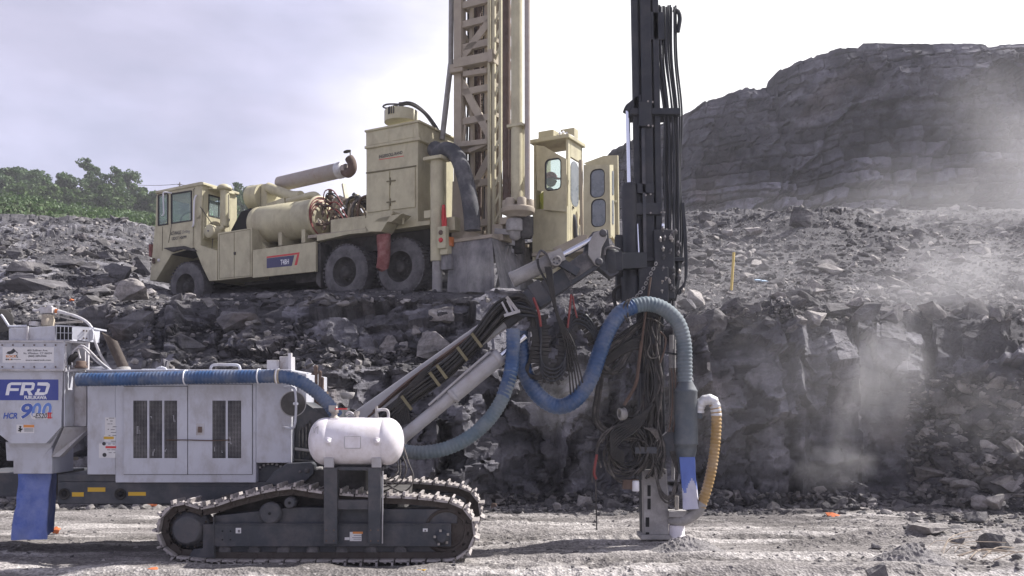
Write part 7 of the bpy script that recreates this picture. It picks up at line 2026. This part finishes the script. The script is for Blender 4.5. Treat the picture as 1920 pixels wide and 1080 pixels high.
# ------------------------------------------------------------------ the operator behind the cabin window
def person_at(loc, label):
    root = empty('person', loc)
    tag(root, label, 'person')
    vs = [((0, 0, 0), .17), ((0, 0, .25), .16), ((.02, 0, .45), .17), ((.03, 0, .53), .075), ((.04, 0, .60), .065),
          ((.03, .20, .46), .075), ((.12, .25, .22), .055), ((.34, .20, .16), .042), ((.44, .17, .16), .035),
          ((.03, -.20, .46), .075), ((.12, -.25, .22), .055), ((.34, -.20, .16), .042), ((.44, -.17, .16), .035),
          ((.16, .10, -.02), .10), ((.50, .11, .02), .085), ((.54, .11, -.40), .06), ((.62, .11, -.44), .045),
          ((.16, -.10, -.02), .10), ((.50, -.11, .02), .085), ((.54, -.11, -.40), .06), ((.62, -.11, -.44), .045)]
    es = [(0, 1), (1, 2), (2, 3), (3, 4), (2, 5), (5, 6), (6, 7), (7, 8), (2, 9), (9, 10), (10, 11), (11, 12), (0, 13), (13, 14), (14, 15), (15, 16), (0, 17), (17, 18), (18, 19), (19, 20)]
    # hands: four fingers and a thumb each, closed a little over the levers
    for h, sy in ((8, 1), (12, -1)):
        b = Vector(vs[h][0])
        for k in range(4):
            i = len(vs); y = (k - 1.5) * .02
            vs += [(tuple(b + Vector((.05, y, .005))), .011), (tuple(b + Vector((.085 - .004 * abs(k - 1), y, -.01))), .0095), (tuple(b + Vector((.095 - .006 * abs(k - 1), y, -.035))), .008)]
            es += [(h, i), (i, i + 1), (i + 1, i + 2)]
        i = len(vs); vs += [(tuple(b + Vector((.02, -sy * .035, 0))), .012), (tuple(b + Vector((.05, -sy * .05, -.012))), .009)]; es += [(h, i), (i, i + 1)]
    me = bpy.data.meshes.new('body'); me.from_pydata([v for v, _ in vs], es, [])
    o = bpy.data.objects.new('body', me); COL.objects.link(o); o.parent = root
    o.modifiers.new('skin', 'SKIN'); 
    for d, (_, r) in zip(me.skin_vertices[0].data, vs): d.radius = (r, r)
    me.skin_vertices[0].data[0].use_root = True
    o.modifiers.new('smooth', 'SUBSURF').render_levels = 2
    o.modifiers['smooth'].levels = 1
    me.materials.append(paint('dark_work_clothes', (.05, .05, .06), .9, var=.1, bump=.1))
    skin = paint('skin', (.42, .25, .18), .6, var=.05, bump=0)
    mb = MB()
    c = Vector((.05, 0, .72))
    n, m = 20, 16
    V, Fs = [], []
    for j in range(m + 1):
        t = math.pi * j / m
        for i in range(n):
            a = 2 * math.pi * i / n
            x, y, z = math.sin(t) * math.cos(a), math.sin(t) * math.sin(a), math.cos(t)
            q = Vector((x * .098, y * .076, z * .118))
            if z < -.2: q.x += .012 * (x > 0); q.y *= .9
            if abs(y) < .22 and x > .5 and -.35 < z < .1: q.x += .022 * (1 - abs(y) / .22) * (1 - abs(z + .2) / .4)      # nose
            if x > .5 and .08 < z < .22 and abs(abs(y) - .35) < .2: q.x -= .010                                                # eye hollows
            if x > .6 and -.62 < z < -.5: q.x += .004
            V.append(c + q)
    for j in range(m):
        for i in range(n): Fs.append((j * n + i, (j + 1) * n + i, (j + 1) * n + (i + 1) % n, j * n + (i + 1) % n))
    mb.add(V, Fs, 0, True)
    for s in (1, -1): mb.lathe(c + Vector((-.01, s * .074, -.01)), (0, s, 0), [(0, .028), (.012, .03), (.014, .02)], 10, 0); mb.ball(c + Vector((.082, s * .03, .018)), .012, 1, 8)
    mb.build('head', [skin, M['letblack']], root)
    mb = MB()
    mb.lathe(c + Vector((-.005, 0, .035)), (-.08, 0, 1), [(0, .128), (.02, .125), (.06, .118), (.10, .09), (.125, .045), (.13, .0001)], 26)
    mb.prism([c + Vector((.08, .08, .032)), c + Vector((.19, .05, .02)), c + Vector((.20, 0, .018)), c + Vector((.19, -.05, .02)), c + Vector((.08, -.08, .032))], (0, 0, .012))
    mb.build('hard_hat', [M['red']], root)
    mb = MB()
    mb.lathe((.02, 0, .12), (0, 0, 1), [(0, .165), (.2, .185), (.32, .195), (.38, .13)], 24, caps=False)
    mb.build('vest', [paint('hi_vis_vest', (.55, .60, .12), .8, var=.1)], root)
    return root
cw_ = TT(1036, 345, kv - .35)
wl = Vector(trk.location) + Matrix.Rotation(trk.rotation_euler.z, 3, 'Z') @ cw_
pr = person_at((wl.x - .08, wl.y, wl.z - .66), 'operator in a red hard hat and yellow vest behind the drill cabin window')
pr.rotation_euler = (0, 0, math.radians(-15))

# ------------------------------------------------------------------ named boulders
BL = [
    # px, py, w, h, label, material, seed, tilt
    (245, 541, 70, 62, 'large pale grey wedge of stone leaning by the front wheel of the cream truck', PALE, 3, .35),
    (236, 600, 96, 78, 'big dark slab standing on edge behind the dust collector of the rig', ROCKB, 4, .1),
    (176, 590, 70, 60, 'dark rounded block left of the big dark slab on the rubble slope', ROCKB, 5, 0),
    (165, 560, 52, 24, 'flat pale topped slab lying on the slope above the dark rounded block', BOULDER, 6, -.1),
    (497, 553, 46, 20, 'low grey block under the side panel of the cream truck', BOULDER, 7, 0),
    (330, 553, 30, 20, 'small dark stone in front of the cream truck front wheel', BOULDER, 8, 0),
    (356, 553, 24, 14, 'small pale stone beside the cream truck front wheel', PALE, 9, 0),
    (829, 585, 62, 34, 'layered pale capped stone jutting from the bench face under the levelling jack', PALE, 10, 0),
    (815, 640, 76, 62, 'big pale faced block below the layered stone behind the boom', PALE, 11, .2),
    (727, 640, 42, 36, 'pale rounded block on the ledge left of the big pale faced block', PALE, 12, 0),
    (756, 646, 20, 20, 'small pale stone wedged right of the pale rounded block on the ledge', PALE, 13, 0),
    (781, 616, 22, 22, 'pale chip stuck in the bench face above the ledge stones', PALE, 14, 0),
    (665, 678, 28, 20, 'white topped stone on the ledge behind the air tank', PALE, 15, .2),
    (634, 680, 24, 22, 'rough grey lump on the ledge above the air tank', BOULDER, 16, 0),
    (1504, 404, 44, 46, 'tall square block standing on the crest of the rubble slope', BOULDER, 17, .1),
    (1411, 428, 40, 30, 'white slab tipped over on the slope left of the tall square block', PALE, 18, .4),
    (1324, 404, 28, 26, 'grey pointed rock on the crest at the left end of the slope', BOULDER, 19, 0),
    (1650, 546, 44, 32, 'big white stone on the bench edge above the dusty recess', PALE, 20, .3),
    (1800, 483, 38, 24, 'pale tan flat stone on the upper right slope', PALE, 21, .3),
    (1826, 453, 30, 14, 'low tan stone near the top of the upper right slope', PALE, 22, 0),
    (1728, 438, 32, 32, 'dark upright block in the middle of the upper slope', BOULDER, 23, 0),
    (1770, 405, 32, 18, 'pale tilted block on the skyline of the upper slope', PALE, 24, -.2),
    (1737, 408, 20, 18, 'small pointed stone left of the pale tilted block on the skyline', PALE, 25, 0),
    (1632, 488, 28, 20, 'grey block half buried at the centre of the slope', BOULDER, 26, 0),
    (1500, 548, 60, 26, 'dark wedge with a pale end lying on the bench edge right of the yellow stake', BOULDER, 27, -.2),
    (1530, 535, 34, 34, 'pale tilted plate beside the dark wedge on the bench edge', PALE, 28, .5),
    (1462, 552, 34, 16, 'white flat stone on the bench edge beside the dark wedge', PALE, 29, 0),
    (1371, 548, 22, 8, 'flat pale stone at the foot of the yellow stake', PALE, 30, 0),
    (1536, 497, 18, 14, 'small bright stone on the slope right of the yellow stake', PALE, 31, .4),
    (1310, 477, 40, 24, 'low dark rock on the slope just right of the drill mast', BOULDER, 32, 0),
    (1558, 484, 34, 26, 'grey stone with a dark face left of the half buried block', BOULDER, 33, 0),
    (1770, 870, 60, 66, 'large angular block at the foot of the rubble fan on the right', BOULDER, 34, .5),
    (1830, 800, 70, 34, 'wide flat slab across the rubble fan on the right', BOULDER, 35, .15),
    (1778, 776, 52, 22, 'long thin slab sliding down the rubble fan', BOULDER, 36, .7),
    (1815, 745, 44, 26, 'tilted grey slab near the top of the rubble fan', BOULDER, 37, .4),
    (1862, 735, 50, 30, 'thick slab at the upper edge of the rubble fan', BOULDER, 38, .3),
    (1905, 830, 40, 50, 'pale block at the right edge of the rubble fan', PALE, 39, 0),
    (1870, 895, 70, 44, 'dark flat boulder in the lower part of the rubble fan', BOULDER, 40, 0),
    (1716, 905, 30, 30, 'grey triangular stone below the dusty recess', BOULDER, 41, .4),
    (1670, 925, 54, 30, 'pale faced stone in the rubble row under the dusty recess', BOULDER, 42, .2),
    (1560, 930, 40, 26, 'grey stone in the rubble row left of the pale faced stone', BOULDER, 43, 0),
    (1480, 928, 34, 26, 'pale lump in the rubble row near the amber hose', PALE, 44, 0),
    (1700, 945, 46, 24, 'low slab at the front of the rubble row', BOULDER, 45, .1),
    (1752, 990, 84, 32, 'long split grey boulder lying on the pit floor at right', PALE, 46, .1),
    (1803, 992, 46, 18, 'flat grey stone touching the long split boulder', BOULDER, 47, 0),
    (1836, 968, 46, 24, 'dark block on the pit floor behind the long split boulder', BOULDER, 48, 0),
    (1878, 1013, 90, 40, 'dark flat boulder at the right edge of the pit floor', BOULDER, 49, 0),
    (1722, 1025, 28, 20, 'small dark stone in front of the long split boulder', BOULDER, 50, 0),
    (1321, 1018, 26, 13, 'small dark pointed stone beside the cuttings cone under the mast', BOULDER, 51, .2),
    (1128, 915, 34, 30, 'grey block in the stone heap left of the mast foot', BOULDER, 52, .2),
    (1092, 940, 40, 30, 'pale flat faced stone in the heap left of the mast foot', PALE, 53, .2),
    (1150, 945, 46, 22, 'long flat stone in the heap beside the mast foot', BOULDER, 54, .2),
    (905, 935, 40, 26, 'grey stone behind the front end of the far crawler track', BOULDER, 55, .1),
    (150, 468, 22, 24, 'pale upright stone on the left mound', PALE, 56, .1),
    (215, 500, 50, 60, 'tall dark block on the left mound near the truck', ROCKB, 57, .15),
    (262, 492, 40, 50, 'dark upright block just left of the cream truck', ROCKB, 58, -.1),
    (120, 490, 70, 22, 'dark ledge block on the left mound', ROCKB, 59, .05),
    (40, 500, 90, 26, 'long flat layered slab at the far left of the mound', BOULDER, 60, -.05),
    (60, 530, 150, 40, 'wide dark ledge at the far left below the layered slab', ROCKB, 61, 0),
    (232, 478, 26, 12, 'white stone lying between the dark blocks on the left mound', PALE, 62, 0),
    (178, 418, 14, 8, 'small white stone near the grass line of the left mound', PALE, 63, 0),
    (1180, 930, 26, 24, 'small pale stone under the hose coils by the mast', PALE, 64, 0),
    (350, 640, 70, 44, 'dark broken block low on the slope behind the engine house roof', ROCKB, 65, .2),
    (430, 655, 60, 34, 'dark flat block behind the right grab rail of the engine house', ROCKB, 66, -.1),
    (285, 655, 52, 36, 'dark block behind the rusty exhaust pipe', ROCKB, 67, .3),
    (445, 600, 90, 50, 'broad dark slab set in the bench face below the truck side panel', ROCKB, 68, .1),
]
for (px, py, w, h, lab, m_, sd, tl) in BL:
    boulder('boulder', px, py, w, h, lab, m_, sd, tilt=tl, rot=0)
# rubble stones nobody could tell apart, by heap
def heap(n, box, size, label, group, seed, mats, bias=None):
    rn = random.Random(seed)
    for i in range(n):
        px = rn.uniform(box[0], box[2]); py = rn.uniform(box[1], box[3])
        if bias: py = bias(px, rn)
        p = seen(px, py)
        if p is None or p.y > 60: continue
        s = rn.uniform(*size) * (1 if rn.random() < .8 else 1.5)
        w = s * F / p.y
        boulder('broken_stone', px, py, w, w * rn.uniform(.4, .75), label, rn.choice(mats), seed * 100 + i, group, rot=rn.uniform(-.6, .6), tilt=rn.uniform(-.6, .6), cat='stone')
heap(34, (1340, 915, 1740, 952), (.12, .26), 'grey angular stone in the row of rubble along the foot of the bench face', 'stones along the foot of the bench face', 71, [BOULDER, BOULDER, PALE])
heap(16, (1020, 920, 1200, 955), (.12, .26), 'grey angular stone in the heap between the crawler tracks and the mast foot', 'stones in the heap by the mast foot', 72, [BOULDER, BOULDER, PALE])
heap(70, (1735, 715, 1915, 940), (.16, .46), 'grey angular stone in the rubble fan at the right edge of the bench', 'stones in the rubble fan', 73, [PALE, BOULDER, PALE])
heap(40, (1310, 415, 1900, 560), (.16, .45), 'loose grey stone on the rubble slope above the bench on the right', 'stones on the upper slope', 74, [BOULDER, PALE, PALE])
heap(30, (10, 440, 285, 570), (.25, .55), 'loose grey stone on the mound left of the truck', 'stones on the left mound', 75, [BOULDER, ROCKB, ROCKB, PALE])
heap(38, (1290, 556, 1900, 606), (.22, .62), 'broken grey block sitting along the rim of the bench on the right', 'blocks along the bench rim', 78, [BOULDER, BOULDER, PALE, ROCKB])
heap(14, (610, 655, 760, 690), (.08, .18), 'small grey stone on the ledge above the air tank', 'stones on the ledge', 76, [BOULDER, PALE])
heap(24, (1560, 960, 1915, 1075), (.06, .16), 'grey stone lying on the pit floor at right', 'stones on the pit floor', 77, [BOULDER, BOULDER, PALE])

# loose rubble and gravel, past counting
rg = np.random.default_rng(91)
def pix_pts(n, x0, x1, y0, y1, fn=None, ymax=60):
    out = []
    for _ in range(n):
        px = rg.uniform(x0, x1); py = rg.uniform(y0, y1)
        if fn is not None: py = fn(px, py)
        p = seen(px, py)
        if p is not None and p.y < ymax: out.append(p)
    return out
def sizes(pts, lo, hi):
    return [lo * (hi / lo) ** (rg.random() ** 2.2) * (.6 + .4 * max(p.y / 14, .8)) for p in pts]
pts = pix_pts(7200, 1285, 2060, 385, 600) + pix_pts(900, 1085, 1190, 480, 575) + pix_pts(1900, -160, 300, 410, 480) + pix_pts(3300, -160, 300, 470, 620) + pix_pts(700, 290, 1010, 545, 572)
clump = fbm(np.array([[p.x * .5, p.y * .3, 0] for p in pts]), 19, 3)
scatter('slope_rubble', pts, [s * (.45 + 1.5 * max(0, c + .25)) for s, c in zip(sizes(pts, .016, .17), clump)], [RUBBLE, BOULDER, RUBBLE, BOULDER, PALE], 5)
pts = pix_pts(3800, 1285, 1920, 388, 600) + pix_pts(500, 0, 290, 420, 590)
scatter('slope_pebbles', pts, sizes(pts, .018, .08), [PALE, PALE, BOULDER], 8)
pts = pix_pts(2600, 1030, 1760, 925, 968) + pix_pts(3200, 1700, 2040, 700, 985) + pix_pts(800, 880, 1200, 925, 962) + pix_pts(700, 600, 1000, 655, 695) + pix_pts(700, 150, 600, 600, 690) + pix_pts(500, 0, 300, 940, 955)
scatter('bench_foot_rubble', pts, sizes(pts, .022, .13), [RUBBLE, BOULDER, PALE, BOULDER], 6)
pts = []
for _ in range(9000):
    y = rg.uniform(7.2, 13.2) ** 1.0; x = rg.uniform(-1, 1) * y * .62
    d = .5 + .5 * math.sin(x * .9 + 1.3 * y) * math.sin(x * .37 - y * .8)
    right = max(0, (x - 2.2) / 3)
    if rg.random() > .25 + .4 * d + .5 * right: continue
    pts.append((x, y, gz(x, y) - .002))
scatter('gravel', pts, [(.008 + .03 * rg.random() ** 4) * (1.0 + .5 * max(0, (p[0] - 2.5) / 3)) for p in pts], [RUBBLE, BOULDER, PALE], 7)

# ------------------------------------------------------------------ cones of cuttings and the small things
def cone(px, py, D, r, h, label, seed):
    c = P(px, py, D); c.z = gz(c.x, c.y) - .02
    n, m = 60, 26
    th_ = np.linspace(0, 2 * np.pi, n, endpoint=False); rad = np.linspace(0, 1, m)
    RR, TH = np.meshgrid(rad, th_, indexing='ij')
    x = RR * r * np.cos(TH); y = RR * r * np.sin(TH)
    q = np.stack([x.ravel(), y.ravel(), np.zeros(x.size)], -1) + seed
    z = h * (1 - RR ** 1.15) + (.035 * h / .25 * fbm(q * 6, seed, 4) + .012 * facet(q * 26, seed + 4, 1.2)).reshape(RR.shape) * np.clip(1 - RR ** 4, 0, 1)
    V = np.stack([x, y, z], -1).reshape(-1, 3)
    Fs = [(i * n + k, (i + 1) * n + k, (i + 1) * n + (k + 1) % n, i * n + (k + 1) % n) for i in range(m - 1) for k in range(n)]
    mb = MB(); mb.add(V.tolist(), Fs, 0, False)
    o = mb.build('cuttings_pile', [CUT]); o.location = c
    tag(o, label, 'stone pile')
CUT = rock_mat('drill_cuttings', (.20, .19, .19), (.28, .265, .265), (.38, .36, .355), 6, fine=45, bump=.8)
cone(1290, 1030, 9.12, .44, .18, 'low cone of grey cuttings heaped under the drill mast', 3)
cone(1712, 1062, 8.35, .50, .24, 'grey gravel cone on the pit floor near the dry roots', 5)
for i, (px, py, w, h, lab) in enumerate([
        (284, 947, 26, 9, 'flat orange painted stone under the chassis skirt'), (104, 994, 18, 14, 'orange painted stone behind the blue dust bag of the rig'),
        (288, 1071, 30, 17, 'bright orange painted stone in front of the crawler drive sprocket'), (1564, 966, 30, 10, 'orange painted stone on the pit floor right of the amber hose'),
        (926, 950, 14, 14, 'dull orange stone by the front end of the far track'), (1823, 968, 16, 6, 'small orange stone beside the dark block at right'), (1864, 925, 22, 8, 'orange stained stone at the foot of the rubble fan'), (134, 563, 9, 7, 'tiny orange stone on the slope above the dust collector'),
        (1528, 943, 10, 7, 'tan orange chip in the rubble row at the bench foot')]):
    boulder('painted_stone', px, py, w, h, lab, M['orange_rock'] if i not in (4, 8) else M['rust'], 200 + i, cat='painted stone', tilt=.1, sink=.05)
mb = MB(); mb.obox((0, 0, 0), (.035, 0, 0), (0, .004, 0), (0, 0, .07), 0); o = mb.build('yellow_strip', [M['yellow']])
p = P(786, 1076, 7.9); o.location = (p.x, p.y, .03); o.rotation_euler = (1.5, 0, 1.2); tag(o, 'small yellow strip lying on the ground below the crawler track', 'plastic strip')
mb = MB()
a, b = seen(1370, 545), None
b = P(1376, 473, a.y + .1); mb.bar(a - Vector((0, 0, .2)), b, .045, .03); o = mb.build('marker_stake', [M['yellowstake']], off=a, loc=a, bevel=.004)
tag(o, 'yellow wooden marker stake standing on the bench edge', 'stake')
mb = MB(); a = seen(1427, 531); rn = random.Random(2)
for k in range(3): mb.obox(a + Vector((rn.uniform(-.1, .1), rn.uniform(-.1, .1), .05)), (.06, .01, 0), (-.01, .04, .015), (0, -.004, .012))
o = mb.build('plastic_scrap', [M['plastic']], off=a, loc=a); tag(o, 'pale blue plastic scrap among stones right of the yellow stake', 'scrap')
mb = MB(); a = P(1790, 1040, 8.9); a.z = 0.02
for k in range(5):
    s = a + Vector((rn.uniform(-.35, .1), rn.uniform(-.25, .25), .02)); d = Vector((rn.uniform(.1, .5), rn.uniform(-.3, .3), rn.uniform(.0, .16)))
    mb.tube(spline([s, s + d * .4 + Vector((0, .03, .05)), s + d, s + d * 1.4 + Vector((.05, -.06, -.04))], .03), rn.uniform(.003, .006), 5)
o = mb.build('dry_roots', [M['twig']], off=a, loc=a); tag(o, 'dry pale roots lying on the pit floor beside the gravel cone', 'roots')
mb = MB(); a = P(1845, 1062, 8.4); a.z = 0.02
for k in range(6):
    s = a + Vector((rn.uniform(-.3, .1), rn.uniform(-.15, .2), .02)); d = Vector((rn.uniform(.1, .5), rn.uniform(-.2, .2), rn.uniform(.0, .08)))
    mb.tube(spline([s, s + d * .5 + Vector((0, .03, .04)), s + d], .03), rn.uniform(.003, .007), 5)
o = mb.build('dry_roots', [M['twig']], off=a, loc=a); tag(o, 'thin dry twigs on the pit floor at the right corner', 'roots')
# far pole and wire on the left skyline
mb = MB(); a = P(337, 430, 150); mb.cyl(a, P(337, 342, 150), .16, .12, 8); mb.bar(P(333, 346, 150), P(341, 346, 150), .12, .12)
o = mb.build('utility_pole', [M['wood']], off=a, loc=a); tag(o, 'thin utility pole on the skyline above the truck cab', 'pole')
mb = MB(); mb.tube(spline([P(337, 345, 150), P(300, 347.5, 152), P(255, 347, 155), P(180, 345, 160)], 2), .045, 5); mb.tube(spline([P(337, 345, 150), P(344, 347, 150), P(380, 349, 150)], 2), .045, 5)
o = mb.build('power_line', [M['under']], off=a, loc=a); tag(o, 'thin power line running from the utility pole over the trees', 'power line')

# ------------------------------------------------------------------ trees beyond the left mound
def tree(px, top, D, wpx, label, seed, mat, group=None, airy=.5):
    rn = random.Random(seed); rg2 = np.random.default_rng(seed)
    base = P(px, 402, D); x = base.x
    zb_ = drop(x, D)
    zt = H + (HOR - top) * D / F
    h = max(zt - zb_, 2.0); r = wpx * D / F / 2 * 1.15
    root = empty('broadleaf_tree', (x, D, zb_)); tag(root, label, 'tree', group)
    mb = MB()
    tr = [Vector((0, 0, -.3)), Vector((rn.uniform(-.1, .1), 0, h * .3)), Vector((rn.uniform(-.25, .25), .1, h * .6)), Vector((rn.uniform(-.3, .3), 0, h * .93))]
    s = spline(tr, .4); mb.tube(s, [.16 * (1 - .85 * i / len(s)) * h / 7 for i in range(len(s))], 7)
    ends = [tr[3]]
    for k in range(9):
        t = rn.uniform(.28, .85); b = s[int(t * (len(s) - 1))]
        a = rn.uniform(0, 6.28); L = r * rn.uniform(.45, .95) * (1.25 - t * .7)
        e = b + Vector((math.cos(a) * L, math.sin(a) * L, rn.uniform(.1, .32) * h))
        mb.tube(spline([b, b.lerp(e, .5) + Vector((0, 0, .1)), e], .3), .05 * h / 7, 5); ends += [e, b.lerp(e, .6)]
    mb.build('trunk', [M['bark']], root)
    n = int(6000 * (1.25 - airy * .5))
    C = []
    cl = []
    for e in ends:
        for _ in range(rn.choice([2, 3, 4])):
            cl.append((np.array(e) + rg2.normal(0, .22 * r, 3) * np.array([1, 1, .8]), rn.uniform(.16, .36) * r))
    for _ in range(int(16 * (1 - airy)) + 6):
        cl.append((np.array([rg2.normal(0, .42 * r), rg2.normal(0, .42 * r), rg2.uniform(.12, .6) * h]), rn.uniform(.25, .42) * r))
    cl = [(np.array([c[0], c[1], min(c[2], h * .97)]), q) for c, q in cl]
    k = max(20, n // len(cl)); V = []
    for c, q in cl:
        d = rg2.normal(0, 1, (k, 3)); d /= np.linalg.norm(d, axis=1)[:, None]
        C.append(c + d * (q * rg2.uniform(.35, 1.0, (k, 1)) ** .6) * np.array([1, 1, .8]))
    C = np.concatenate(C); m = len(C)
    a = rg2.normal(0, 1, (m, 3)); a /= np.linalg.norm(a, axis=1)[:, None]
    b = np.cross(a, rg2.normal(0, 1, (m, 3))); b /= np.linalg.norm(b, axis=1)[:, None]
    sz = rg2.uniform(.07, .16, (m, 1)) * (D / 100) ** .5 * 1.15
    V = np.stack([C - a * sz, C + b * sz * .7, C + a * sz, C - b * sz * .7], 1).reshape(-1, 3)
    o = soup_object('crown', V, np.arange(4 * m).reshape(m, 4), [mat]); o.parent = root
TREES = [
    (12, 318, 104, 60, 'dark rounded tree at the left edge of the photo', 0), (48, 314, 110, 54, 'dark tree with a flat top second from the left edge', 0),
    (86, 340, 100, 56, 'low bushy tree in the dip of the tree line left of the tallest', 1), (122, 333, 108, 50, 'mid height tree just left of the tallest tree', 0),
    (166, 303, 112, 56, 'tallest tree with a broad open crown on the left skyline', 0), (206, 316, 106, 46, 'tall tree with thin upright crown right of the tallest', 0),
    (240, 322, 114, 46, 'slender tree second from the truck cab', 0), (268, 352, 100, 40, 'low light green tree touching the truck cab', 1),
    (190, 352, 98, 50, 'light green bushy tree below the tallest tree', 1), (140, 356, 96, 44, 'light green shrubby tree in front of the mid height tree', 1),
    (30, 350, 97, 56, 'light green shrubby tree low at the left edge', 1), (310, 372, 104, 44, 'dark low tree behind the truck cab windows', 0),
    (355, 368, 110, 50, 'dark tree behind the driving cab', 0), (66, 322, 107, 52, 'rounded tree between the flat topped tree and the dip in the tree line', 0), (104, 350, 96, 46, 'light green bush filling the dip in the tree line', 1),
    (222, 350, 97, 50, 'light green shrubby tree below the slender tree', 1), (290, 362, 99, 44, 'light green shrubby tree at the front edge of the truck cab', 1), (-20, 326, 103, 60, 'dark tree cut off by the left edge of the photo', 0),
    (442, 346, 106, 44, 'dark tree between the truck cab and its fan shroud', 0),
    (466, 352, 112, 34, 'narrow dark tree behind the fan shroud', 0)]
for i, (px, tp_, D, w, lab, k) in enumerate(TREES):
    tree(px, tp_, D, w, lab, 300 + i, M['leaf_b'] if k else M['leaf_a'], airy=.6 if i in (4, 5, 6) else .3)
# grass and brush on the crest, past counting: short tufts with leafy clumps among them
def crest(n, lo, hi):
    out = []
    for q in rg.uniform(-60, 560, n):
        D = rg.uniform(lo, hi) if q < 330 else rg.uniform(80, 104)
        x = (q - 960) * D / F
        out.append((x, D, drop(x, D)))
    return np.array(out)
Cn = crest(20000, 49, 100); n = len(Cn)
a = rg.normal(0, 1, (n, 3)); a[:, 2] = np.abs(a[:, 2]) + .3; a /= np.linalg.norm(a, axis=1)[:, None]
b = np.cross(a, rg.normal(0, 1, (n, 3))); b /= np.linalg.norm(b, axis=1)[:, None]
q = rg.uniform(.06, .16, (n, 1)); V1 = np.stack([Cn - b * q * .6, Cn + a * q * .4 - b * q, Cn + a * q * 2.2, Cn + a * q * .4 + b * q], 1).reshape(-1, 3)
Bc = crest(330, 60, 100); k = 90
R_ = rg.uniform(.3, 1.1, (330, 1, 1)); d = rg.normal(0, 1, (330, k, 3)); d /= np.linalg.norm(d, axis=2)[:, :, None]
C2 = (Bc[:, None, :] + d * R_ * rg.uniform(.4, 1, (330, k, 1)) * np.array([1.3, 1.3, .8]) + np.array([0, 0, .25])).reshape(-1, 3); m = len(C2)
a = rg.normal(0, 1, (m, 3)); a /= np.linalg.norm(a, axis=1)[:, None]; b = np.cross(a, rg.normal(0, 1, (m, 3))); b /= np.linalg.norm(b, axis=1)[:, None]
q = rg.uniform(.06, .14, (m, 1)); V2 = np.stack([C2 - a * q, C2 + b * q * .7, C2 + a * q, C2 - b * q * .7], 1).reshape(-1, 3)
V = np.concatenate([V1, V2])
o = soup_object('grass', V, np.arange(len(V)).reshape(-1, 4), [M['grassleaf'], M['leaf_a'], M['leaf_b']], np.concatenate([rg.integers(0, 2, n), np.repeat(rg.integers(1, 3, 330), k)])); tag(o, kind='stuff')

# ------------------------------------------------------------------ dusty air
def vol(name, mb, dens, col, noise=None, aniso=.3):
    m = bpy.data.materials.new(name); m.use_nodes = True; nt = m.node_tree
    for n_ in list(nt.nodes): nt.nodes.remove(n_)
    L = nt.links.new
    out = N(nt, 'ShaderNodeOutputMaterial'); pv = N(nt, 'ShaderNodeVolumePrincipled')
    pv.inputs['Color'].default_value = (*col, 1); pv.inputs['Density'].default_value = dens; pv.inputs['Anisotropy'].default_value = aniso
    L(pv.outputs[0], out.inputs['Volume'])
    if noise:
        tc = N(nt, 'ShaderNodeTexCoord'); nz = N(nt, 'ShaderNodeTexNoise'); nz.inputs['Scale'].default_value = noise; nz.inputs['Detail'].default_value = 3
        L(tc.outputs['Object'], nz.inputs['Vector'])
        mr = N(nt, 'ShaderNodeMapRange'); mr.inputs['From Min'].default_value = .38; mr.inputs['From Max'].default_value = .72; mr.inputs['To Max'].default_value = 1.0
        L(nz.outputs[0], mr.inputs[0])
        # fade to nothing at the border of the cloud
        ln = N(nt, 'ShaderNodeVectorMath', operation='LENGTH'); L(tc.outputs['Object'], ln.inputs[0])
        fr = N(nt, 'ShaderNodeMapRange'); fr.inputs['From Min'].default_value = .25; fr.inputs['From Max'].default_value = .95; fr.inputs['To Min'].default_value = dens; fr.inputs['To Max'].default_value = 0; fr.interpolation_type = 'SMOOTHSTEP'
        L(ln.outputs['Value'], fr.inputs[0])
        mu = N(nt, 'ShaderNodeMath', operation='MULTIPLY'); L(mr.outputs[0], mu.inputs[0]); L(fr.outputs[0], mu.inputs[1])
        L(mu.outputs[0], pv.inputs['Density'])
    o = mb.build(name, [m]); tag(o, kind='stuff')
    o.visible_shadow = True
    return o
mb = MB(); mb.box(-130, 130, -20, 185, -2.2, 45)
haze = vol('haze', mb, .0011, (.86, .86, .94))
def puff(px, py, D, rx, ry, rz, dens, noise=2.2, name='dust_cloud', col=(.90, .88, .92), tilt=0):
    mb = MB(); mb.ball((0, 0, 0), 1.0, 0, 20)
    o = vol(name, mb, dens, col, noise); o.rotation_euler = (0, tilt, 0)
    o.location = P(px, py, D); o.scale = (rx, ry, rz)
puff(1655, 700, 13.3, .85, .8, 1.3, 1.1)
puff(1597, 752, 12.85, .30, .3, 1.25, 1.8, 1.7, tilt=.26)
puff(1550, 870, 12.8, .9, .5, .5, 1.8)
puff(1960, 370, 30, 8, 6, 6.5, .15, 1.3)
puff(1500, 400, 38, 13, 4, 2.0, .04, 1.5)
puff(1480, 740, 12.4, 3.2, .5, 1.7, .22, 1.3)
puff(1790, 540, 15.5, 2.6, 1.5, 1.5, .6, 1.6)
puff(1680, 650, 12.4, 3.2, .6, 2.1, .24, 1.1)
puff(1450, 640, 13.6, 1.3, .5, .8, .55)
puff(1860, 800, 12.6, 1.0, .7, 1.2, .35)
puff(1060, 740, 13.0, .9, .5, .8, .5)
puff(1400, 520, 14.5, 3.0, 1.0, 1.4, .2, 1.2)
puff(585, 205, 21, 1.9, .8, .8, .10, 1.2, 'exhaust_smoke', (.30, .25, .22), .75)
puff(880, 520, 15.6, 1.2, .8, .7, .35)
